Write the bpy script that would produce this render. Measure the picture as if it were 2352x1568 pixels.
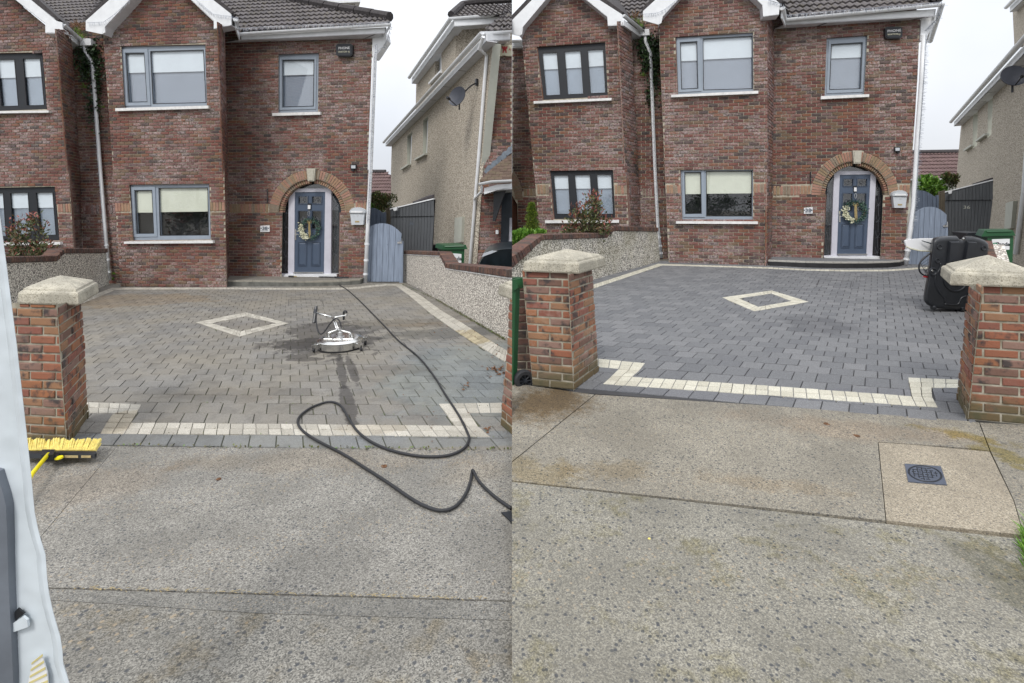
import bpy, math, random
import numpy as np
from mathutils import Vector, Matrix
from mathutils.geometry import tessellate_polygon
random.seed(7)
R = math.radians
for o in list(bpy.data.objects): bpy.data.objects.remove(o)
sc = bpy.context.scene
COL = sc.collection
# ------------------------------------------------------------------ camera, sky, sun, exposure
HOR, FP, CX = 470.0, 1176.0, 1176.0          # horizon row, focal length and middle column of the 2352 px wide picture
cam = bpy.data.cameras.new('camera'); co = bpy.data.objects.new('camera', cam); COL.objects.link(co)
CAM = Vector((0, 0, 1.65)); co.location = CAM; co.rotation_euler = (R(90), 0, 0)
cam.sensor_width = 36; cam.lens = 18; cam.shift_y = -(784 - HOR) / 2352; cam.clip_end = 1500; cam.clip_start = 0.05
sc.camera = co
W = bpy.data.worlds.new('World'); sc.world = W; W.use_nodes = True
wn = W.node_tree.nodes; wl = W.node_tree.links; wn.clear()
sky = wn.new('ShaderNodeTexSky'); sky.sky_type = 'NISHITA'; sky.sun_disc = False
sky.sun_elevation = R(52); sky.sun_rotation = R(200); sky.dust_density = 5; sky.air_density = 1
cl = wn.new('ShaderNodeTexNoise'); cl.inputs['Scale'].default_value = 2.2; cl.inputs['Detail'].default_value = 5
tcw = wn.new('ShaderNodeTexCoord'); wl.new(tcw.outputs['Generated'], cl.inputs['Vector'])
crw = wn.new('ShaderNodeValToRGB'); wl.new(cl.outputs['Fac'], crw.inputs[0])
crw.color_ramp.elements[0].position = .3; crw.color_ramp.elements[0].color = (8.3, 8.7, 9.5, 1)
crw.color_ramp.elements[1].position = .7; crw.color_ramp.elements[1].color = (10.8, 10.9, 11.1, 1)
sxw = wn.new('ShaderNodeSeparateXYZ'); wl.new(tcw.outputs['Generated'], sxw.inputs[0])
ovr = wn.new('ShaderNodeMapRange'); ovr.inputs['From Min'].default_value = 0; ovr.inputs['From Max'].default_value = 1; ovr.inputs['To Min'].default_value = .66; ovr.inputs['To Max'].default_value = 1.5; wl.new(sxw.outputs[2], ovr.inputs[0])
mulw = wn.new('ShaderNodeMixRGB'); mulw.blend_type = 'MULTIPLY'; mulw.inputs[0].default_value = 1; wl.new(crw.outputs[0], mulw.inputs[1]); wl.new(ovr.outputs[0], mulw.inputs[2])
mxw = wn.new('ShaderNodeMixRGB'); mxw.inputs[0].default_value = .86
wl.new(sky.outputs[0], mxw.inputs[1]); wl.new(mulw.outputs[0], mxw.inputs[2])
bg = wn.new('ShaderNodeBackground'); bg.inputs['Strength'].default_value = 0.1
wo = wn.new('ShaderNodeOutputWorld'); wl.new(mxw.outputs[0], bg.inputs[0]); wl.new(bg.outputs[0], wo.inputs[0])
sl = bpy.data.lights.new('sun', 'SUN'); sl.energy = 1.4; sl.angle = R(14); sl.color = (1, .965, .92)
so = bpy.data.objects.new('sun', sl); COL.objects.link(so)
so.rotation_euler = (R(38), 0, R(-20)); so.location = (0, -5, 20)
sc.view_settings.view_transform = 'Standard'; sc.view_settings.look = 'None'; sc.view_settings.gamma = 1
sc.view_settings.use_curve_mapping = False; sc.view_settings.exposure = 0.42
sc.render.engine = 'CYCLES'; sc.cycles.max_bounces = 6; sc.cycles.use_denoising = True

# ------------------------------------------------------------------ materials
class NT:
    def __init__(s, name):
        s.m = bpy.data.materials.new(name); s.m.use_nodes = True; s.t = s.m.node_tree; s.n = s.t.nodes; s.l = s.t.links
        s.b = s.n['Principled BSDF']; s.b.inputs['Roughness'].default_value = .8
        s.pos = s.n.new('ShaderNodeNewGeometry').outputs['Position']
    def noise(s, sc_, det=3, rough=.5, vec=None, out='Fac', dist=0):
        n = s.n.new('ShaderNodeTexNoise'); n.inputs['Scale'].default_value = sc_; n.inputs['Detail'].default_value = det
        n.inputs['Roughness'].default_value = rough; n.inputs['Distortion'].default_value = dist
        s.l.new(vec or s.pos, n.inputs['Vector']); return n.outputs[out]
    def vor(s, sc_, out='Color', vec=None, feat='F1', rand=1):
        n = s.n.new('ShaderNodeTexVoronoi'); n.inputs['Scale'].default_value = sc_; n.feature = feat; n.inputs['Randomness'].default_value = rand
        s.l.new(vec or s.pos, n.inputs['Vector']); return n.outputs[out]
    def ramp(s, f, stops, interp='LINEAR'):
        n = s.n.new('ShaderNodeValToRGB'); cr = n.color_ramp; cr.interpolation = interp
        while len(cr.elements) < len(stops): cr.elements.new(.5)
        for e, (p, c) in zip(cr.elements, stops):
            e.position = p; e.color = (c, c, c, 1) if isinstance(c, (int, float)) else (*c, 1)
        s.l.new(f, n.inputs[0]); return n.outputs[0]
    def mix(s, f, a, b, mode='MIX'):
        n = s.n.new('ShaderNodeMixRGB'); n.blend_type = mode
        for k, v in enumerate((f, a, b)):
            if isinstance(v, (int, float)): n.inputs[k].default_value = v if k == 0 else (v, v, v, 1)
            elif isinstance(v, tuple): n.inputs[k].default_value = (*v, 1)
            else: s.l.new(v, n.inputs[k])
        return n.outputs[0]
    def math(s, op, a, b=0., clamp=False):
        n = s.n.new('ShaderNodeMath'); n.operation = op; n.use_clamp = clamp
        for k, v in enumerate((a, b)):
            if isinstance(v, (int, float)): n.inputs[k].default_value = v
            else: s.l.new(v, n.inputs[k])
        return n.outputs[0]
    def attr(s, name='rnd'):
        n = s.n.new('ShaderNodeAttribute'); n.attribute_name = name; return n.outputs['Fac']
    def mapped(s, scale, rotz=0, loc=(0, 0, 0)):
        n = s.n.new('ShaderNodeMapping'); n.inputs['Scale'].default_value = scale; n.inputs['Rotation'].default_value = (0, 0, rotz)
        n.inputs['Location'].default_value = loc; s.l.new(s.pos, n.inputs['Vector']); return n.outputs[0]
    def blot(s, c, rx, ry, ang=0, wob=.25, ws=3., soft=.6):
        """1 inside a wobbly ellipse on the ground round the point c (a stain with its own outline), 0 outside"""
        n = s.n.new('ShaderNodeVectorMath'); n.operation = 'SUBTRACT'; s.l.new(s.pos, n.inputs[0]); n.inputs[1].default_value = (c[0], c[1], 0)
        m = s.n.new('ShaderNodeVectorRotate'); m.rotation_type = 'Z_AXIS'; s.l.new(n.outputs[0], m.inputs['Vector']); m.inputs['Angle'].default_value = -ang
        k = s.n.new('ShaderNodeVectorMath'); k.operation = 'MULTIPLY'; s.l.new(m.outputs[0], k.inputs[0]); k.inputs[1].default_value = (1 / rx, 1 / ry, 0)
        ln = s.n.new('ShaderNodeVectorMath'); ln.operation = 'LENGTH'; s.l.new(k.outputs[0], ln.inputs[0])
        w = s.math('ADD', s.math('MULTIPLY', s.math('SUBTRACT', s.noise(ws, 5, .6), .5), wob * 5), s.math('MULTIPLY', s.math('SUBTRACT', s.noise(ws * 7, 4, .65), .5), wob * 2.2))
        d = s.math('ADD', ln.outputs['Value'], w)
        return s.ramp(d, [(max(.02, 1 - soft), 1.), (.999, 0.)])
    def col(s, c):
        if isinstance(c, tuple): s.b.inputs['Base Color'].default_value = (*c, 1)
        else: s.l.new(c, s.b.inputs['Base Color'])
        return s
    def rough(s, v):
        if isinstance(v, (int, float)): s.b.inputs['Roughness'].default_value = v
        else: s.l.new(v, s.b.inputs['Roughness'])
        return s
    def bump(s, h, st=.4, dist=.01):
        n = s.n.new('ShaderNodeBump'); n.inputs['Strength'].default_value = st; n.inputs['Distance'].default_value = dist
        s.l.new(h, n.inputs['Height']); s.l.new(n.outputs[0], s.b.inputs['Normal']); return s

def plain(name, c, rough=.6, metal=0, dirt=.15, dsc=6, bump=0):
    t = NT(name); n = t.noise(dsc, 5, .6)
    d = tuple(x * (1 - dirt * 1.6) for x in c); l = tuple(min(1, x * (1 + dirt * .6)) for x in c)
    t.col(t.ramp(n, [(.3, d), (.7, l)])); t.rough(rough); t.b.inputs['Metallic'].default_value = metal
    if bump: t.bump(t.noise(90, 3), bump, .004)
    return t.m

def brick_mat(name, stops, bloom=.5, bloomc=(.36, .29, .28), dark=.5, dsc=16, moss=False):
    t = NT(name); r = t.attr()
    c = t.ramp(r, stops, 'CONSTANT')
    c = t.mix(t.ramp(t.noise(7, 3), [(.35, 0.), (.7, 1.)]), c, t.mix(.35, c, (.17, .09, .06)))
    blot = t.ramp(t.noise(dsc, 4, .6), [(.53, 0.), (.64, 1.)])
    c = t.mix(t.math('MULTIPLY', blot, dark), c, (.035, .032, .034))
    big = t.ramp(t.noise(.55, 3, .6), [(.45, 0.), (.56, 1.)])
    fine = t.ramp(t.noise(28, 4, .65), [(.38, 0.), (.66, 1.)])
    rb = t.ramp(t.math('FRACT', t.math('MULTIPLY', r, 7.31)), [(.25, 0.25), (.8, 1.)])
    f = t.math('MULTIPLY', t.math('MULTIPLY', t.math('ADD', t.math('MULTIPLY', big, .9), .1), fine), t.math('MULTIPLY', rb, bloom))
    c = t.mix(f, c, bloomc)
    if moss:   # green grime growing on the lowest courses, with its own ragged edge
        sp = t.n.new('ShaderNodeSeparateXYZ'); t.l.new(t.pos, sp.inputs[0]); hgt = t.math('ADD', t.math('SUBTRACT', sp.outputs[2], t.math('MULTIPLY', t.math('MULTIPLY', sp.outputs[1], .0255), t.math('SIGN', sp.outputs[0]))), t.math('MULTIPLY', t.noise(6, 5, .6), .3))
        c = t.mix(t.math('MULTIPLY', t.ramp(hgt, [(.22, 1.), (.38, 0.)]), .8), c, (.085, .08, .035))
    t.col(c); t.rough(.88); t.bump(t.noise(55, 4, .6), .5, .006)
    return t.m
BR = [(0, (.15, .048, .036)), (.15, (.095, .034, .031)), (.27, (.18, .088, .076)), (.41, (.185, .076, .040)), (.53, (.135, .088, .05)), (.64, (.045, .038, .038)), (.71, (.16, .056, .044)), (.86, (.135, .088, .086)), (.95, (.06, .042, .042))]
M = {}
M['brick'] = brick_mat('house_brick', BR, 1.1, (.37, .30, .29))
M['brick_pillar'] = brick_mat('pillar_brick', [(0, (.27, .10, .055)), (.17, (.22, .078, .055)), (.32, (.28, .15, .08)), (.48, (.21, .125, .10)), (.64, (.29, .12, .055)), (.8, (.15, .085, .065)), (.92, (.24, .15, .12))], .6, (.40, .33, .28), .9, 9, True)
M['brick_tan'] = brick_mat('tan_brick', [(0, (.33, .205, .13)), (.3, (.33, .175, .125)), (.55, (.27, .20, .12)), (.75, (.24, .195, .145)), (.9, (.36, .20, .15))], .3, (.36, .31, .27), .25)
M['brick_cope'] = brick_mat('coping_brick', [(0, (.10, .05, .04)), (.3, (.075, .04, .033)), (.6, (.12, .065, .045)), (.8, (.055, .042, .036))], .25, (.25, .18, .15), .7)
t = NT('mortar'); t.col(t.ramp(t.noise(18, 4), [(.3, (.26, .23, .175)), (.7, (.46, .42, .335))])); t.bump(t.noise(120, 3), .5, .004); M['mortar'] = t.m
t = NT('mortar_pale'); t.col(t.ramp(t.noise(14, 4), [(.3, (.20, .18, .13)), (.7, (.42, .39, .32))])); t.bump(t.noise(120, 3), .5, .004); M['mortar_pale'] = t.m

def pebble(name, dk, lt, mid, sc_=42, green=0.):
    t = NT(name); v = t.vor(sc_); d = t.vor(sc_, 'Distance')
    sep = t.n.new('ShaderNodeSeparateColor'); t.l.new(v, sep.inputs[0])
    c = t.ramp(sep.outputs[0], [(0, dk), (.24, mid), (.5, lt), (.9, tuple(min(1, x * 1.12) for x in lt))])
    c = t.mix(t.ramp(d, [(.38, 0.), (.62, .8)]), c, tuple(x * .6 for x in dk))
    c = t.mix(t.ramp(t.noise(.8, 4), [(.3, .14), (.6, 0.)]), c, tuple(x * .62 for x in mid))
    if green: c = t.mix(t.math('MULTIPLY', t.ramp(t.noise(1.6, 4), [(.42, 0.), (.62, 1.)]), green), c, (.26, .23, .12))
    t.col(c); t.rough(.9); t.bump(t.math('SUBTRACT', 1, d), .8, .012); return t.m
M['dash'] = pebble('pebbledash', (.28, .24, .19), (.64, .58, .485), (.51, .45, .36), 44)
M['dash_wall'] = pebble('pebbledash_wall', (.30, .27, .24), (.74, .70, .63), (.60, .56, .50), 42)
M['dash_wall_dark'] = pebble('pebbledash_speckled', (.10, .095, .085), (.85, .81, .72), (.68, .64, .56), 46)
M['dash_wall_algae'] = pebble('pebbledash_speckled_algae', (.10, .095, .085), (.85, .81, .72), (.68, .64, .56), 46, .35)

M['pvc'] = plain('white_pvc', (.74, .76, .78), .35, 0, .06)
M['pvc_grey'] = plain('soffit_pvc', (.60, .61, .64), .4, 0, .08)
M['frame_grey'] = plain('grey_window_frame', (.27, .315, .37), .35, 0, .05)
M['frame_dark'] = plain('charcoal_window_frame', (.009, .012, .017), .55, 0, .1)
M['gasket'] = plain('black_gasket', (.012, .012, .015), .5)
M['sill'] = plain('white_painted_sill', (.72, .72, .71), .5, 0, .12, 12)
M['blind'] = plain('pale_blind', (.66, .73, .78), .8, 0, .04, 2)
M['blind_cream'] = plain('cream_blind', (.66, .69, .58), .8, 0, .05, 2)
M['painted_sky_low'] = plain('blue_grey_painted_sky', (.31, .355, .42), .7, 0, .06, .8)  # colour stands in for blue-grey sky reflected in the panes
M['painted_sky_pale'] = plain('pale_painted_sky', (.35, .42, .50), .7, 0, .1, .8)  # paler reflected-sky tone, put into the colour
M['hall'] = plain('dim_blue_hall', (.03, .04, .05), .6)
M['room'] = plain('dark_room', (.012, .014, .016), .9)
M['door'] = plain('slate_blue_door', (.062, .088, .135), .42, 0, .06, 3)
M['door_edge'] = plain('slate_blue_moulding', (.045, .064, .10), .4, 0, .05)
M['door_frame'] = plain('lilac_white_frame', (.52, .52, .58), .4, 0, .05)
M['stone'] = plain('cream_keystone', (.45, .43, .36), .8, 0, .1, 20, .2)
M['black'] = plain('black_plastic', (.014, .016, .02), .38, 0, .2, 10)
M['black_matt'] = plain('black_rubber', (.02, .021, .024), .65, 0, .2, 10)
M['white'] = plain('white_plastic', (.72, .73, .74), .4, 0, .05)
M['box'] = plain('grey_white_metal', (.50, .53, .56), .4, 0, .08)
M['cream'] = plain('cream_plastic', (.62, .60, .45), .5, 0, .06)
M['meter'] = plain('putty_meter_box', (.45, .46, .40), .6, 0, .06)
M['steel'] = plain('stainless_steel', (.72, .72, .70), .22, 1, .1, 8)
M['alu'] = plain('aluminium', (.62, .62, .62), .3, .9, .1, 8)
M['green_bin'] = plain('green_bin_plastic', (.012, .075, .026), .42, 0, .12, 5)
M['green_dark'] = plain('dark_green_bin_lid', (.012, .062, .022), .45, 0, .12, 5)
M['red'] = plain('red_paint', (.42, .03, .035), .5)
M['green_print'] = plain('green_print', (.02, .25, .12), .5)
M['grey_print'] = plain('grey_print', (.10, .12, .15), .5)
M['yellow'] = plain('yellow_plastic', (.78, .66, .01), .4, 0, .08)
M['bristle'] = plain('yellow_bristles', (.82, .68, .20), .6, 0, .2, 30)
M['lead'] = plain('lead_flashing', (.16, .19, .225), .55, .2, .25, 8)
M['leading'] = plain('lead_came', (.16, .17, .19), .4, .3, .1)
M['dish'] = plain('dark_dish', (.045, .05, .065), .45, .2, .1)
M['car'] = plain('black_car_paint', (.012, .020, .026), .28, .1, .05)
M['lamp'] = plain('headlight', (.45, .48, .52), .15)
M['tan'] = plain('raffia_ribbon', (.36, .28, .13), .8, 0, .2, 40)
M['brown'] = plain('dead_leaf', (.15, .07, .03), .8, 0, .3, 40)
M['pole_dark'] = plain('dark_steel_post', (.035, .045, .058), .4)
def timber(name, c, k=.35):
    t = NT(name); n = t.noise(1, 5, .65, t.mapped((38, 38, 2.2)))
    c2 = t.ramp(n, [(.3, tuple(x * (1 - k) for x in c)), (.7, tuple(x * (1 + k * .35) for x in c))])
    c2 = t.mix(t.math('MULTIPLY', t.ramp(t.noise(3), [(.5, 0.), (.7, 1.)]), .3), c2, tuple(x * .7 for x in c))
    kn = t.ramp(t.vor(3.1, 'Distance'), [(.03, 1.), (.06, 0.)]); c2 = t.mix(t.math('MULTIPLY', kn, .6), c2, tuple(x * .35 for x in c))
    t.col(c2); t.rough(.7); t.bump(n, .3, .004); return t.m
M['gate'] = timber('blue_grey_painted_boards', (.235, .285, .37)); M['gate_dark'] = timber('slate_blue_painted_boards', (.12, .155, .22))
M['shed'] = timber('charcoal_painted_boards', (.085, .092, .10), .3); M['fence'] = timber('weathered_fence_boards', (.13, .11, .08))
def tile_mat(name, a, b, moss=.4):
    t = NT(name); c = t.ramp(t.attr(), [(0, a), (.5, b), (1, tuple(x * 1.35 for x in a))])
    c = t.mix(t.math('MULTIPLY', t.ramp(t.noise(9, 5), [(.5, 0.), (.66, 1.)]), moss), c, (.11, .095, .05))
    t.col(c); t.rough(.85); t.bump(t.noise(60, 4), .5, .006); return t.m
M['tile'] = tile_mat('concrete_roof_tile', (.085, .078, .082), (.115, .105, .106)); M['tile_red'] = tile_mat('maroon_roof_tile', (.10, .062, .062), (.14, .09, .085), .15)
M['tile_brown'] = tile_mat('brown_plain_tile', (.085, .055, .042), (.12, .085, .062), .5)
M['verge'] = plain('verge_tile', (.052, .046, .048), .85, 0, .35, 14, .4)
M['cap'] = None
t = NT('cast_stone_cap'); v = t.vor(150); s_ = t.n.new('ShaderNodeSeparateColor'); t.l.new(v, s_.inputs[0])
c = t.ramp(s_.outputs[0], [(0, (.20, .18, .14)), (.3, (.42, .39, .31)), (.75, (.50, .47, .385))])
c = t.mix(t.ramp(t.noise(6, 5, .6), [(.44, .5), (.62, 0.)]), c, (.19, .18, .15)); t.col(c); t.rough(.9); t.bump(t.noise(160, 3), .6, .005); M['cap'] = t.m

def leafm(name, stops, rough=.5):
    t = NT(name); t.col(t.ramp(t.attr(), stops)); t.rough(rough)
    try: t.b.inputs['Subsurface Weight'].default_value = 0
    except Exception: pass
    return t.m
M['leaf_ivy'] = leafm('ivy_leaf', [(0, (.008, .018, .007)), (.7, (.02, .05, .015)), (1, (.06, .12, .03))])
M['leaf_green'] = leafm('fresh_green_leaf', [(0, (.05, .13, .014)), (.6, (.12, .27, .03)), (1, (.24, .40, .07))])
M['leaf_conifer'] = leafm('conifer_leaf', [(0, (.03, .06, .01)), (.6, (.10, .16, .015)), (1, (.22, .28, .03))])
M['leaf_red'] = leafm('photinia_leaf', [(0, (.035, .055, .015)), (.45, (.09, .10, .03)), (.65, (.20, .07, .045)), (1, (.34, .10, .085))])
M['leaf_far'] = leafm('mixed_shrub_leaf', [(0, (.04, .08, .02)), (.5, (.10, .12, .04)), (.8, (.16, .09, .05)), (1, (.2, .3, .06))])
M['leaf_wreath'] = leafm('wreath_leaf', [(0, (.008, .03, .025)), (.7, (.02, .08, .06)), (1, (.12, .2, .13))])
M['petal'] = leafm('cream_flower', [(0, (.45, .44, .28)), (1, (.72, .72, .55))])
M['stem'] = plain('woody_stem', (.06, .045, .03), .8)
def glass_mat(name, ior=.05, tint=(.98, .985, .99)):
    m = bpy.data.materials.new(name); m.use_nodes = True; n = m.node_tree.nodes; l = m.node_tree.links; n.clear()
    tr = n.new('ShaderNodeBsdfTransparent'); tr.inputs[0].default_value = (*tint, 1)
    gl = n.new('ShaderNodeBsdfGlossy'); gl.inputs['Roughness'].default_value = .01
    lw = n.new('ShaderNodeLayerWeight'); pw = n.new('ShaderNodeMath'); pw.operation = 'POWER'; l.new(lw.outputs['Facing'], pw.inputs[0]); pw.inputs[1].default_value = 4.
    fr = n.new('ShaderNodeMath'); fr.operation = 'MULTIPLY_ADD'; l.new(pw.outputs[0], fr.inputs[0]); fr.inputs[1].default_value = .92; fr.inputs[2].default_value = ior
    mx = n.new('ShaderNodeMixShader'); o = n.new('ShaderNodeOutputMaterial')
    l.new(fr.outputs[0], mx.inputs[0]); l.new(tr.outputs[0], mx.inputs[1]); l.new(gl.outputs[0], mx.inputs[2]); l.new(mx.outputs[0], o.inputs[0]); return m
M['glass'] = glass_mat('window_glass', .085)

# ------------------------------------------------------------------ geometry helpers
def ray(px, py): return Vector(((px - CX) / FP, 1.0, (HOR - py) / FP))
class Pl:
    """a plane with in-plane axes U (along) and V (up or back); N points to the viewer's side"""
    def __init__(s, o, U, V, skew=False):
        s.sk = skew
        if skew:   # V keeps its own direction and length: courses whose cross joints run obliquely
            s.o = Vector(o); s.U = Vector(U).normalized(); s.V = Vector(V); s.N = s.U.cross(s.V).normalized(); return
        s.o = Vector(o); s.U = Vector(U).normalized(); V = Vector(V); s.V = (V - V.dot(s.U) * s.U).normalized(); s.N = s.U.cross(s.V)
    def p(s, px, py):
        d = ray(px, py); t = (s.o - CAM).dot(s.N) / d.dot(s.N); return CAM + d * t
    def uv(s, px, py):
        q = s.p(px, py) - s.o
        if s.sk:
            c = s.U.dot(s.V); vv = s.V.dot(s.V); a, b = q.dot(s.U), q.dot(s.V); v = (b - a * c) / (vv - c * c); return (a - v * c, v)
        return (q.dot(s.U), q.dot(s.V))
    def uvs(s, pts): return [s.uv(*q) for q in pts]
    def w(s, u, v, d=0.): return s.o + s.U * u + s.V * v + s.N * d
    def off(s, d): return Pl(s.o + s.N * d, s.U, s.V, s.sk)
    def mv(s, vec): return Pl(s.o + Vector(vec), s.U, s.V, s.sk)
    def pxs(s, w): return None
def proj(w):
    d = w - CAM
    return (CX + FP * d.x / d.y, HOR - FP * d.z / d.y) if d.y > .05 else (9e9, 9e9)
def vplane(a, b, tilt=0.):
    """upright plane through two plan points, N towards the camera"""
    a = Vector(a); b = Vector(b); h = Vector((b.x - a.x, b.y - a.y, 0)).normalized()
    U = Vector((h.x, h.y, tilt)); P = Pl((a.x, a.y, 0), U, (0, 0, 1))
    if P.N.dot(CAM - P.o) < 0: P = Pl((a.x, a.y, 0), -U, (0, 0, 1))
    return P
ORG = {}
class MB:
    def __init__(s): s.v = []; s.f = []; s.m = []; s.r = []
    def add(s, vs, fs, mi=0, r=None):
        k = len(s.v); s.v += [tuple(q) for q in vs]
        for f in fs: s.f.append(tuple(i + k for i in f)); s.m.append(mi); s.r.append(random.random() if r is None else r)
        return s
    def prism(s, poly, vec, mi=0, r=None, cap2=True):
        vec = Vector(vec); n = len(poly); P = [Vector(q) for q in poly]; Q = [q + vec for q in P]
        tri = tessellate_polygon([P]) if n > 4 else [tuple(range(n))]
        fs = [tuple(f) for f in tri] + [tuple(i + n for i in reversed(f)) for f in tri]
        fs += [(i, i + n, (i + 1) % n + n, (i + 1) % n) for i in range(n)]
        if r is None: r = random.random()
        return s.add(P + Q, fs, mi, r)
    def plate(s, pl, outer, holes=(), t=.05, d=0., mi=0, rev=None, px=True, vec=None):
        """a plate in plane pl: outline and holes in picture points (or u,v), front face d in front of the plane, t thick"""
        loops = [pl.uvs(q) if px else list(q) for q in [outer, *holes]]
        L3 = [[Vector((u, v, 0)) for u, v in q] for q in loops]; tri = tessellate_polygon(L3)
        flat = [q for lp in loops for q in lp]; n = len(flat)
        F = [pl.w(u, v, d) for u, v in flat]; B = [pl.w(u, v, d - t) for u, v in flat] if vec is None else [q + Vector(vec) for q in F]
        fs = []
        for a, b, c in tri:
            ua = Vector(flat[a]); ub = Vector(flat[b]); uc = Vector(flat[c])
            if (ub - ua).cross(uc - ua) < 0: a, c = c, a
            fs += [(a, b, c), (c + n, b + n, a + n)]
        s.add(F + B, fs, mi, .5)
        k = 0; sd = []
        for lp in loops:
            m = len(lp)
            for i in range(m): sd.append((k + i, k + i + n, k + (i + 1) % m + n, k + (i + 1) % m))
            k += m
        s.add(F + B, sd, mi if rev is None else rev, .5); return s
    def box(s, a, b, c, d, mi=0, r=None):
        """box from corner a along the three vectors b, c, d"""
        a = Vector(a); b = Vector(b); c = Vector(c); d = Vector(d)
        return s.prism([a, a + b, a + b + c, a + c], d, mi, r)
    def tube(s, pts, rad, n=7, mi=0, cap=True, r=None):
        pts = [Vector(q) for q in pts]; rr = rad if isinstance(rad, (list, tuple)) else [rad] * len(pts)
        vs = []; up = Vector((0, 0, 1)); X = None
        for i, q in enumerate(pts):
            tg = (pts[min(i + 1, len(pts) - 1)] - pts[max(i - 1, 0)]).normalized()
            if X is None:
                X = tg.cross(up)
                if X.length < .05: X = tg.cross(Vector((1, 0, 0)))
            else: X = X - X.dot(tg) * tg
            X.normalize(); Y = tg.cross(X)
            for k in range(n):
                a = 2 * math.pi * k / n; vs.append(q + (X * math.cos(a) + Y * math.sin(a)) * rr[i])
        fs = [(i * n + k, i * n + (k + 1) % n, (i + 1) * n + (k + 1) % n, (i + 1) * n + k) for i in range(len(pts) - 1) for k in range(n)]
        if cap: fs += [tuple(range(n - 1, -1, -1)), tuple((len(pts) - 1) * n + k for k in range(n))]
        return s.add(vs, fs, mi, r)
    def lathe(s, c, prof, axis=(0, 0, 1), n=28, mi=0, sx=1., arc=(0, 2 * math.pi), X=None):
        c = Vector(c); A = Vector(axis).normalized(); X = Vector(X) if X else (A.orthogonal()); X = (X - X.dot(A) * A).normalized(); Y = A.cross(X)
        full = abs(arc[1] - arc[0] - 2 * math.pi) < 1e-6; m = n if full else n + 1; vs = []
        for rad, h in prof:
            for k in range(m):
                a = arc[0] + (arc[1] - arc[0]) * k / n; vs.append(c + X * math.cos(a) * rad * sx + Y * math.sin(a) * rad + A * h)
        fs = [(j * m + k, j * m + (k + 1) % m, (j + 1) * m + (k + 1) % m, (j + 1) * m + k) for j in range(len(prof) - 1) for k in range(n)]
        return s.add(vs, fs, mi, .5)
    def leaf(s, c, d, up, L, w, r=None, mi=0):
        d = Vector(d).normalized(); sd = d.cross(Vector(up)); sd = sd.normalized() if sd.length > .01 else d.orthogonal().normalized(); c = Vector(c)
        nn = sd.cross(d) * w * .3
        return s.add([c, c + d * L * .5 + sd * w + nn, c + d * L, c + d * L * .5 - sd * w + nn], [(0, 1, 2, 3)], mi, r)
    def build(s, name, mats, parent=None, loc=None, smooth=False, kind=None):
        o0 = ORG[parent.name] if parent else Vector(loc if loc else (0, 0, 0))
        me = bpy.data.meshes.new(name); v = np.array(s.v, dtype=np.float64) - np.array(o0)
        me.from_pydata(v.tolist(), [], s.f)
        for m in (mats if isinstance(mats, (list, tuple)) else [mats]): me.materials.append(M[m] if isinstance(m, str) else m)
        me.polygons.foreach_set('material_index', s.m)
        a = me.attributes.new('rnd', 'FLOAT', 'FACE'); a.data.foreach_set('value', s.r)
        if smooth: me.polygons.foreach_set('use_smooth', [True] * len(s.f))
        ob = bpy.data.objects.new(name, me); COL.objects.link(ob)
        if parent: ob.parent = parent
        else: ob.location = o0
        ORG[ob.name] = Vector(o0)
        if kind: ob['kind'] = kind
        return ob
def smooth_by_angle(ob, deg=40):
    me = ob.data; me.polygons.foreach_set('use_smooth', [True] * len(me.polygons))
    try: me.set_sharp_from_angle(angle=R(deg))
    except Exception: pass
def tag(o, label=None, cat=None, group=None, kind=None):
    for k, v in (('label', label), ('category', cat), ('group', group), ('kind', kind)):
        if v: o[k] = v
    return o
def thing(name, loc, label, cat, group=None, kind=None):
    o = bpy.data.objects.new(name, None); COL.objects.link(o); o.location = Vector(loc); o.empty_display_size = .2
    ORG[o.name] = Vector(loc); return tag(o, label, cat, group, kind)

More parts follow.
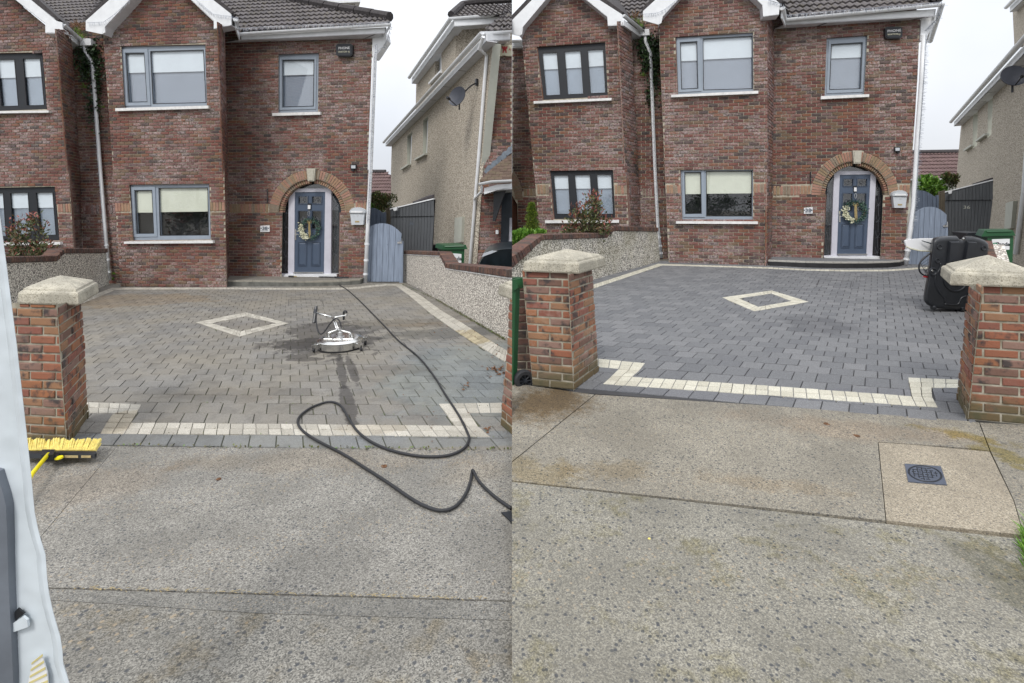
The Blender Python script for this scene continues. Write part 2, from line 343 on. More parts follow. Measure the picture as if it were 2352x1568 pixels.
# --- laying bricks, pavers and tiles one by one
def cuts(polys, v):
    xs = []
    for P in polys:
        for (u0, v0), (u1, v1) in zip(P, P[1:] + P[:1]):
            if (v0 <= v) != (v1 <= v): xs.append(u0 + (u1 - u0) * (v - v0) / (v1 - v0))
    xs.sort(); return list(zip(xs[::2], xs[1::2]))
def courses(polys, step, length, joint, v0=None, bond=.5, jit=.0, u0=0., minl=.035, rows=(), cover=False):
    """cells (uL,uR at the lower edge, uL,uR at the upper edge, v low, v high) filling the even-odd area of the outlines"""
    vs = [v for P in polys for _, v in P]; v = min(vs) if v0 is None else v0; out = []; k = 0; top = max(vs)
    rows = list(rows)
    while v < top - step * .25:
        if rows: v, step_ = rows[0], (rows[1] - rows[0]) if len(rows) > 1 else step; rows.pop(0)
        else: step_ = step
        step, keep_ = step_, step
        a = cuts(polys, v + joint * .5 + 1e-4); b = cuts(polys, v + step - joint * .5 - 1e-4); mid = cuts(polys, v + step * .5)
        ok = len(a) == len(b) == len(mid) and all(abs((x[0] + y[0]) / 2 - z[0]) < .03 and abs((x[1] + y[1]) / 2 - z[1]) < .03 for x, y, z in zip(a, b, mid))
        if not ok and cover:   # rows that end against raised setts run on underneath them
            al_ = sorted(a + b + mid); mg = []
            for x in al_:
                if mg and x[0] <= mg[-1][1]: mg[-1] = (mg[-1][0], max(mg[-1][1], x[1]))
                else: mg.append(x)
            a = b = mg
        elif not ok: a = b = mid
        for (al, ar), (bl, br) in zip(a, b):
            lo = min(al, bl); hi = max(ar, br); s0 = math.floor((lo - u0) / length) * length + u0 - length + (k % 2) * length * bond
            u = s0
            while u < hi:
                e = u + length; cl_, cr_ = u + joint / 2, e - joint / 2
                q = [max(cl_, al + joint * .3), min(cr_, ar - joint * .3), max(cl_, bl + joint * .3), min(cr_, br - joint * .3)]
                if q[1] - q[0] > minl or q[3] - q[2] > minl:
                    if q[1] < q[0]: q[0] = q[1] = (q[0] + q[1]) / 2
                    if q[3] < q[2]: q[2] = q[3] = (q[2] + q[3]) / 2
                    out.append((*q, v + joint / 2, min(v + step, top) - joint / 2))
                u = e
        v += step; step = keep_; k += 1
    return out
def soldier(pl, quad, wd, joint):
    """upright bricks side by side in a band given by picture corners TL TR BR BL"""
    tl, tr, br, bl = pl.uvs(quad); n = max(1, round((tr[0] - tl[0]) / wd)); out = []
    for i in range(n):
        f0, f1 = i / n, (i + 1) / n; L = lambda a, b, f: a + (b - a) * f
        out.append((L(bl[0], br[0], f0) + joint / 2, L(bl[0], br[0], f1) - joint / 2, L(tl[0], tr[0], f0) + joint / 2, L(tl[0], tr[0], f1) - joint / 2, (bl[1] + br[1]) / 2 + joint / 2, (tl[1] + tr[1]) / 2 - joint / 2))
    return out
def unit_mesh(name, mat, rv, ch=(.03, .1), jit=.012):
    """a unit brick: front face at 0 with worn, chamfered edges"""
    a, b = ch; g = lambda: random.uniform(-jit, jit); vs = []
    for sx, sy in ((-1, -1), (1, -1), (1, 1), (-1, 1)): vs.append((sx * (.5 - a) + g() * .5, sy * (.5 - b) + g() * 3, random.uniform(-.05, 0)))
    for sx, sy in ((-1, -1), (1, -1), (1, 1), (-1, 1)): vs.append((sx * .5 + g() * .3, sy * .5 + g() * 1.5, -.22))
    for sx, sy in ((-1, -1), (1, -1), (1, 1), (-1, 1)): vs.append((sx * .5, sy * .5, -1))
    fs = [(0, 1, 2, 3)] + [(i, i + 4, (i + 1) % 4 + 4, (i + 1) % 4) for i in range(4)] + [(i + 4, i + 8, (i + 1) % 4 + 8, (i + 1) % 4 + 4) for i in range(4)]
    me = bpy.data.meshes.new(name); me.from_pydata(vs, [], fs); me.materials.append(M[mat])
    at = me.attributes.new('rnd', 'FLOAT', 'FACE'); at.data.foreach_set('value', [rv] * len(fs)); return me, np.array(vs), fs
_UN = {}; _SK = {}
def units(mat, name, flat):
    if mat == 'brick_pillar' and (mat, name) not in _UN: _UN[(mat, name)] = [unit_mesh(name, mat, (i + .5) / 24, (.035, .12), .02) for i in range(24)]
    if (mat, name) not in _UN: _UN[(mat, name)] = [unit_mesh(name, mat, (i + .5) / 24, (.012, .014) if flat else (.03, .1), .004 if flat else .012) for i in range(24)]
    return _UN[(mat, name)]
class Lay:
    """collects cells of one kind over the surfaces of one thing, then links the 300 largest in the picture as objects and joins the rest"""
    def __init__(s, name, mat, depth=.02, flat=False, jd=.004): s.c = []; s.name = name; s.mat = mat; s.depth = depth; s.flat = flat; s.jd = jd; s.full = 0
    def put(s, pl, parent, cells, d=0.):
        for c in cells: s.c.append((pl, parent, c, d))
        return s
    def done(s, stuff_parent, stuff_name, limit=300, keep=None):
        sc_ = []
        for it in s.c:
            pl, par, c, d = it; a, b, e, f, v0, v1 = c; q = [proj(pl.w(u, v, d)) for u, v in ((a, v0), (b, v0), (f, v1), (e, v1))]
            xs = [p[0] for p in q]; ys = [p[1] for p in q]
            if max(xs) < -60 or min(xs) > 2412 or max(ys) < -60 or min(ys) > 1640: continue
            vis = not (max(xs) < 0 or min(xs) > 2352 or max(ys) < 0 or min(ys) > 1568)
            A = abs(sum(q[i][0] * q[(i + 1) % 4][1] - q[(i + 1) % 4][0] * q[i][1] for i in range(4))) / 2
            if keep and not keep(sum(xs) / 4, sum(ys) / 4): vis = False
            sc_.append((A if vis else -1, it))
        sc_.sort(key=lambda z: -z[0]); mb = MB(); U = units(s.mat, s.name, s.flat); n = 0
        for A, (pl, par, c, d) in sc_:
            a, b, e, f, v0, v1 = c; dd = d + random.uniform(-s.jd, s.jd); k = random.randrange(24); me, vs, fs = U[k]
            rect = abs(a - e) < .004 and abs(b - f) < .004
            if rect and pl.sk:
                key = (s.mat, s.name, round(b - a, 3), round(v1 - v0, 3), k)
                if key not in _SK:
                    if abs(b - a - s.full) > .004: rect = False
                    else: q = MB(); s.cell(q, Pl((0, 0, 0), pl.U, pl.V, True), (-(b - a) / 2, (b - a) / 2, -(b - a) / 2, (b - a) / 2, -(v1 - v0) / 2, (v1 - v0) / 2), 0, vs, fs, (k + .5) / 24); _SK[key] = q
                if rect and n < limit and A > 0:
                    n += 1; q = _SK[key]
                    if not isinstance(q, bpy.types.Mesh):
                        m3 = bpy.data.meshes.new(s.name); m3.from_pydata(q.v, [], q.f); m3.materials.append(M[s.mat]); at = m3.attributes.new('rnd', 'FLOAT', 'FACE'); at.data.foreach_set('value', q.r); _SK[key] = q = m3
                    o = bpy.data.objects.new(s.name, q); COL.objects.link(o); o.parent = par; o.location = pl.w((a + b) / 2, (v0 + v1) / 2, dd) - ORG[par.name]; continue
                rect = False
            if n < limit and A > 0:
                n += 1
                if rect:
                    o = bpy.data.objects.new(s.name, me); COL.objects.link(o); o.parent = par
                    mt = Matrix.Identity(4); mt.col[0] = (*(pl.U * (b - a)), 0); mt.col[1] = (*(pl.V * (v1 - v0)), 0); mt.col[2] = (*(pl.N * s.depth), 0)
                    mt.col[3] = (*(pl.w((a + b) / 2, (v0 + v1) / 2, dd) - ORG[par.name]), 1); o.matrix_local = mt
                else:
                    m2 = MB(); s.cell(m2, pl, c, dd, vs, fs, (k + .5) / 24); m2.build(s.name, s.mat, par)
            else: s.cell(mb, pl, c, dd, vs, fs, random.random())
        if mb.v: mb.build(stuff_name, s.mat, stuff_parent, kind='stuff')
        return n, len(sc_)
    def cell(s, mb, pl, c, d, vs, fs, r):
        a, b, e, f, v0, v1 = c; out = []
        for x, y, z in vs:
            ty = y + .5; tx = x + .5; l = a + (e - a) * ty; h = b + (f - b) * ty
            out.append(pl.w(l + (h - l) * tx, v0 + (v1 - v0) * ty, d + z * s.depth))
        mb.add(out, fs, 0, r)
def text(s_, pl, px, py, hpx, mat, parent, d=.003, bold=0., xs=1., name='lettering', ang=0):
    cu = bpy.data.curves.new('txt', 'FONT'); cu.body = s_; cu.align_x = 'CENTER'; cu.align_y = 'CENTER'; cu.size = 1; cu.extrude = .002; cu.offset = bold; cu.resolution_u = 3
    ob = bpy.data.objects.new('txt', cu); COL.objects.link(ob); bpy.context.view_layer.update()
    me = bpy.data.meshes.new_from_object(ob.evaluated_get(bpy.context.evaluated_depsgraph_get())); bpy.data.objects.remove(ob)
    c = pl.p(px, py); hh = (pl.p(px, py - hpx) - c).length / .72
    o = bpy.data.objects.new(name, me); me.name = name; me.materials.clear(); me.materials.append(M[mat]); COL.objects.link(o)
    o.parent = parent; m = Matrix.Identity(4); ca, sa = math.cos(ang), math.sin(ang)
    U = pl.U * ca + pl.V * sa; V = pl.V * ca - pl.U * sa
    m.col[0] = (*(U * hh * xs), 0); m.col[1] = (*(V * hh), 0); m.col[2] = (*pl.N, 0); m.col[3] = (*(c + pl.N * d - ORG[parent.name]), 1); o.matrix_local = m; return o
def smooth_path(pts, n=6):
    P = [Vector(q) for q in pts]; out = []
    for i in range(len(P) - 1):
        a, b, c, d = P[max(i - 1, 0)], P[i], P[i + 1], P[min(i + 2, len(P) - 1)]
        for k in range(n):
            t_ = k / n; out.append(.5 * ((2 * b) + (c - a) * t_ + (2 * a - 5 * b + 4 * c - d) * t_ ** 2 + (3 * b - a - 3 * c + d) * t_ ** 3))
    return out + [P[-1]]
def rv(s=1.): return Vector((random.gauss(0, s), random.gauss(0, s), random.gauss(0, s)))
Z = Vector((0, 0, 1))
def wave_mesh(name, mat, rv_, nw=2):
    n = 4 * nw; vs = []; fs = []
    for row, (y, dz) in enumerate(((-.56, .42), (.5, -.42))):
        for i in range(n + 1): vs.append((-.5 + i / n, y, dz + .42 * math.sin(2 * math.pi * nw * i / n)))
    for i in range(n + 1): vs.append((-.5 + i / n, -.56, -.25 + .42 * math.sin(2 * math.pi * nw * i / n)))
    for i in range(n): fs.append((i, i + 1, n + 2 + i, n + 1 + i)); fs.append((2 * n + 2 + i, 2 * n + 3 + i, i + 1, i))
    me = bpy.data.meshes.new(name); me.from_pydata(vs, [], fs); me.materials.append(M[mat]); me.polygons.foreach_set('use_smooth', [k % 2 == 0 for k in range(len(fs))])
    at = me.attributes.new('rnd', 'FLOAT', 'FACE'); at.data.foreach_set('value', [rv_] * len(fs)); return me, np.array(vs), fs
for mt_ in ('tile', 'tile_red'): _UN[(mt_, 'roof_tile')] = [wave_mesh('roof_tile', mt_, (i + .5) / 24) for i in range(24)]

class Side: pass
L, Rr = Side(), Side()
# the two plots: D runs from the street towards the houses, facade line and party walls meet obliquely
L.D = Vector((-.43, 1, 0)); Rr.D = Vector((.713, 1, 0))
L.bay = Pl(((400 - CX) / FP * 12.4, 12.4, 0), (1, -.11, .008), (0, 0, 1)); L.dm = 1.1
Rr.bay = Pl(((1650 - CX) / FP * 11.7, 11.7, 0), (1, -.25, 0), (0, 0, 1)); Rr.dm = .75
for s in (L, Rr):
    s.main = s.bay.mv(s.D * s.dm); s.rec = s.bay.mv(s.D * .75)
def ground(side, x, y):
    return Vector((x, y, -.0255 * y + .008 * (x + 5))) if side is L else Vector((x, y, .0255 * y))
g0 = ground(L, -5, 0); L.gr = Pl(g0, Vector((1, -.05, .008 + .0255 * .05)), Vector((-.43, 1, -.0255 - .43 * .008)), True)
g0 = ground(Rr, 5, 0); Rr.gr = Pl(g0, Vector((1, -.25, -.25 * .0255)), Vector((.713, 1, .0255)), True)
L.G = lambda px, py, up=0.: L.gr.p(px, py) + Z * up
Rr.G = lambda px, py, up=0.: Rr.gr.p(px, py) + Z * up

def window(side, house, pl, quad, panes, frame='frame_grey', rec=.07, blind=None, lower='painted_sky_low', sill=None, label=None, sashes=(), upper='blind'):
    f = pl.off(-rec); mb = MB(); mb.plate(f, quad, panes, .07, 0, 0)
    o = mb.build('window', [frame], house); 
    if label: o['label'] = label
    for k, q in enumerate(panes):
        c = [sum(p[0] for p in q) / 4, sum(p[1] for p in q) / 4]; gr = lambda s_: [(c[0] + (p[0] - c[0]) * s_, c[1] + (p[1] - c[1]) * s_) for p in q]
        MB().plate(f, gr(1.0), [gr(.93) if False else [(p[0] + (1.5 if p[0] < c[0] else -1.5), p[1] + (1.5 if p[1] < c[1] else -1.5)) for p in q]], .012, .004).build('gasket', 'gasket', o)
        MB().plate(f, gr(1.004), (), .02, -.035).build('pane', 'glass', o)
        if blind:
            yl, yr = blind[k]; tl, tr, br, bl = q
            MB().plate(f, [tl, tr, (tr[0] + (br[0] - tr[0]) * (yr - tr[1]) / (br[1] - tr[1]), yr), (tl[0] + (bl[0] - tl[0]) * (yl - tl[1]) / (bl[1] - tl[1]), yl)], (), .006, -.045).build('blind', upper, o)
    g = MB(); xs = [p[0] for p in quad]; ys = [p[1] for p in quad]
    cx_, cy_ = sum(xs) / 4, sum(ys) / 4; big = lambda k: [(cx_ + (x - cx_) * k, cy_ + (y - cy_) * k) for x, y in quad]
    if lower != 'room': MB().plate(f, big(1.02), (), .01, -.075).build('painted_sky_panel', lower, o)  # panel behind the glass carrying the painted sky reflection
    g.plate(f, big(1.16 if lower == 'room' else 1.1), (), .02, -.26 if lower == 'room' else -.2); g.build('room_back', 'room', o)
    for q, inner in sashes: MB().plate(f, q, [inner], .05, .018).build('sash', frame, o)
    if sill:
        tl, tr, br, bl = sill; P = [pl.p(*q) + pl.N * .005 for q in sill]
        sm = MB(); sm.prism(P, pl.N * .075, 0, .5); sm.build('sill', 'sill', o)
    return o
def wall_plate(pl, outer, holes, house, name='wall', t=.12, mat='mortar', rev='brick', d=-.015, vec=None):
    Dv = (L if pl.o.x < 0 else Rr).D; m = MB(); m.plate(pl, outer, holes, t, d, 0, 1, vec=vec or Dv * t); return m.build(name, [mat, rev], house)
def extr(side, pl, poly, dist, mat, house, name, parent=None):
    P = [pl.p(*q) for q in poly]; m = MB(); m.prism(P, side.D * dist, 0, .5); return m.build(name, mat, house)
def gutter(pts, house, name='gutter', r=.055, mat='pvc'):
    """half-round gutter trough swept along points"""
    m = MB(); n = 8; P = [Vector(q) for q in pts]; vs = []
    for i, q in enumerate(P):
        tg = (P[min(i + 1, len(P) - 1)] - P[max(i - 1, 0)]); tg.z = 0; tg.normalize(); sd = tg.cross(Z)
        for rr in (r, r - .006):
            for k in range(n + 1):
                a = math.pi * k / n; vs.append(q + sd * math.cos(a) * rr - Z * math.sin(a) * rr * 1.05)
    w = 2 * (n + 1); fs = []
    for i in range(len(P) - 1):
        for k in range(n):
            fs.append((i * w + k, i * w + k + 1, (i + 1) * w + k + 1, (i + 1) * w + k)); b = n + 1
            fs.append((i * w + b + k + 1, i * w + b + k, (i + 1) * w + b + k, (i + 1) * w + b + k + 1))
        for a, b in ((0, n + 1), (n, 2 * n + 1)): fs.append((i * w + a, i * w + b, (i + 1) * w + b, (i + 1) * w + a))
    for e in (0, (len(P) - 1) * w): fs.append(tuple(e + k for k in range(n + 1)))
    m.add(vs, fs, 0, .5); return m.build(name, mat, house)
def arch(pl, lay, parent, c, r0, r1, n, a0=0., a1=math.pi, skip=None, d=0., joint=.012):
    """wedge bricks round an arch, each in its own turned frame"""
    P = lambda r, a: pl.p(c[0] + r * math.cos(a), c[1] - r * math.sin(a))
    for i in range(n):
        a = a0 + (a1 - a0) * (i + .5) / n; da = (a1 - a0) / n
        if skip and skip(a): continue
        m0, m1 = P(r0, a), P(r1, a); V = (m1 - m0); Ln = V.length; V.normalize(); U = V.cross(pl.N); q = Pl(m0, U, V)
        cor = [(w - m0).dot(q.U) for w in (P(r0, a + da / 2), P(r0, a - da / 2), P(r1, a + da / 2), P(r1, a - da / 2))]; j2 = joint / 2
        lay.put(q, parent, [(cor[0] + j2, cor[1] - j2, cor[2] + j2, cor[3] - j2, j2, Ln - j2)], d)
def arc_px(c, r, a0, a1, n=16): return [(c[0] + r * math.cos(a0 + (a1 - a0) * i / n), c[1] - r * math.sin(a0 + (a1 - a0) * i / n)) for i in range(n + 1)]
def spikes(mb, pts, n, ln, side_dir, r=.0022):
    P = [Vector(q) for q in pts]; seg = [(P[i + 1] - P[i]).length for i in range(len(P) - 1)]; T = sum(seg)
    for k in range(n):
        s_ = T * (k + random.random()) / n; i = 0
        while i < len(seg) - 1 and s_ > seg[i]: s_ -= seg[i]; i += 1
        q = P[i].lerp(P[i + 1], min(1, s_ / seg[i])); d = (side_dir + rv(.28)).normalized() * ln * random.uniform(.5, 1.2)
        sd = d.cross(Vector((.3, 1, .2))).normalized() * r
        mb.add([q - sd, q + sd, q + d + sd * .6, q + d - sd * .6], [(0, 1, 2, 3)], 0, random.random())
def roof_tiles(pl, poly, house, lay, base_mat='verge'):
    m = MB(); m.plate(pl, poly, (), .05, -.05); b = m.build('roof', base_mat, house)
    lay.put(pl, b, courses([pl.uvs(poly)], .33, .30, .004, bond=0, minl=.02))
    return b
def roofplane(pl, eave_px, pitch=38):
    q = pl.p(*eave_px); n = Vector((pl.N.x, pl.N.y, 0)).normalized(); return Pl(q, pl.U, -n * math.cos(R(pitch)) + Z * math.sin(R(pitch)))

# ================================================================== the red brick house with the blue door (both plots)
def main_house(side, K):
    s = side; bay, main, rec, D = s.bay, s.main, s.rec, s.D
    h = thing('brick_house', s.G(*K['base']), K['label'], 'house', 'brick houses of the terrace')
    lay = Lay('brick', 'brick', .024); tan = Lay('arch_brick', 'brick_tan', .03); tan2 = Lay('arch_brick', 'brick_tan', .12)
    BL_, BJ = .215, .0135
    # bay front
    holes = [K['w1']['quad'], K['w2']['quad']]; w = wall_plate(bay, K['bay'], holes, h)
    sol = K['sol_bay']; lay.put(bay, w, courses([bay.uvs(K['bay'])] + [bay.uvs(q) for q in holes + sol], .0755, BL_, BJ))
    for q in sol: tan.put(bay, w, soldier(bay, q, .076, BJ))
    # bay return wall
    a = bay.p(*K['fc']); b = a + D * s.dm; rp = vplane(a, b); w2 = wall_plate(rp, K['ret'], (), h, vec=-rp.N * .02)
    lay.put(rp, w2, courses([rp.uvs(K['ret'])], .0755, BL_, BJ))
    # main front with the arched opening
    c, r = K['arch']; sp = c[1]; oj, ij = K['outer'], K['inner']
    arc = arc_px(c, r, math.pi, 0, 20)
    hole = [(ij[0], K['door_y']), (ij[0] , sp)] + [(c[0] - r, sp)] + arc[1:-1] + [(c[0] + r, sp), (ij[1], sp), (ij[1] + K['lean'], K['door_y'])]
    hole[0] = (ij[0] + K['lean'], K['door_y'])
    mhole = [(ij[0] + K['lean'], K['door_y']), (ij[0], sp)] + arc_px(c, K['rings'][1], math.pi, 0, 20) + [(ij[1], sp), (ij[1] + K['lean'], K['door_y'])]
    w3 = wall_plate(main, K['main'], [mhole, K['w3']['quad']], h, t=.22)
    solm = K['sol_main']; lay.put(main, w3, courses([main.uvs(K['main'])] + [main.uvs(q) for q in [hole, K['w3']['quad']] + solm], .0755, BL_, BJ))
    for q in solm: tan.put(main, w3, soldier(main, q, .076, BJ))
    arch(main, tan, w3, c, K['rings'][1], r, 46, skip=lambda a: abs(a - math.pi / 2) < .085)
    arch(main.off(-.05), tan2, w3, c, K['rings'][0], K['rings'][1] + 2, 44, skip=lambda a: abs(a - math.pi / 2) < .085)
    # recess wall by the party line
    w4 = wall_plate(rec, K['rec'], (), h); lay.put(rec, w4, courses([rec.uvs(K['rec']), rec.uvs(K['sol_rec'])], .0755, BL_, BJ)); lay.put(rec, w4, soldier(rec, K['sol_rec'], .076, BJ))
    n1 = lay.done(h, 'bricks'); tan2.done(h, 'inner_arch_bricks'); n2 = tan.done(h, 'arch_bricks')
    ks = K['key']; m = MB(); P = [main.p(*q) for q in ks]; m.prism(P, main.N * .07, 0, .5); cc = sum(P, Vector()) / 4
    m.prism([main.p(*q) + main.N * .07 for q in [(cx_ + (sum(p[0] for p in ks) / 4 - cx_) * .3, cy_ + (sum(p[1] for p in ks) / 4 - cy_) * .16) for cx_, cy_ in ks]], main.N * .012, 0, .5); m.build('keystone', 'stone', h)
    for k in ('w1', 'w2', 'w3'):
        wd = dict(K[k]); window(s, h, main if k == 'w3' else bay, wd.pop('quad'), wd.pop('panes'), **wd)
    # door set, recessed under the arch
    f = main.off(-.20); d = MB(); Dq = K['door']; fr = MB()
    fr.plate(f, K['dframe'], [Dq, *K['side_glass']], .07, 0); dfo = fr.build('door_frame', 'door_frame', h)
    for q in K['side_glass']:
        g = MB().plate(f, q, (), .012, -.03).build('side_pane', 'glass', dfo)
        cx_ = (q[0][0] + q[1][0]) / 2; lm = MB()
        for yy in (.2, .42, .64, .86):
            y0 = q[0][1] + (q[-1][1] - q[0][1]) * yy; dx = (q[3][0] - q[0][0]) * yy; X = cx_ + dx
            lm.tube([f.p(X - 5, y0 - 12), f.p(X - 4, y0 - 4), f.p(X + 1, y0), f.p(X + 5, y0 + 2)], .0032, 4); lm.tube([f.p(X + 5, y0 - 10), f.p(X + 1, y0), f.p(X - 3, y0 + 5)], .003, 4)
            lm.tube([f.p(X, y0), f.p(X + (q[3][0] - q[0][0]) * .18, y0 + 30)], .0028, 4)
        lm.build('leadwork', 'leading', dfo)
    dk = MB(); dk.plate(main.off(-.34), K['hall'], (), .02, 0); dk.build('hall_back', 'hall', dfo)
    tp = MB(); tp.plate(f, K['fan'], (), .012, -.03); tp.build('fanlight_pane', 'glass', dfo)
    # door leaf with panels
    (x0, y0), (x1, _), (x2, y2), (x3, _) = Dq
    def dq(u0, v0, u1, v1): # fractions of the leaf to a picture quad
        fx = lambda u, v: (x0 + (x3 - x0) * v) * (1 - u) + (x1 + (x2 - x1) * v) * u; fy = lambda v: y0 + (y2 - y0) * v
        return [(fx(u0, v0), fy(v0)), (fx(u1, v0), fy(v0)), (fx(u1, v1), fy(v1)), (fx(u0, v1), fy(v1))]
    lights = [dq(.13, .055, .43, .14), dq(.58, .055, .88, .14), dq(.13, .235, .43, .45), dq(.58, .235, .88, .45)]
    dl = f.off(-.02); m = MB(); m.plate(dl, Dq, lights, .05, 0); leaf = m.build('door', 'door', h)
    for q in lights:
        cx_ = sum(p[0] for p in q) / 4; cy_ = sum(p[1] for p in q) / 4; big = [(cx_ + (x - cx_) * 1.2, cy_ + (y - cy_) * (1.22 if q[2][1] - q[0][1] < 25 else 1.1)) for x, y in q]
        m = MB(); m.plate(dl, big, [q], .02, .012); m.build('glazing_bead', 'door_edge', leaf)
        MB().plate(dl, q, (), .01, -.02).build('door_pane', 'glass', leaf)
        m = MB(); w_ = (q[1][0] - q[0][0]) * .34; hh = min(w_, (q[2][1] - q[0][1]) * .36)
        ring = [dl.p(cx_, cy_ - hh), dl.p(cx_ + w_ * .8, cy_), dl.p(cx_, cy_ + hh), dl.p(cx_ - w_ * .8, cy_), dl.p(cx_, cy_ - hh)]; m.tube(ring, .0035, 4)
        ring = [dl.p(cx_ + math.cos(t_) * w_ * .45, cy_ + math.sin(t_) * hh * .45) for t_ in [i * math.pi / 4 for i in range(9)]]; m.tube(ring, .0035, 4); m.build('lead_pattern', 'leading', leaf)
    for u0, u1 in ((.12, .43), (.57, .88)):
        q = dq(u0, .615, u1, .915); m = MB(); cx_ = sum(p[0] for p in q) / 4; cy_ = sum(p[1] for p in q) / 4
        sh = lambda k1, k2: [(cx_ + (x - cx_) * k1, cy_ + (y - cy_) * k2) for x, y in q]
        m.plate(dl, q, [sh(.84, .94)], .02, .011); m.build('panel_moulding', 'door_edge', leaf)
        P0 = [dl.p(*p) + dl.N * .002 for p in sh(.78, .92)]; P1 = [dl.p(*p) + dl.N * .016 for p in sh(.5, .84)]
        MB().add(P0 + P1, [(0, 1, 5, 4), (1, 2, 6, 5), (2, 3, 7, 6), (3, 0, 4, 7), (4, 5, 6, 7)], 0, .5).build('door_panel', 'door', leaf)
    th = MB(); P = [f.p(*q) for q in K['threshold']]; th.prism(P, main.N * .10, 0, .5); th.build('threshold', 'pvc', dfo)
    q = dq(0., .985, 1, 1.0); MB().prism([dl.p(*p) for p in q], dl.N * .05, 0, .5).build('weather_bar', 'alu', leaf)
    m = MB(); hx, hy = dq(.045, .52, .1, .6)[0]; m.prism([dl.p(hx - 1.5, hy - 12), dl.p(hx + 1.5, hy - 12), dl.p(hx + 1.5, hy + 13), dl.p(hx - 1.5, hy + 13)], dl.N * .012, 0, .5)
    m.tube([dl.p(hx, hy) + dl.N * .01, dl.p(hx, hy) + dl.N * .05, dl.p(hx + 9, hy) + dl.N * .05], .009, 6); m.build('handle', 'steel', leaf)
    kx, ky = dq(.5, .165, .5, .2)[0]; m = MB(); m.prism([dl.p(kx - 3.5, ky - 5), dl.p(kx + 3.5, ky - 5), dl.p(kx + 3.5, ky + 9), dl.p(kx - 3.5, ky + 9)], dl.N * .03, 0, .5); m.build('spyhole_cover', 'black', leaf)
    m = MB(); m.prism([dl.p(kx - 3, ky - 1) + dl.N * .03, dl.p(kx + 3, ky - 1) + dl.N * .03, dl.p(kx + 3, ky + 8) + dl.N * .03, dl.p(kx - 3, ky + 8) + dl.N * .03], dl.N * .01, 0, .5); m.build('spyhole_plate', 'white', leaf)
    m = MB(); m.tube([dl.p(kx + 2.2 * math.cos(a), ky + 18 + 6 * math.sin(a)) + dl.N * .05 for a in [i * math.pi / 5 for i in range(11)]], .006, 5); m.build('knocker', 'steel', leaf)
    # roofline: barge boards, verge, soffits, fascia, gutters
    fb = bay.off(.26); m = MB(); m.plate(fb, K['barge'], (), .03, 0); m.build('bargeboard', 'pvc', h)
    soff = K['barge_in']; P = [fb.p(*q) for q in soff]; m = MB()
    bk = [bay.p(*q) for q in soff]
    for i in range(len(P) - 1):
        b0 = P[i] - fb.N * .28; b1 = P[i + 1] - fb.N * .28; m.prism([P[i], P[i + 1], b1, b0], Z * .015, 0, .5)
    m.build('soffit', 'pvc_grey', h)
    extr(s, fb, K['verge'], 2.6, 'verge', h, 'roof_verge')
    g = K['gut']; P1 = bay.off(.22).p(*g[0]); P2 = main.off(.36).p(*g[1]); P3 = main.off(.36).p(*g[2]); gutter([P1, P2, P3, P3 + D * 2.5], h, r=.062)
    fq = K['fascia']; pf = main.off(.27); m = MB(); m.plate(pf, fq, (), .03, 0)
    P = [pf.p(*fq[1]), pf.p(*fq[2])]; m.prism([P[0], P[0] + D * 3, P[1] + D * 3, P[1]], -main.U * .03, 0, .5)
    p0 = bay.off(.1).p(g[0][0] + 1, g[0][1] + 9); p1 = pf.p(*fq[0]); m.prism([p0, p1, p1 - Z * .16, p0 - Z * .16], -main.U * .03, 0, .5); m.build('fascia', 'pvc', h)
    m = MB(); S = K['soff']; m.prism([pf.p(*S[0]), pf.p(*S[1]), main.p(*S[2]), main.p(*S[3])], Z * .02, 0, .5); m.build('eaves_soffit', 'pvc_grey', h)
    for t_ in (.28, .93):
        a_ = pf.p(S[0][0] + (S[1][0] - S[0][0]) * t_, S[0][1] + (S[1][1] - S[0][1]) * t_); b_ = main.p(S[3][0] + (S[2][0] - S[3][0]) * t_, S[3][1] + (S[2][1] - S[3][1]) * t_)
        a_ = a_.lerp(b_, .15); MB().prism([a_ - Z * .004, a_ + main.U * .05 - Z * .004, b_ + main.U * .05 - Z * .004, b_ - Z * .004], Z * .003, 0, .5).build('soffit_vent', 'gasket', h)
    m = MB(); m.plate(main.off(.01), K['end_box'], (), .3, .02); m.build('eaves_box_end', 'pvc', h)
    tl = Lay('roof_tile', 'tile', .055)
    rp_ = roofplane(main.off(.33), g[2]); roof_tiles(rp_, K['roof'], h, tl)
    rp2 = roofplane(main.off(.33), K['valley_eave']); roof_tiles(rp2, K['valley'], h, tl)
    tl.done(h, 'roof_tiles')
    hp = [rp_.p(*q) + rp_.N * .03 for q in K['hip']]; n = 9
    for i in range(n):
        a_ = hp[0].lerp(hp[1], i / n); b_ = hp[0].lerp(hp[1], (i + .97) / n); m = MB(); m.tube([a_, b_], [.125, .115], 8); m.build('ridge_tile', 'verge', h)
    # attic dormer behind the ridge
    if K.get('dormer'):
        dp = main.mv(D * 4.5); q = K['dormer']; wl_ = MB(); wl_.prism([dp.p(*p) for p in q[0]], D * 2, 0, .5); dw = wl_.build('dormer', 'dash', h)
        m = MB(); m.prism([dp.off(.2).p(*p) for p in q[1]], D * 2.3, 0, .5); m.build('dormer_fascia', 'pvc', dw)
    return h

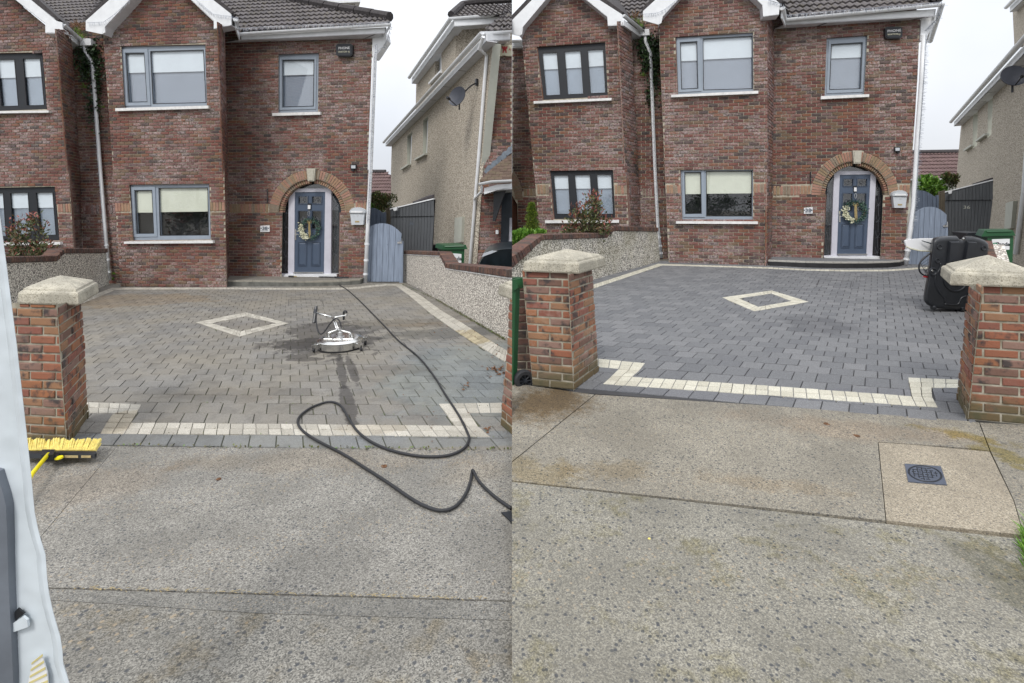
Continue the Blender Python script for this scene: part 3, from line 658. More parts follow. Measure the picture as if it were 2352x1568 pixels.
def Q(*a): return [(a[i], a[i + 1]) for i in range(0, len(a), 2)]
KL = dict(base=(400, 656), label='red brick house number 38 with blue door, behind the dirty unwashed driveway', bay=Q(276, 658, 520, 658, 514, 392, 507, 66, 492, 49, 363, -72, 241, 62, 236, 78, 259, 392),
    sol_bay=[Q(263, 466, 298, 465, 299, 486, 264, 487), Q(482, 463, 515.5, 463, 516, 485, 482, 485)], fc=(514, 392), ret=Q(502, 50, 517, 60, 524.5, 392, 527, 656, 520, 658, 514, 392),
    arch=((716, 488), 99), rings=(66, 77), outer=(617, 814), inner=(648, 781), lean=-2, door_y=646, main=Q(522, 655, 519, 392, 505, 62, 856, 74, 844, 392, 835, 655),
    sol_main=[Q(526, 468, 616, 467, 616, 488, 527, 489), Q(816, 463, 841, 463, 840, 485, 816, 487)], rec=Q(140, 60, 246, 40, 266, 392, 282, 656, 196, 657, 190, 567, 178, 392), sol_rec=Q(189, 470, 264, 470, 266, 492, 190, 492),
    key=Q(707, 387, 727, 387, 724, 416, 710, 416),
    w1=dict(quad=Q(277, 105, 471, 101, 475, 243, 285, 248), panes=[Q(289, 122, 332, 121.5, 339, 234, 296, 235), Q(345, 117, 468, 113.5, 474, 236, 351, 238.5)], blind=[(166.5, 165), (165.5, 162)], sill=Q(271, 249.5, 484, 243.5, 484, 250, 271, 256), label='wide grey framed bedroom window', sashes=[(Q(281, 113, 340, 112, 347, 242, 287, 243), Q(288, 121, 333, 120.5, 340, 235, 295, 236))]),
    w2=dict(quad=Q(296, 424, 480, 422, 484, 550, 305, 552), panes=[Q(310, 437, 350, 436.5, 354.5, 536, 314, 536.5), Q(364, 431, 478, 430, 480, 540, 367.5, 541)], blind=[(488, 488), (487, 485.5)], lower='room', upper='blind_cream', sill=Q(291, 554, 494, 551.5, 494, 557.5, 291, 559), label='wide grey framed living room window with cream blinds', sashes=[(Q(302, 429, 357, 428.5, 362, 543, 307, 544), Q(309, 436, 351, 435.5, 355.5, 537, 313, 537.5))]),
    w3=dict(quad=Q(639, 123, 732, 120, 730, 256, 639, 259), panes=[Q(649, 137.5, 722, 137, 720.5, 244, 649, 246)], blind=[(172, 170)], sill=Q(629, 260.5, 739, 257.5, 739, 264, 629, 267), label='small grey framed landing window', sashes=[(Q(643, 131, 728, 130, 726, 250, 643, 252.5), Q(648, 137, 723, 136, 721.5, 245, 648, 247))]),
    door=Q(677, 441, 747, 440, 744, 627, 675.5, 627.5), dframe=Q(663, 433, 761, 432, 759.5, 628, 777, 628, 777, 637, 647, 637, 647, 628, 661.5, 628), side_glass=[], hall=Q(640, 400, 790, 400, 790, 640, 640, 640), fan=Q(660, 412, 770, 412, 762, 432, 663, 433),
    threshold=Q(647, 629, 777, 628, 777, 634, 647, 636),
    barge=Q(197, 47, 363, -100, 530, 31, 531, 50, 531, 58, 491, 66, 491, 49, 363, -72, 241, 62, 241, 74, 234, 78, 197, 70), barge_in=Q(234, 78, 241, 62, 363, -72, 492, 49, 492, 66, 531, 58), verge=Q(197, 46, 193, 43, 363, -120, 536, 27, 531, 31, 363, -101),
    gut=[(541, 42), (550, 76), (897, 54)], fascia=Q(552, 80, 887, 62, 886, 76, 555, 92), soff=Q(555, 92, 886, 76, 856, 88, 519, 98), end_box=Q(856, 88, 886, 74, 889, 92, 872, 118, 862, 132, 857, 132),
    roof=Q(552, 70, 893, 49, 894, 39, 620, -12, 560, -50, 460, -50, 505, 5, 532, 27), hip=[(896, 41), (600, -14)], valley=Q(60, -40, 270, -40, 235, -2, 204, 36, 190, 86, 170, 66, 138, 46, 92, 2), valley_eave=(190, 88),
    dormer=[Q(690, -10, 816, -10, 816, 36, 690, 20), Q(690, -30, 830, -30, 828, 4, 690, 10)])
KR = dict(base=(1650, 606), label='red brick house number 38 with blue door, behind the clean dark driveway', bay=Q(1536, 604, 1761, 612, 1763, 392, 1763, 30, 1751, 12, 1640, -94, 1522, 38, 1513, 60, 1527, 392),
    sol_bay=[Q(1530, 424, 1563, 424, 1564, 446, 1531, 446), Q(1731, 421, 1762, 421, 1762, 443, 1731, 443)], fc=(1763, 392), ret=Q(1763, 22, 1781, 30, 1775, 392, 1773, 606, 1761, 612, 1763, 392),
    arch=((1964, 448), 101), rings=(67, 78), outer=(1863, 2065), inner=(1897, 2029), lean=-7, door_y=603, main=Q(1768, 612, 1770, 392, 1772, 30, 2115, 22, 2108, 180, 2094, 392, 2076, 614),
    sol_main=[Q(1776, 427, 1863, 425, 1862, 448, 1776, 449), Q(2066, 424, 2091, 424, 2090, 444, 2066, 446)], rec=Q(1430, 50, 1530, 40, 1535, 392, 1544, 604, 1478, 604, 1469, 520, 1461, 392), sol_rec=Q(1475, 430, 1531, 430, 1532, 451, 1476, 451),
    key=Q(1956, 346, 1977, 346, 1974, 376, 1959, 376),
    w1=dict(quad=Q(1551, 84, 1730, 73, 1731, 212, 1556, 217), panes=[Q(1562, 97.5, 1601, 95, 1603.5, 203, 1565, 205), Q(1614, 88, 1728, 81.5, 1729, 204, 1615, 207)], blind=[(139, 137.5), (135.5, 130)], sill=Q(1541, 219, 1740, 209.5, 1740, 216, 1541, 224.5), label='wide grey framed bedroom window', sashes=[(Q(1555, 89, 1608, 86, 1611, 209, 1558, 212), Q(1561, 97, 1602, 94.5, 1604.5, 204, 1564, 206))]),
    w2=dict(quad=Q(1562, 390.5, 1730, 389, 1730, 506, 1566, 505), panes=[Q(1572, 395.5, 1610, 395, 1611.5, 490.5, 1574, 491), Q(1621.5, 392.5, 1727.5, 392, 1727, 496.5, 1622, 496.5)], blind=[(445.5, 445), (444.5, 443.5)], lower='room', upper='blind_cream', sill=Q(1552, 507.5, 1739, 508, 1739, 514, 1552, 513), label='wide grey framed living room window with cream blinds', sashes=[(Q(1567, 391.5, 1617, 391, 1619, 498, 1569, 498), Q(1571, 395, 1611, 394, 1612.5, 491.5, 1573, 492))]),
    w3=dict(quad=Q(1899, 86, 1993, 80, 1985, 217, 1894, 221), panes=[Q(1909, 101.5, 1981, 97.5, 1976.5, 204, 1904.5, 206)], blind=[(133, 130)], sill=Q(1883, 222, 1993, 217.5, 1993, 223.5, 1883, 229), label='small grey framed landing window', sashes=[(Q(1903, 94, 1988, 89, 1981, 211, 1898, 214.5), Q(1908, 101, 1982, 96.5, 1977.5, 205, 1903.5, 207))]),
    door=Q(1929, 401, 2000, 400, 1990, 585, 1922, 586), dframe=Q(1916, 393, 2013, 392, 2003.5, 587, 2020, 588, 2020, 596, 1890, 594, 1891, 587, 1909, 586), side_glass=[], hall=Q(1890, 360, 2040, 360, 2040, 604, 1880, 604), fan=Q(1915, 374, 2020, 374, 2013, 392, 1917, 393),
    threshold=Q(1890, 588, 2020, 588, 2020, 594.5, 1890, 594),
    barge=Q(1477, 25, 1637, -122, 1792, 8, 1790, 22, 1789, 34, 1753, 38, 1751, 12, 1640, -94, 1522, 38, 1519, 52, 1512, 56, 1477, 46), barge_in=Q(1512, 56, 1522, 38, 1640, -94, 1751, 12, 1753, 38, 1789, 34), verge=Q(1477, 24, 1473, 20, 1637, -142, 1800, 2, 1793, 7, 1637, -123),
    gut=[(1796, 16), (1805, 43), (2164, 8)], fascia=Q(1805, 46, 2150, 20, 2148, 36, 1802, 56), soff=Q(1802, 57, 2148, 37, 2115, 44, 1781, 66), end_box=Q(2115, 44, 2148, 36, 2150, 50, 2130, 80, 2118, 94, 2113, 94),
    roof=Q(1808, 38, 2160, 3, 2161, -6, 1900, -60, 1700, -60, 1780, -6, 1797, 4), hip=[(2162, -5), (1880, -65)], valley=Q(1350, -40, 1545, -40, 1505, -2, 1490, 20, 1480, 66, 1455, 50, 1432, 30, 1385, -10), valley_eave=(1474, 70))
# glass beside the door: curved under the arch
KL['side_glass'] = []; KR['side_glass'] = []
HL = main_house(L, KL); HR = main_house(Rr, KR)
def sidelights(side, h, quads, back):
    f = side.main.off(-.20)
    fr = [o for o in h.children if o.name.startswith('door_frame')][0]
    for q in quads:
        MB().plate(f, q, (), .012, -.03).build('side_pane', 'glass', fr); lm = MB(); y0, y1 = q[0][1], q[-1][1]
        for k in (.16, .36, .56, .76, .95):
            y = y0 + (y1 - y0) * k; X = (q[0][0] + q[1][0]) / 2 + (q[2][0] - q[1][0]) * k
            lm.tube([f.p(X - 5, y - 13), f.p(X - 3.5, y - 4), f.p(X, y), f.p(X + 5, y + 2)], .0032, 4); lm.tube([f.p(X + 5, y - 9), f.p(X, y), f.p(X - 5, y + 3)], .003, 4); lm.tube([f.p(X, y), f.p(X - .5, y + 26)], .0028, 4)
        lm.build('leadwork', 'leading', fr)
sidelights(L, HL, [Q(652, 462, 663, 445, 662, 628, 648, 628), Q(761, 445, 776, 470, 777, 628, 760, 628)], 0)
sidelights(Rr, HR, [Q(1902, 424, 1916, 404, 1910, 587, 1891, 587), Q(2014, 404, 2026, 424, 2021, 588, 2004, 588)], 0)

# ================================================================== neighbour's bay house with black windows
def neighbour(side, K):
    s = side; bay = s.bay; h = thing('brick_house', bay.p(*K['base']), K['label'], 'house', 'brick houses of the terrace')
    lay = Lay('brick', 'brick', .024); tan = Lay('band_brick', 'brick_tan', .03); BL_, BJ = .215, .0135
    holes = [w['quad'] for w in K['wins']]; w = wall_plate(bay, K['bay'], holes, h)
    lay.put(bay, w, courses([bay.uvs(K['bay'])] + [bay.uvs(q) for q in holes + K['sol']], .0755, BL_, BJ))
    for q in K['sol']: tan.put(bay, w, soldier(bay, q, .076, BJ))
    a = bay.p(*K['fc']); b = a + s.D * .75; rp = vplane(a, b); w2 = wall_plate(rp, K['ret'], (), h, vec=-rp.N * .02); lay.put(rp, w2, courses([rp.uvs(K['ret']), rp.uvs(K['sol_ret'])], .0755, BL_, BJ)); lay.put(rp, w2, soldier(rp, K['sol_ret'], .076, BJ))
    if 'strip' in K:
        mp = s.main; w3 = wall_plate(mp, K['strip'], [K['opening']], h, t=.2); lay.put(mp, w3, courses([mp.uvs(K['strip']), mp.uvs(K['arch_hole'])] + [mp.uvs(q) for q in K['sol_strip']], .0755, BL_, BJ))
        for q in K['sol_strip']: tan.put(mp, w3, soldier(mp, q, .076, BJ))
        arch(mp, tan, w3, (1098, 458), 84, 103, 52, 0, math.pi / 2, skip=lambda a: 1098 + 103 * math.cos(a) < 1180); arch(mp.off(-.06), tan, w3, (1098, 458), 76, 86, 52, 0, math.pi / 2, skip=lambda a: 1098 + 86 * math.cos(a) < 1180)
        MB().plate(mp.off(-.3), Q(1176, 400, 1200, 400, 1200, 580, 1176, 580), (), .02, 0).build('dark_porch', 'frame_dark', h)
        gutter([mp.off(.3).p(1176.5, 93), mp.off(.3).p(1199, 92)], h, r=.06); m = MB(); m.plate(mp.off(.22), Q(1176, 98, 1200, 97, 1200, 108, 1176, 109), (), .03, 0); m.build('fascia', 'pvc', h)
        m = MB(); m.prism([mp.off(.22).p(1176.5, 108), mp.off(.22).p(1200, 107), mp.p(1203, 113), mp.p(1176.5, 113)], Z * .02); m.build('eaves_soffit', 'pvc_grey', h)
    lay.done(h, 'bricks'); tan.done(h, 'band_bricks')
    for wd in K['wins']:
        wd = dict(wd); window(s, h, bay, wd.pop('quad'), wd.pop('panes'), frame='frame_dark', lower='painted_sky_pale', **wd)
    fb = bay.off(.26); m = MB(); m.plate(fb, K['barge'], (), .03, 0); m.build('bargeboard', 'pvc', h)
    P = [fb.p(*q) for q in K['barge_in']]; m = MB()
    for i in range(len(P) - 1): m.prism([P[i], P[i + 1], P[i + 1] - fb.N * .28, P[i] - fb.N * .28], Z * .015, 0, .5)
    m.build('soffit', 'pvc_grey', h); extr(s, fb, K['verge'], 2.6, 'verge', h, 'roof_verge')
    g = K['gut']; gutter([bay.off(.22).p(*g[0]), s.rec.off(.1).p(*g[1])], h, r=.055)
    S = K['soff']; m = MB(); m.prism([fb.p(*S[0]), fb.p(*S[1]), s.rec.p(*S[2]), s.rec.p(*S[3])], Z * .02, 0, .5); m.build('eaves_soffit', 'pvc_grey', h)
    p0, p1 = fb.p(*S[1]), s.rec.p(*S[2]); m = MB(); m.prism([p0, p1, p1 + Z * .13, p0 + Z * .13], bay.U * .02, 0, .5); m.build('fascia', 'pvc', h)
    return h
ul = dict(quad=Q(-62, 122, 97, 119, 107, 250, -50, 256), panes=[Q(-56, 136, -20, 136, -12, 246, -46, 247), Q(-8, 135, 34, 134.5, 43, 243.5, 2, 245), Q(51, 133, 93, 132, 102.5, 242, 60, 243)], blind=[(180, 180), (178, 177), (176, 174)], sill=Q(-60, 257, 119, 254.5, 119, 259.5, -60, 262), label='black framed upstairs window')
ll = dict(quad=Q(-24, 431, 125, 428, 136, 552, -10, 556), panes=[Q(-18, 443, 8, 442, 15, 543, -8, 544), Q(22, 442, 65, 441, 72, 541, 28, 542), Q(81, 441, 122, 440.5, 129.5, 540, 91, 541)], blind=[(478, 478), (478, 477.5), (477, 476.5)], sill=Q(-20, 557, 145, 555, 145, 561, -20, 563), label='black framed downstairs window')
NL = neighbour(L, dict(base=(40, 640), label='red brick house with black window frames beside the dirty driveway, partly cut off', bay=Q(-80, 600, 170, 600, 157, 392, 132, 90, 104, 58, -45, -64, -80, -35), sol=[Q(131, 467, 161, 467, 163, 488, 132, 488)],
    fc=(157, 392), ret=Q(130, 66, 164, 70, 185, 392, 198, 600, 170, 600, 157, 392), sol_ret=Q(162, 467, 189, 469, 190, 491, 163, 488), wins=[ul, ll],
    barge=Q(-45, -100, 72, 0, 130, 48, 143, 51, 143, 75, 104, 75, 104, 54, 36, 0, -45, -64, -80, -35, -80, -70), barge_in=Q(-45, -64, 36, 0, 104, 54, 104, 75, 143, 75), verge=Q(-45, -118, 90, 0, 137, 43, 131, 47, 72, -1, -45, -101, -80, -72, -80, -90),
    gut=[(145, 54), (188, 92)], soff=Q(106, 76, 143, 76, 186, 110, 165, 114)))
ur = dict(quad=Q(1232, 107, 1390, 95.5, 1396, 221, 1246, 229), panes=[Q(1245, 120, 1280, 118.5, 1288, 218.5, 1253.5, 220), Q(1296, 116.5, 1334, 114.5, 1341, 216, 1303, 217.5), Q(1349, 113, 1386, 111, 1391.5, 213.5, 1355.5, 215)], blind=[(158.5, 157), (156, 153.5), (152, 149.5)], sill=Q(1227, 233.5, 1405, 226, 1405, 231.5, 1227, 239), label='black framed upstairs window')
lr = dict(quad=Q(1261, 390.5, 1408, 390, 1413, 502, 1271, 503), panes=[Q(1271, 401.5, 1306, 401, 1311, 492, 1278, 492), Q(1319, 400.5, 1356, 400, 1362, 492, 1327, 492), Q(1370, 399.5, 1405, 399.5, 1409.5, 492, 1376, 492)], blind=[(433.5, 433), (433, 432.5), (432.5, 432)], sill=Q(1253, 505.5, 1422, 504.5, 1422, 511, 1253, 512), label='black framed downstairs window')
NR = neighbour(Rr, dict(base=(1340, 590), label='red brick house with black window frames beside the clean dark driveway', bay=Q(1244, 575, 1447, 575, 1437, 392, 1422, 66, 1395, 42, 1347, 0, 1291, -45, 1253, 0, 1201, 62, 1198, 84, 1226, 392), sol=[Q(1233, 423, 1260, 423, 1261, 446, 1234, 446), Q(1411, 423, 1440, 423, 1441, 446, 1412, 446)],
    fc=(1437, 392), ret=Q(1420, 48, 1450, 56, 1467, 392, 1476, 560, 1447, 575, 1437, 392), sol_ret=Q(1441, 424, 1473, 429, 1474, 450, 1442, 446), wins=[ur, lr],
    strip=Q(1176, 110, 1200, 108, 1228, 392, 1246, 575, 1176, 575), opening=Q(1176, 450, 1177, 450, 1188, 470, 1190, 575, 1176, 575), arch_hole=Q(1176, 391, 1176, 575, 1190, 575, 1189, 458, 1201, 458, 1199, 436, 1192, 414, 1182, 396), sol_strip=[Q(1202, 433, 1230, 433, 1231, 450, 1203, 450)],
    barge=Q(1176, 46, 1221, 0, 1296, -82, 1378, 0, 1428, 32, 1430, 34, 1430, 57, 1396, 58, 1395, 39, 1347, 0, 1291, -47, 1253, 0, 1201, 62, 1199, 78, 1193, 82, 1176, 78), barge_in=Q(1193, 82, 1201, 62, 1253, 0, 1291, -45, 1347, 0, 1395, 39, 1396, 58, 1430, 57), verge=Q(1176, 45, 1176, 34, 1210, -2, 1296, -100, 1392, -2, 1431, 27, 1428, 31, 1378, -1, 1296, -83, 1221, -1),
    gut=[(1431, 33), (1477, 70)], soff=Q(1396, 59, 1431, 58, 1474, 88, 1451, 92)))

# ================================================================== rendered house across the side passage
def side_house(side, K):
    s = side; D = s.D; A = Vector(K['A']); sp = vplane(A, A + D * 5)
    h = thing('rendered_house', K['org'], K['label'], 'house', 'pebbledashed houses')
    w = MB(); w.plate(sp, K['wall'], [q['hole'] for q in K['wins']], .2, 0, 0, 1); w.build('side_wall', ['dash', 'meter'], h)
    for q in K['wins']:
        f = sp.off(-.12); m = MB(); hq = q['hole']; cx_ = sum(p[0] for p in hq) / 4; cy_ = sum(p[1] for p in hq) / 4; inn = [(cx_ + (x - cx_) * .62, cy_ + (y - cy_) * .9) for x, y in hq]
        m.plate(f, hq, [inn], .06, 0); o = m.build('window', 'pvc', h); MB().plate(f, inn, (), .01, -.02).build('pane', 'glass', o); MB().plate(f, inn, (), .01, -.1).build('painted_sky_panel', 'painted_sky_pale', o)  # the panel behind the pane holds a painted sky reflection
        sl_ = [sp.p(*p) for p in q['sill']]; MB().prism([sl_[0], sl_[1], sl_[1] + sp.N * .1, sl_[0] + sp.N * .1], Z * -.06, 0, .5).build('sill', 'meter', o)
    e0, e1 = sp.off(.33).p(*K['eave'][0]), sp.off(.33).p(*K['eave'][1])
    fr = s.bay.U
    fd = sp.off(.24); Pts = [e0, e1]
    if K.get('front'): Pts.append(Vector(K['front']))
    gutter(Pts, h, r=.06)
    in_ = -sp.N
    m = MB(); a0, a1 = e0 + in_ * .09 - Z * .02, e1 + in_ * .09 - Z * .02; m.prism([a0, a1, a1 - Z * .17, a0 - Z * .17], in_ * .03, 0, .5); 
    if K.get('front'):
        f0, f1 = a1.copy(), Vector(K['front']) + D * .09 - Z * .02; m.prism([f0, f1, f1 - Z * .17, f0 - Z * .17], D * .03, 0, .5)
    m.build('fascia', 'pvc', h)
    m = MB(); m.prism([a0 - Z * .17, a1 - Z * .17, a1 - Z * .17 + in_ * .26, a0 - Z * .17 + in_ * .26], Z * .02, 0, .5)
    if K.get('front'): m.prism([f0 - Z * .172, f1 - Z * .172, f1 - Z * .172 + D * .4, f0 - Z * .172 + D * .4 + in_ * .1], Z * .02, 0, .5)
    m.build('eaves_soffit', 'pvc_grey', h)
    m = MB(); n = 9
    for i in range(n):
        q = (a0 - Z * .172).lerp(a1 - Z * .172, (i + .6) / n); MB().prism([q, q + in_ * .2, q + in_ * .2 + D * .03, q + D * .03], Z * .003, 0, .5).build('soffit_vent', 'gasket', h)
    return h, sp, e0, e1
AL = Vector(((1104 - CX) / FP * 12.3, 12.3, 0)); spL = vplane(AL, AL + L.D * 5)
nfL = Pl(AL, L.bay.U, Z)
eR = nfL.off(.35).p(1176, 70)
HNL, spL, e0, e1 = side_house(L, dict(A=AL, org=(AL.x, AL.y, -.4), label='beige pebbledashed house with attic dormer and satellite dish beside the dirty driveway', wall=Q(900, 322, 1118, 92, 1132, 100, 1104, 392, 1085, 660, 899, 640, 898, 392),
    wins=[dict(hole=Q(935, 313, 947, 301, 944, 378, 935, 386), sill=Q(925, 387, 944, 375)), dict(hole=Q(972, 277, 984, 264, 981, 351, 971, 361), sill=Q(957, 365, 982, 351))], eave=[(881, 326), (1108, 73)], front=eR))
R1 = spL
# brick front, corner strip, downpipe, porch canopy of that house
lay = Lay('brick', 'brick', .024); fo = Q(1130, 100, 1176, 100, 1176, 660, 1090, 660, 1109, 392); wf = wall_plate(nfL, fo, (), HNL)
lay.put(nfL, wf, courses([nfL.uvs(fo)], .0755, .215, .011)); lay.done(HNL, 'bricks')
m = MB(); m.plate(nfL, Q(1122, 100, 1131, 100, 1110, 392, 1092, 660, 1084, 660, 1102, 392), (), .06, .03); m.build('corner_strip', 'dash', HNL)
po = spL.off(.05); m = MB(); m.tube([spL.off(.33).p(1110, 84), spL.off(.33).p(1101, 112), po.p(1118, 128), po.p(1112, 200), po.p(1097, 392), po.p(1079, 612)], .04, 10); m.build('downpipe', 'pvc', HNL)
cpn = nfL.off(.75); m = MB()
m.prism([nfL.off(.9).p(*q) for q in Q(1126, 404, 1176, 380, 1176, 414, 1102, 416)], L.D * 0.02); 
cr = Pl(cpn.p(1102, 414), nfL.U, -nfL.N * math.cos(R(42)) + Z * math.sin(R(42)))
lt = Lay('roof_tile', 'tile_brown', .02, True); cb = MB().plate(cr, Q(1102, 415, 1118, 398, 1150, 372, 1176, 352, 1176, 413), (), .04, -.01).build('canopy', 'tile_brown', HNL)
lt.put(cr, cb, courses([cr.uvs(Q(1102, 413, 1118, 396, 1150, 370, 1176, 350, 1176, 412))], .1, .17, .006)); lt.done(HNL, 'roof_tiles')
gutter([cpn.off(.06).p(1101, 420), cpn.off(.10).p(1130, 414), cpn.off(.10).p(1176, 412)], HNL, r=.06)
m = MB(); m.plate(cpn, Q(1112, 432, 1140, 424, 1176, 421, 1176, 434, 1145, 435, 1112, 446), (), .04, 0); m.build('canopy_fascia', 'pvc', HNL)
m = MB(); m.prism([cpn.p(*q) for q in Q(1112, 440, 1176, 432)] + [nfL.p(*q) for q in Q(1176, 440, 1108, 446)], Z * .02); m.build('canopy_soffit', 'pvc_grey', HNL)
m = MB(); m.tube([cpn.off(-.02).p(1107, 428), cpn.off(-.1).p(1106, 440), nfL.off(.2).p(1094, 452), po.p(1089, 458)], .03, 8); m.build('canopy_downpipe', 'pvc', HNL)
m = MB()
m.prism([nfL.off(.45).p(*q) for q in Q(1134, 440, 1163, 434, 1158, 446, 1142, 492, 1137, 508, 1131, 507, 1133, 490)], nfL.N * -.10); m.build('canopy_bracket', 'black', HNL)
m = MB(); m.plate(nfL.off(.03), Q(1153, 444, 1176, 441, 1176, 640, 1148, 640), (), .05, .02); m.build('door_surround', 'pole_dark', HNL)
m = MB(); m.plate(nfL.off(.03), Q(1171, 500, 1176, 500, 1176, 640, 1166, 640), (), .05, .035); m.build('door_post', 'door_frame', HNL)
m = MB(); m.plate(nfL.off(.03), Q(1139, 528, 1145, 528, 1145, 537, 1139, 537), (), .03, .03); m.build('doorbell', 'white', HNL)
m = MB(); m.plate(nfL.off(.03), Q(1155, 434, 1176, 431, 1176, 441, 1155, 444), (), .05, .03); m.build('door_lintel', 'pvc', HNL)
for i in range(6):
    x = 1112 + i * 12; y = 394 - i * 10.5; q = Q(x, y, x + 8, y - 14, x + 14, y - 16, x + 16, y - 2, x + 6, y + 6); m = MB(); m.plate(nfL.off(.02), [(min(a, 1176), b) for a, b in q], (), .015, .02 + .004 * i); m.build('flashing', 'lead', HNL)
# its front roof slope and attic dormer
rpn = Pl(eR, nfL.U, -nfL.N * math.cos(R(36)) + Z * math.sin(R(36))); lt = Lay('roof_tile', 'tile', .055); roof_tiles(rpn, Q(1112, 67, 1128, 54, 1150, 37, 1176, 24, 1176, 66), HNL, lt)
dA = Vector(((1045 - CX) / FP * 16, 16, 0)); dsp = vplane(dA, dA + L.D * 5); dfp = Pl(dA, L.bay.U, Z)
m = MB(); m.plate(dsp, Q(956, 176, 1036, 50, 1046, 50, 1046, 200, 954, 300), [Q(1000, 131, 1014, 115, 1014, 163, 999, 178)], .3, 0); dw = m.build('dormer_side_wall', 'dash', HNL)
m = MB(); m.plate(dfp, Q(1046, 50, 1176, 40, 1176, 120, 1046, 140), (), .3, 0); m.build('dormer_front_wall', 'dash', HNL)
f = dsp.off(-.06); q = Q(1000, 131, 1014, 115, 1014, 163, 999, 178); inn = Q(1002, 134, 1012, 121, 1012, 161, 1001, 173); m = MB(); m.plate(f, q, [inn], .06, 0); o = m.build('window', 'pvc', HNL); MB().plate(f, inn, (), .01, -.02).build('pane', 'glass', o); MB().plate(f, inn, (), .01, -.08).build('painted_sky_panel', 'painted_sky_pale', o)  # sky reflection painted on a panel behind the dormer pane
MB().prism([dsp.p(990, 190), dsp.p(1016, 163), dsp.p(1016, 163) + dsp.N * .1, dsp.p(990, 190) + dsp.N * .1], -Z * .06).build('sill', 'pvc', o)
d0, d1 = dsp.off(.33).p(940, 177), dsp.off(.33).p(1036, 40); d2 = dfp.off(.33).p(1176, 30); gutter([d0, d1, d2], HNL, r=.07)
in_ = -dsp.N; m = MB(); a0, a1, a2 = d0 + in_ * .1, d1 + in_ * .1, d2 + L.D * .1; m.prism([a0, a1, a1 - Z * .25, a0 - Z * .25], in_ * .03); m.prism([a1, a2, a2 - Z * .25, a1 - Z * .25], L.D * .03); m.build('dormer_fascia', 'pvc', HNL)
m = MB(); m.prism([a0 - Z * .25, a1 - Z * .25, a1 - Z * .25 + in_ * .3, a0 - Z * .25 + in_ * .3], Z * .02); m.prism([a1 - Z * .252, a2 - Z * .252, a2 - Z * .252 + L.D * .35, a1 - Z * .252 + L.D * .35], Z * .02); m.build('dormer_soffit', 'pvc_grey', HNL)
rpd = Pl(d1, nfL.U, -nfL.N * math.cos(R(32)) + Z * math.sin(R(32))); roof_tiles(rpd, Q(1038, 37, 1046, 28, 1062, 14, 1090, 10, 1176, 5, 1176, 28), HNL, lt); lt.done(HNL, 'roof_tiles')
m = MB(); m.tube([rpd.p(1036, 37) + Z * .05, rpd.p(1062, 13) + Z * .05, rpd.p(1092, 9) + Z * .06, rpd.p(1176, 3) + Z * .06], .11, 8); m.build('ridge_tile', 'verge', HNL)

AR = Vector(((2420 - CX) / FP * 9.5, 9.5, 0))
# R plot: the near corner of the rendered house lies past the picture edge
t_ = (AR.x - (2196 - CX) / FP * AR.y) / ((2196 - CX) / FP - Rr.D.x)
HNR, spR, r0, r1 = side_house(Rr, dict(A=AR, org=(AR.x, AR.y, .2), label='beige pebbledashed house with meter box beside the clean dark driveway', wall=Q(2208, 280, 2420, 40, 2420, 640, 2188, 600, 2198, 392),
    wins=[dict(hole=Q(2235, 265, 2246, 254, 2244, 334, 2234, 341), sill=Q(2221, 343, 2239, 331)), dict(hole=Q(2269, 230, 2281, 217, 2277, 308, 2268, 318), sill=Q(2250, 321, 2272, 305))], eave=[(2184, 279), (2420, 10)]))
m = MB(); q0, q1 = Vector(spR.mv(Rr.D * 0).off(-2.0).p(2312, 20)), None
dsp2 = spR.off(-1.6); m.plate(dsp2, Q(2325, 10, 2420, -60, 2420, 80, 2330, 110), (), .3, 0); m.build('dormer_side_wall', 'dash', HNR)
a_, b_ = dsp2.off(.3).p(2311, 16), dsp2.off(.3).p(2420, -96); gutter([a_, b_], HNR, r=.07); m = MB(); i_ = -dsp2.N; m.prism([a_ + i_ * .1, b_ + i_ * .1, b_ + i_ * .1 - Z * .22, a_ + i_ * .1 - Z * .22], i_ * .03); m.build('dormer_fascia', 'pvc', HNR)
m = MB(); m.prism([a_ + i_ * .1 - Z * .22, b_ + i_ * .1 - Z * .22, b_ + i_ * .4 - Z * .22, a_ + i_ * .4 - Z * .22], Z * .02); m.build('dormer_soffit', 'pvc_grey', HNR)
m = MB(); m.tube([spR.off(.05).p(2366, 250), spR.off(.05).p(2352, 440), spR.off(.05).p(2333, 582)], .045, 10); m.build('downpipe', 'pvc', HNR)
def meter(sp, q, label):
    m = MB(); P = [sp.p(*p) for p in q]; m.prism(P, sp.N * .07); w = m.build('meter_box', 'meter', None, loc=P[3]); tag(w, label, 'meter box', 'gas and electricity meter boxes')
meter(spL, Q(1050, 500, 1068, 497, 1065, 556, 1048, 557), 'putty coloured meter box on pebbledash above the green bin showing only da')
meter(spR, Q(2319, 466, 2337, 461, 2331, 524, 2315, 526), 'putty coloured meter box on pebbledash above the bin with the full printed name')
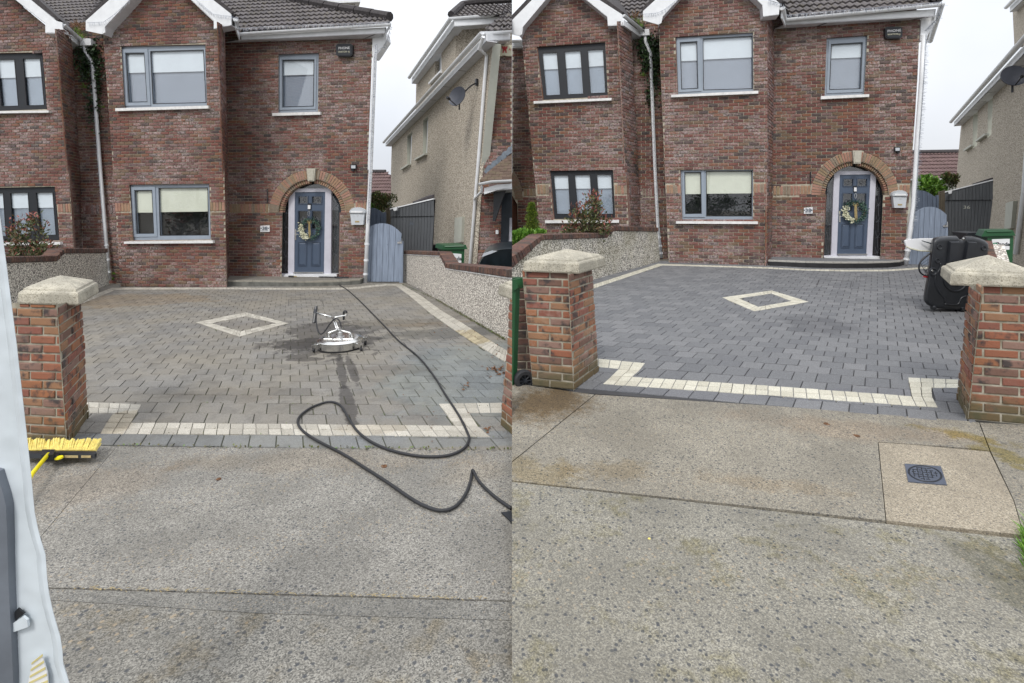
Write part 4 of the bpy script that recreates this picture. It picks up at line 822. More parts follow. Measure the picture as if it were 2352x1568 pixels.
# far houses seen down the side passages
def far_house(side, Y, roof, gut, wall, win, label, ):
    s = side; X = (roof[0][0] - CX) / FP * Y; pl = Pl((X, Y, 0), s.bay.U, Z); h = thing('tiled_house', pl.p(*wall[2]), label, 'house', 'houses far behind')
    m = MB(); m.plate(pl, wall, (), .2, 0); m.build('wall', 'meter', h); rp = Pl(pl.off(.4).p(*gut[0]), s.bay.U, -s.bay.N * math.cos(R(34)) + Z * math.sin(R(34)))
    lt = Lay('roof_tile', 'tile_red', .05); roof_tiles(rp, roof, h, lt); lt.done(h, 'roof_tiles'); gutter([pl.off(.45).p(*gut[0]), pl.off(.45).p(*gut[1])], h, r=.08)
    m = MB(); m.plate(pl.off(.36), [gut[0], gut[1], (gut[1][0], gut[1][1] + 4), (gut[0][0], gut[0][1] + 4)], (), .03, -.02); m.build('fascia', 'pvc', h)
    m = MB(); a, b = rp.p(*roof[0]), rp.p(*roof[1]); m.tube([a, b], .12, 8); m.build('ridge_tile', 'verge', h)
    if win:
        m = MB(); x0, y0, x1, y1 = win; xm = (x0 + x1) / 2; m.plate(pl, Q(x0, y0, x1, y0, x1, y1, x0, y1), [Q(x0 + 1.5, y0 + 1.5, xm - .7, y0 + 1.5, xm - .7, y1 - 1.5, x0 + 1.5, y1 - 1.5), Q(xm + .7, y0 + 1.5, x1 - 1.5, y0 + 1.5, x1 - 1.5, y1 - 1.5, xm + .7, y1 - 1.5)], .05, .05); o = m.build('window', 'pvc', h)
        MB().plate(pl, Q(x0, y0, x1, y0, x1, y1, x0, y1), (), .02, .02).build('pane', 'painted_sky_pale', o)  # opaque pane, reflected sky painted as its colour
far_house(L, 27, Q(830, 394, 886, 394, 898, 400, 912, 452, 830, 452), [(830, 453), (912, 453)], Q(830, 452, 912, 452, 912, 520, 830, 520), None, 'maroon tiled house far behind the dirty driveway, in the gap above the gate')
far_house(Rr, 24, Q(2080, 350, 2215, 348, 2215, 410, 2080, 410), [(2080, 411), (2215, 409)], Q(2080, 410, 2215, 410, 2215, 490, 2080, 490), (2098, 421, 2127, 440), 'maroon tiled house far behind the clean driveway, in the gap above the gate')
# ================================================================== ground, road, pavements
def conc(name, a, b, dk, stones, stain=(), sc_=200, patchy=None, big=0):
    t = NT(name); v = t.vor(sc_); s_ = t.n.new('ShaderNodeSeparateColor'); t.l.new(v, s_.inputs[0])
    c = t.ramp(s_.outputs[0], [(0, dk), (.3, a), (.7, b), (.97, tuple(min(1, x * 1.35) for x in b))])
    c = t.mix(t.math('MULTIPLY', t.ramp(t.noise(2.2, 5, .6), [(.38, 1.), (.62, 0.)]), .45), c, tuple(x * .62 for x in a))
    d = t.vor(stones, 'Distance', rand=1); v2 = t.vor(stones); s2 = t.n.new('ShaderNodeSeparateColor'); t.l.new(v2, s2.inputs[0])
    c = t.mix(t.math('MULTIPLY', t.ramp(d, [(.3, 1.), (.42, 0.)]), t.ramp(s2.outputs[1], [(.72, 0.), (.8, .8)])), c, (.045, .05, .058))
    c = t.mix(t.math('MULTIPLY', t.ramp(d, [(.26, 1.), (.38, 0.)]), t.ramp(s2.outputs[2], [(.86, 0.), (.88, .8)])), c, (.30, .25, .18))
    for (bl, colr, k) in stain: c = t.mix(t.math('MULTIPLY', t.blot(*bl), k), c, colr, 'MULTIPLY')
    if patchy: c = t.mix(t.math('MULTIPLY', t.ramp(t.noise(patchy[1], 6, .7), [(.52, 0.), (.64, 1.)]), patchy[2]), c, patchy[0], 'MULTIPLY')
    if big:
        v3 = t.vor(big); s3 = t.n.new('ShaderNodeSeparateColor'); t.l.new(v3, s3.inputs[0]); d3 = t.math('ADD', t.vor(big, 'Distance'), t.math('MULTIPLY', t.math('SUBTRACT', t.noise(60, 2), .5), .25))
        c = t.mix(t.math('MULTIPLY', t.ramp(d3, [(.13, 1.), (.18, 0.)]), t.ramp(s3.outputs[0], [(.8, 0.), (.82, .9)])), c, (.05, .055, .065))
    t.col(c); t.rough(.85); t.bump(t.math('ADD', s_.outputs[0], t.noise(200, 2)), .35, .004); return t.m
def gpx(side, x, y): q = side.gr.p(x, y); return (q.x, q.y)
st = (1.0, .80, .60); olive = (.95, .85, .45)
M['pave_l'] = conc('pavement_aggregate', (.16, .153, .134), (.268, .257, .23), (.095, .09, .083), 60, [((gpx(L, 200, 1110), .6, .35, 0, .45, 3), (1., .87, .74), .5), ((gpx(L, 700, 1058), 1.2, .2, 0, .45, 3), (1., .89, .76), .5), ((gpx(L, 1080, 1090), .3, .2, 0, .45, 3), (1., .88, .72), .4)])
M['road_l'] = conc('road_aggregate', (.145, .138, .12), (.245, .235, .208), (.065, .065, .062), 42, patchy=((.80, .70, .52), 5, .65))
M['channel_l'] = conc('channel_concrete', (.14, .135, .12), (.21, .203, .182), (.085, .082, .075), 90)
M['pave_r'] = conc('clean_pavement_aggregate', (.182, .166, .133), (.27, .248, .20), (.10, .098, .09), 55, [((gpx(Rr, 1245, 925), .6, .42, .3, .45, 3), (.50, .38, .24), 1.), ((gpx(Rr, 1230, 1085), .3, .2, 0, .6, 6), (.82, .72, .5), .7), ((gpx(Rr, 1420, 1080), .35, .12, 0, .6, 6), (.85, .74, .56), .6), ((gpx(Rr, 1950, 985), .9, .24, -.2, .5, 3), (1., .86, .76), .55), ((gpx(Rr, 2215, 1000), .28, .10, -.5, .6, 8), (.78, .68, .30), .9), ((gpx(Rr, 2320, 1050), .12, .26, .4, .6, 8), (.78, .70, .33), .9), ((gpx(Rr, 1760, 1112), .5, .1, -.2, .6, 6), (.95, .82, .66), .5)])
M['patch_r'] = conc('orange_concrete_patch', (.24, .208, .155), (.32, .282, .217), (.18, .15, .11), 110)
M['road_r'] = conc('pale_road_aggregate', (.17, .16, .132), (.25, .237, .197), (.115, .115, .108), 52, [((gpx(Rr, 2330, 1330), .14, .35, 0, .6, 6), (.6, .6, .5), .7)], patchy=((.70, .66, .44), 4.5, .75), big=25)
M['soil'] = plain('packed_earth', (.16, .15, .125), .9, 0, .3, 3, .3)
FZ = 0.
m = MB(); m.add([(-600, -300, -2.2), (600, -300, -2.2), (600, 900, -2.2), (-600, 900, -2.2)], [(0, 1, 2, 3)], 0, .5); tag(m.build('ground', 'soil'), 'wide earth ground reaching the horizon', None, None, 'structure')
for s, x0, x1 in ((L, -40, -.001), (Rr, .001, 40)):
    P = [ground(s, x, y) - Z * .03 for x, y in ((x0, -6), (x1, -6), (x1, 45), (x0, 45))]; m = MB(); m.prism(P, Z * -.3, 0, .5); tag(m.build('plot_ground', 'soil'), 'packed earth under the drive and houses', None, None, 'structure')
def slabs(side, name, mat, polys, label, d=0., t=.028):
    r = MB(); r.plate(side.gr, polys[0], (), t, d); o = r.build(name, mat); tag(o, label, None, None, 'structure')
    for q in polys[1:]: MB().plate(side.gr, q, (), t, d).build('concrete_slab', mat, o)
    return o
# the pavement in front of the dirty drive: a joint runs diagonally, another by the seam of the cover
slabs(L, 'pavement', 'pave_l', [Q(269.2, 1024.5, 1176, 1034, 1176, 1378.5, 112, 1348, 94.8, 1232), Q(-60, 1016, 160, 1022.5, 268, 1024.5, 93, 1232, 100, 1347, -60, 1343)], 'grey exposed aggregate pavement in front of the dirty driveway')
slabs(L, 'road_channel', 'channel_l', [Q(-60, 1347, 1176, 1382.5, 1176, 1424, 600, 1408, -60, 1366)], 'darker smooth concrete channel strip along the road')
slabs(L, 'road', 'road_l', [Q(-60, 1367.5, 600, 1409.5, 1176, 1425.5, 1176, 2600, -900, 2600)], 'rough grey aggregate road surface before the dirty driveway')
slabs(Rr, 'pavement', 'pave_r', [Q(1176, 1062, 1368, 906, 1764, 931, 2225, 967, 2248, 970, 2273, 1035, 2242, 1030, 2093, 1019, 2016, 1014, 2034, 1195, 1176, 1103),
    Q(1176, 876, 1222, 886, 1321, 900, 1365, 906, 1176, 1059), Q(2250.5, 970, 2500, 985, 2500, 1250, 2352, 1229, 2330, 1150, 2275.5, 1035)], 'clean pale exposed aggregate pavement in front of the dark driveway')
slabs(Rr, 'pavement_patch', 'patch_r', [Q(2018, 1016, 2093, 1021, 2273, 1037, 2328, 1150, 2350, 1228, 2036, 1195)], 'orange tinted concrete patch round the metal cover')
slabs(Rr, 'road', 'road_r', [Q(1176, 1106.5, 2500, 1255, 4000, 2600, 1176, 2600)], 'pale exposed aggregate road before the clean driveway')
# ------------------------------------------------------------------ driveways
def paver_mat(name, stops, blots, moss=0., speck=.35):
    t = NT(name); c = t.ramp(t.attr(), stops); v = t.vor(210); s_ = t.n.new('ShaderNodeSeparateColor'); t.l.new(v, s_.inputs[0])
    c = t.mix(speck, c, t.ramp(s_.outputs[0], [(0, .25), (.6, 1.), (1, 1.9)]), 'MULTIPLY')
    if moss: c = t.mix(t.math('MULTIPLY', t.ramp(t.noise(1.1, 5, .6), [(.36, 0.), (.62, 1.)]), moss), c, (.215, .19, .145)); c = t.mix(t.math('MULTIPLY', t.ramp(t.noise(5, 5, .65), [(.5, 0.), (.68, 1.)]), moss * .8), c, (.07, .064, .055))
    ro = None
    for bl, colr, k in blots: f = t.math('MULTIPLY', t.blot(*bl), k); c = t.mix(f, c, colr, 'MULTIPLY')
    t.col(c); t.rough(.78); t.bump(t.noise(150, 3), .4, .003); return t.m
def streak(side, p, q, w, wob=.22):
    a, b = gpx(side, *p), gpx(side, *q); d = (b[0] - a[0], b[1] - a[1]); return (((a[0] + b[0]) / 2, (a[1] + b[1]) / 2), w, math.hypot(*d) / 2, math.atan2(-d[0], d[1]), wob, 9, .15)
gl = lambda x, y: gpx(L, x, y); gr_ = lambda x, y: gpx(Rr, x, y)
wet = (.42, .41, .42)
M['paver_l'] = paver_mat('dirty_grey_paver', [(0, (.145, .14, .13)), (.5, (.175, .168, .155)), (1, (.20, .192, .176))],
    [((gl(752, 775), .62, 1.05, .45, .5, 3.2, .1), wet, .95), ((gl(688, 790), .45, .3, 0, .5, 4, .1), wet, .9), ((gl(700, 825), .22, .09, 0, .2, 5, .1), wet, .9), ((gl(900, 745), .9, .45, 0, .45, 4, .2), (.6, .58, .55), .7), ((gl(1010, 765), .9, .35, .2, .45, 4, .2), (.5, .52, .54), .8),
     (streak(L, (778, 812), (792, 895), .05), wet, 1.), (streak(L, (788, 880), (812, 980), .07), wet, 1.), (streak(L, (797, 815), (822, 886), .05), wet, 1.), ((gl(900, 850), .5, .2, 0, .35, 5, .2), (.7, .66, .62), .7), ((gl(300, 690), 1.6, .9, 0, .4, 2, .2), (1., .84, .66), .7), ((gl(1000, 742), .8, .16, .3, .6, 6, .3), (1.2, 1.02, .8), .5),
     ((gl(590, 745), 1.3, .3, 0, .3, 3, .15), (.78, .78, .82), .6), ((gl(1080, 850), 1.0, 1.5, 0, .2, 2, .3), (.85, 1., 1.12), .8), ((gl(600, 1010), 3.5, .16, 0, .05, 2, .1), (.88, .97, 1.08), .9), ((gl(360, 1000), .5, .3, 0, .3, 3, .2), (.7, .68, .66), .5), ((gl(560, 905), .8, .2, 0, .4, 4, .2), (.72, .70, .68), .6)], .55)
M['sett_l'] = paver_mat('cream_sett', [(0, (.33, .31, .265)), (1, (.48, .455, .395))], [((gl(1080, 775), .35, .6, 0, .3, 4, .2), (.85, .75, .52), .8), ((gl(260, 975), .2, .3, 0, .3, 4, .2), (.8, .72, .58), .6), ((gl(850, 985), .3, .12, 0, .3, 4, .2), (.88, .82, .74), .5)], .12, .3)
M['paver_r'] = paver_mat('clean_dark_blue_grey_paver', [(0, (.118, .122, .130)), (.5, (.14, .144, .150)), (1, (.165, .168, .174))], [((gr_(1890, 748), .55, .6, -.5, .4, 3, .5), (.66, .66, .68), .8), ((gr_(1760, 905), 4., .14, 0, .1, 2, .2), (.85, .85, .9), .6)], 0, .35)
M['sett_r'] = paver_mat('clean_cream_sett', [(0, (.43, .41, .335)), (1, (.54, .52, .435))], [], 0, .3)
t = NT('joint_sand'); t.col(t.ramp(t.noise(6, 4), [(.35, (.05, .05, .042)), (.65, (.075, .085, .035))])); M['joint_l'] = t.m
M['joint_r'] = plain('clean_joint', (.05, .05, .053), .9)
def ring_fill(side, lay, parent, path_out, path_in, wide=.1, n_rows=2, joint=.005):
    """rows of small setts laid along a band between an outer and an inner edge line"""
    po = [side.G(*q) for q in path_out]; pi = [side.G(*q) for q in path_in]
    for k in range(len(po) - 1):
        a0, a1, b0, b1 = po[k], po[k + 1], pi[k], pi[k + 1]; Ln = ((a1 - a0).length + (b1 - b0).length) / 2; n = max(1, round(Ln / wide))
        for i in range(n):
            for r in range(n_rows):
                P = []
                for fi, fr in ((i / n, r / n_rows), ((i + 1) / n, r / n_rows), ((i + 1) / n, (r + 1) / n_rows), (i / n, (r + 1) / n_rows)): P.append(a0.lerp(a1, fi).lerp(b0.lerp(b1, fi), fr))
                U = (P[1] - P[0] + P[2] - P[3]).normalized(); N = side.gr.N; V = N.cross(U)
                if (P[3] - P[0]).dot(V) < 0: P = [P[1], P[0], P[3], P[2]]; U = -U; V = -V
                pl = Pl(P[0], U, V); uv = [((q - P[0]).dot(pl.U), (q - P[0]).dot(pl.V)) for q in P]
                v0 = (uv[0][1] + uv[1][1]) / 2 + joint / 2; v1 = (uv[2][1] + uv[3][1]) / 2 - joint / 2
                if v1 - v0 < .01: continue
                lay.put(pl, parent, [(uv[0][0] + joint / 2, uv[1][0] - joint / 2, uv[3][0] + joint / 2, uv[2][0] - joint / 2, v0, v1)], .0035)
def driveway(side, K):
    s = side; base = MB(); base.plate(s.gr, K['out'], (), .02, -.009); dr = base.build('driveway', K['mj']); tag(dr, K['label'], None, None, 'structure')
    lay = Lay('paver', K['mp'], .02, True, .0016); se = Lay('sett', K['ms'], .02, True, .0014); lay.full = K['len'] - .007
    po, pi = K['border']; band = po + pi[::-1]
    o = K['out']; pv = courses([s.gr.uvs(o)] + [s.gr.uvs(q) for q in K['cream']] + [s.gr.uvs(q) for q in K['bands']], K['step'], K['len'], .007, v0=s.gr.uv(*K['v0'])[1], rows=[(s.gr.uv(*q[:2])[1] + s.gr.uv(*q[2:])[1]) / 2 for q in K['rows']], cover=True)
    lay.put(s.gr, dr, pv)
    ring_fill(s, se, dr, po, pi, .1, 2)
    for a, b in K['diamond']: ring_fill(s, se, dr, a, b, .1, 2)
    for a, b, nr in K['arms']: ring_fill(s, se, dr, a, b, .098, nr)
    print('pavers', lay.done(dr, 'pavers')); print('setts', se.done(dr, 'setts')); return dr
bl_o = Q(40, 760, 188, 687, 258, 660.5, 520, 660, 588, 660.5, 760, 661, 820, 659, 860, 654, 890, 652, 923, 653, 968, 679, 1013, 712, 1063, 742, 1113, 774, 1176, 812)
bl_i = Q(40, 776, 188, 697, 268, 664.5, 520, 664, 588, 664.5, 760, 665, 822, 663, 862, 658, 888, 655.5, 909, 656, 938, 677, 988, 719, 1045, 759, 1083, 784, 1176, 841)
dl_o = Q(450, 740, 564, 717, 663, 742, 550, 773, 450, 740); dl_i = Q(485, 742, 565, 726, 635, 742, 552, 761, 485, 742)
crL = Q(150, 921, 204, 924, 325, 929, 301, 970, 588, 973, 1044, 978, 1007, 927, 1153, 925, 1176, 926, 1176, 949, 1079, 948.5, 1126, 1004, 588, 998, 229, 996.5, 257, 950, 204, 948, 150, 946)
outL = Q(161, 1022.5, 1176, 1032.5, 1176, 787, 1161, 777, 1060, 717, 1000, 684, 963, 662, 935, 653, 925, 649, 838, 649, 836, 650, 521, 650, 519, 652, 262, 653, 250, 653, 205, 669, 40, 745, 40, 1000)
DL_ = driveway(L, dict(out=outL, label='block paved driveway covered in grey brown dirt, cream setts along its edges', mj='joint_l', mp='paver_l', ms='sett_l', border=(bl_o, bl_i), bands=[bl_o + bl_i[::-1], dl_o[:-1], dl_i[:-1]],
    diamond=[(dl_o, dl_i)], cream=[crL], arms=[(Q(150, 921, 204, 924, 325, 929), Q(150, 946, 204, 948, 313, 951), 2), (Q(258, 951, 245, 970), Q(313, 951, 301, 970), 2), (Q(245, 970.5, 301, 970.5, 588, 973, 1044, 978, 1098, 979), Q(229, 996.5, 285, 997, 588, 998, 1066, 1003, 1126, 1004), 2), (Q(1024, 950, 1044, 978), Q(1079, 949, 1098, 979), 2), (Q(1007, 927, 1153, 925, 1175.5, 926), Q(1024, 950, 1153, 948, 1175.5, 949), 2)], rows=[(300, 1024, 1100, 1031.5), (285, 997, 1066, 1003), (320, 970.5, 1040, 978), (300, 951, 1035, 950), (260, 926.5, 1080, 926)], step=.205, len=.2, v0=(600, 1026), cv0=(588, 998)))
br_o = Q(1240, 700, 1364, 653, 1512, 605.5, 1764, 613.5, 1850, 618, 1939, 619.5, 2039, 619, 2085, 616, 2114, 613.5, 2150, 612, 2185, 640, 2330, 830)
br_i = Q(1240, 716, 1364, 662, 1522, 609, 1764, 616.5, 1850, 621, 1939, 623, 2041, 622.5, 2090, 619.5, 2116, 617, 2140, 617, 2165, 640, 2290, 830)
dr_o = Q(1658.5, 683, 1773, 667, 1858, 693, 1732, 715, 1658.5, 683); dr_i = Q(1697, 685, 1771.5, 674, 1818, 691.5, 1742, 704.5, 1697, 685)
crR = Q(1340, 819, 1375, 824, 1482, 834, 1452, 865, 1764, 885.5, 2094, 910, 2085, 867, 2201, 872, 2215, 872, 2215, 890, 2140, 889, 2155, 936, 1764, 908, 1385, 882, 1420, 848, 1375, 843, 1340, 839)
outR = Q(1321, 898, 1764, 929, 2219, 964, 2300, 900, 2370, 860, 2370, 830, 2178, 612, 2084, 604, 1764, 604, 1538, 600, 1515, 599, 1362, 641, 1240, 678, 1240, 870)
DR_ = driveway(Rr, dict(out=outR, label='freshly cleaned block paved driveway, dark blue grey with bright cream setts', mj='joint_r', mp='paver_r', ms='sett_r', border=(br_o, br_i), bands=[br_o + br_i[::-1], dr_o[:-1], dr_i[:-1]],
    diamond=[(dr_o, dr_i)], cream=[crR], arms=[(Q(1340, 819, 1375, 824, 1482, 834), Q(1340, 839, 1375, 843, 1468, 852), 2), (Q(1420, 848, 1403, 865), Q(1468, 852, 1452, 865), 2), (Q(1403, 865, 1452, 865.5, 1764, 886, 2094, 910, 2142, 913), Q(1385, 882, 1436, 886, 1764, 908, 2105, 933, 2155, 936), 2), (Q(2090, 890, 2094, 910), Q(2140, 889, 2142, 913), 2), (Q(2085, 867, 2201, 872, 2215, 872), Q(2090, 890, 2201, 891, 2215, 891), 2)], rows=[(1400, 903, 2150, 958), (1436, 886, 2105, 933), (1480, 867, 2090, 910), (1450, 850.5, 2150, 890), (1440, 830, 2140, 869.5)], step=.165, len=.19, v0=(1764, 929), cv0=(1764, 908)))

# ------------------------------------------------------------------ door steps
def step(side, front, wallpx, h, label, mat):
    F = [side.G(*q) for q in front]; P = F + [side.main.p(*q) for q in wallpx]; z = [p.z for p in F]; zt = max(z) + h; zb = min(z) - .02; name = 'door_step'
    m = MB(); m.prism([Vector((p.x, p.y, zb)) for p in P], Z * (zt - zb - .03), 0, .5); o = m.build(name, mat[0], None, loc=F[0]); tag(o, label, 'step', 'door steps')
    c = sum(P, Vector()) / len(P); inn = [p + (Vector((c.x, c.y, p.z)) - p).normalized() * .0 + side.D.normalized() * .12 for p in F]
    Tz = lambda p, d=0: Vector((p.x, p.y, zt - .03 + d))
    for i in range(len(F) - 1):
        n = max(1, round((F[i + 1] - F[i]).length / .2))
        for k in range(n):
            a, b = F[i].lerp(F[i + 1], (k + .015) / n), F[i].lerp(F[i + 1], (k + .985) / n); c0, d0 = inn[i].lerp(inn[i + 1], (k + .015) / n), inn[i].lerp(inn[i + 1], (k + .985) / n)
            MB().prism([Tz(a), Tz(b), Tz(d0), Tz(c0)], Z * .03, 0).build('edging_paver', mat[1], o)
    P2 = [Tz(p, .001) for p in inn] + [Tz(p, .001) for p in P[len(F):]]; m = MB(); m.prism(P2, Z * .026, 0, .5); m.build('tread', mat[2], o); return zt
M['step_side_l'] = plain('weathered_step_side', (.14, .14, .125), .85, 0, .3, 6, .3); M['step_edge_l'] = paver_mat('weathered_edging', [(0, (.22, .21, .18)), (1, (.30, .285, .24))], [], .3)
M['step_side_r'] = plain('damp_black_step_side', (.018, .018, .02), .6, 0, .3, 6, .3); M['step_edge_r'] = paver_mat('pale_edging', [(0, (.34, .33, .30)), (1, (.40, .39, .36))], [], 0)
ztL = step(L, Q(520, 657, 600, 657, 700, 657.5, 765, 656, 805, 654, 828, 652, 837, 648), Q(835, 640, 527, 640), .115, 'low paved step with weathered grey edge before the blue door, hose lance lying on it', ('step_side_l', 'step_edge_l', 'paver_l'))
ztR = step(Rr, Q(1764, 609.5, 1850, 614, 1914, 615.5, 1990, 615.5, 2040, 614, 2068, 611.5, 2078, 608), Q(2078, 600, 1773, 600), .12, 'low clean paved step with black sides before the blue door', ('step_side_r', 'step_edge_r', 'paver_r'))

# ------------------------------------------------------------------ garden walls with brick-on-edge coping
def coping(pl, parent, lay, path, hts, back=.24, pitch=.073):
    """bricks on edge following the wall top; hts = height of the coping in picture px at each path point"""
    for i in range(len(path) - 1):
        a, b = pl.p(*path[i]), pl.p(*path[i + 1]); ha = (pl.p(path[i][0], path[i][1] - hts[i]) - a).length; hb = (pl.p(path[i + 1][0], path[i + 1][1] - hts[i + 1]) - b).length
        U = (b - a); Ln = U.length; U.normalize(); fw = pl.off(.03); n = max(1, round(Ln / pitch)); sg = 1
        if U.dot(pl.U) < 0: a, b = b, a; ha, hb = hb, ha; U = -U
        q = Pl(a + pl.N * .03, U, pl.N.cross(U))
        for k in range(n):
            u0, u1 = Ln * k / n + .004, Ln * (k + 1) / n - .004; h_ = ha + (hb - ha) * (k + .5) / n
            lay.put(q, parent, [(u0, u1, u0, u1, .002, h_)])
def garden_wall(side, K):
    pl = vplane(side.G(*K['a']), side.G(*K['b'])); w = thing('garden_wall', side.G(*K['a']), K['label'], 'wall', 'garden walls')
    m = MB(); m.plate(pl, K['poly'], (), .2, 0); r = m.build('rendered_wall', K['mat'], w)
    lay = Lay('coping_brick', 'brick_cope', K.get('depth', .26)); lay.jd = .006; coping(pl, w, lay, K['path'], K['h'])
    lay.done(w, 'coping_bricks')
    if K.get('bead'):
        m = MB(); p = K['path']
        for i in range(len(p) - 1): a, b = pl.p(*p[i]) + pl.N * .001, pl.p(*p[i + 1]) + pl.N * .001; m.prism([a, b, b - Z * .016, a - Z * .016], pl.N * .008, 0, .5)
        m.build('render_bead', 'sill', w)
    return pl
wl_r = garden_wall(L, dict(a=(1000, 684), b=(1161, 777), mat='dash_wall', label='pale pebbledashed garden wall with white bead and brick coping beside the dirty driveway', poly=Q(927, 583, 1010, 587, 1027, 616, 1176, 638, 1176, 788, 1161, 778, 1060, 718, 1000, 685, 963, 663, 945, 655, 927, 651), path=Q(926, 583, 1010, 587, 1027, 616, 1176, 638), h=(8, 9, 12, 20), bead=True))
wl_l = garden_wall(L, dict(a=(205, 669), b=(250, 653), mat='dash_wall_dark', label='speckled pebbledash garden wall with mossy coping below the black framed windows, dirty driveway', poly=Q(-40, 606, 15, 604, 130, 600, 145, 582, 244, 581, 251, 654, 205, 670, 100, 712, -40, 770), path=Q(-40, 606, 130, 600, 145, 582, 244, 581), h=(16, 14, 13, 11)))
wr_l = garden_wall(Rr, dict(a=(1362, 642), b=(1515, 600), mat='dash_wall_algae', label='speckled pebbledash garden wall with yellow algae at its foot beside the clean driveway', poly=Q(1176, 617, 1245, 551, 1393, 546, 1410, 530, 1510, 532, 1516, 600, 1362, 643, 1176, 700), path=Q(1176, 617, 1245, 551, 1393, 546, 1410, 530, 1510, 532), h=(30, 13, 12, 12, 10)))
wr_r = garden_wall(Rr, dict(a=(2176, 613), b=(2352, 802), mat='dash_wall', depth=.10, label='pebbledashed garden wall with brick coping behind the black basketball base', poly=Q(2176, 556, 2262, 560, 2276, 612, 2420, 650, 2420, 875, 2176, 613), path=Q(2176, 556, 2262, 560, 2276, 612, 2420, 650), h=(7, 8, 12, 18)))

# ------------------------------------------------------------------ gate pillars
def pillar(side, K):
    s = side; p = thing('gate_pillar', s.G(*K['corner']), K['label'], 'pillar', 'brick gate pillars'); lay = Lay('brick', 'brick_pillar', .014); lay.jd = .004
    hgt = None
    for (a, b, poly, n, ph) in K['faces']:
        pl = vplane(s.G(*a), s.G(*b)); m = MB(); m.plate(pl, poly, (), .004, -.008); w = m.build('mortar_core', 'mortar_pale', p)
        uv = pl.uvs(poly); v0 = min(v for _, v in uv); v1 = max(v for _, v in uv); cu = min(u for u, _ in uv) if K['cornerside'][ph] == 0 else max(u for u, _ in uv)
        stp = K['course']; lay.put(pl, w, courses([uv], stp, .212, .015, v0=v0, u0=cu + (.106 if ph else 0), minl=.02))
    lay.done(p, 'bricks')
    c = K['cap']; a = s.G(*K['corner']); top = K['zt']
    # cap: stepped pyramid following the pillar's two face directions
    U = (s.G(*K['fa'][1]) - s.G(*K['fa'][0])); U.z = 0; V = (s.G(*K['fb'][1]) - s.G(*K['fb'][0])); V.z = 0
    cen = K['cen'] if 'cen' in K else a + U * K['cu'] + V * K['cv']; U.normalize(); V.normalize(); hu, hv = K['half']
    prof = [(1.0, 0), (1.02, .012), (1.0, .075), (.97, .088), (.90, .094), (.875, .108), (.80, .118), (0, .178 * K.get('kz', 1))]; vs = []; fs = []
    for k, z in prof[:-1]:
        for x, y in ((-1, -1), (1, -1), (1, 1), (-1, 1)): vs.append(Vector((cen.x, cen.y, top + z)) + U * hu * k * x + V * hv * k * y)
    vs.append(Vector((cen.x, cen.y, top + prof[-1][1])))
    for j in range(len(prof) - 2): fs += [(j * 4 + i, j * 4 + (i + 1) % 4, j * 4 + 4 + (i + 1) % 4, j * 4 + 4 + i) for i in range(4)]
    k = (len(prof) - 2) * 4; fs += [(k + i, k + (i + 1) % 4, k + 4) for i in range(4)] + [(3, 2, 1, 0)]
    m = MB(); m.add(vs, fs, 0, .5)
    if K.get('clip'):
        import bmesh
        o = m.build('cap', 'cap', p); bm = bmesh.new(); bm.from_mesh(o.data); off = ORG[p.name]; sx = K['clip']
        r = bmesh.ops.bisect_plane(bm, geom=bm.verts[:] + bm.edges[:] + bm.faces[:], plane_co=(-off.x, 0, 0), plane_no=(sx, 0, 0), clear_outer=True)
        bmesh.ops.holes_fill(bm, edges=[e for e in bm.edges if e.is_boundary]); bm.to_mesh(o.data); bm.free()
    else: m.build('cap', 'cap', p)
    return p
def zat(side, base, y): # height seen at row y above the ground point base
    g_ = side.G(*base); return 1.65 + (HOR - y) / FP * g_.y
pillar(L, dict(corner=(157, 1020), label='brick gate pillar with lichened cap behind the white van door and yellow broom', faces=[((65, 1015.5), (157, 1020), Q(20, 696, 135, 698, 157, 1020, 58, 1016), 15, 0), ((157, 1020), (204, 959), Q(135, 698, 187, 687, 195, 784, 204, 960, 157, 1021), 15, 1)],
    cornerside=(1, 0), course=.0655, cap=None, zt=zat(L, (157, 1020), 700), fa=((157, 1020), (65, 1015.5)), fb=((157, 1020), (204, 959)), cu=.5, cv=.5, half=(.245, .29)))
pillar(Rr, dict(corner=(1320, 896), label='brick gate pillar with damp mossy foot between green bin and clean driveway', faces=[((1223, 885), (1320, 896), Q(1198, 620, 1307, 624, 1320, 896, 1223, 886), 15, 0), ((1320, 896), (1376, 851), Q(1307, 624, 1361, 616, 1372, 784, 1376, 852, 1320, 897), 15, 1)],
    cornerside=(1, 0), course=.0655, cap=None, zt=zat(Rr, (1320, 896), 627), fa=((1320, 896), (1223, 885)), fb=((1320, 896), (1376, 851)), cu=.52, cv=.5, half=(.235, .30), clip=-1))
pillar(Rr, dict(corner=(2219, 962), label='brick gate pillar in front of the black basketball base, clean pale cap', faces=[((2219, 962), (2352, 975), Q(2252, 656, 2400, 660, 2375, 978, 2219, 963), 15, 0), ((2219, 962), (2197, 914), Q(2223, 656, 2252, 657, 2219, 963, 2197, 915, 2210, 784), 15, 1)],
    cornerside=(0, 1), course=.0655, cap=None, zt=zat(Rr, (2219, 962), 654), fa=((2219, 962), (2352, 975)), fb=((2219, 962), (2197, 914)), cu=.5, cv=.5, half=(.27, .27), kz=1.15))
pb = L.G(1148, 976)
pillar(L, dict(corner=(1175, 998), label='narrow sliver of a brick gate pillar by the dead leaves on the dirty driveway', faces=[((1148, 976), (1176, 999), Q(1169, 684, 1176, 684, 1176, 1000, 1148, 977, 1160, 834, 1165, 789), 15, 0)],
    cornerside=(0, 1), course=.0655, cap=None, zt=zat(L, (1160, 986), 683), fa=((165, 1020), (257, 1024)), fb=((1176, 999), (1148, 976)), cen=pb + Vector((1, -.11, 0)) * .27 - L.D * .2, half=(.25, .25), clip=1))
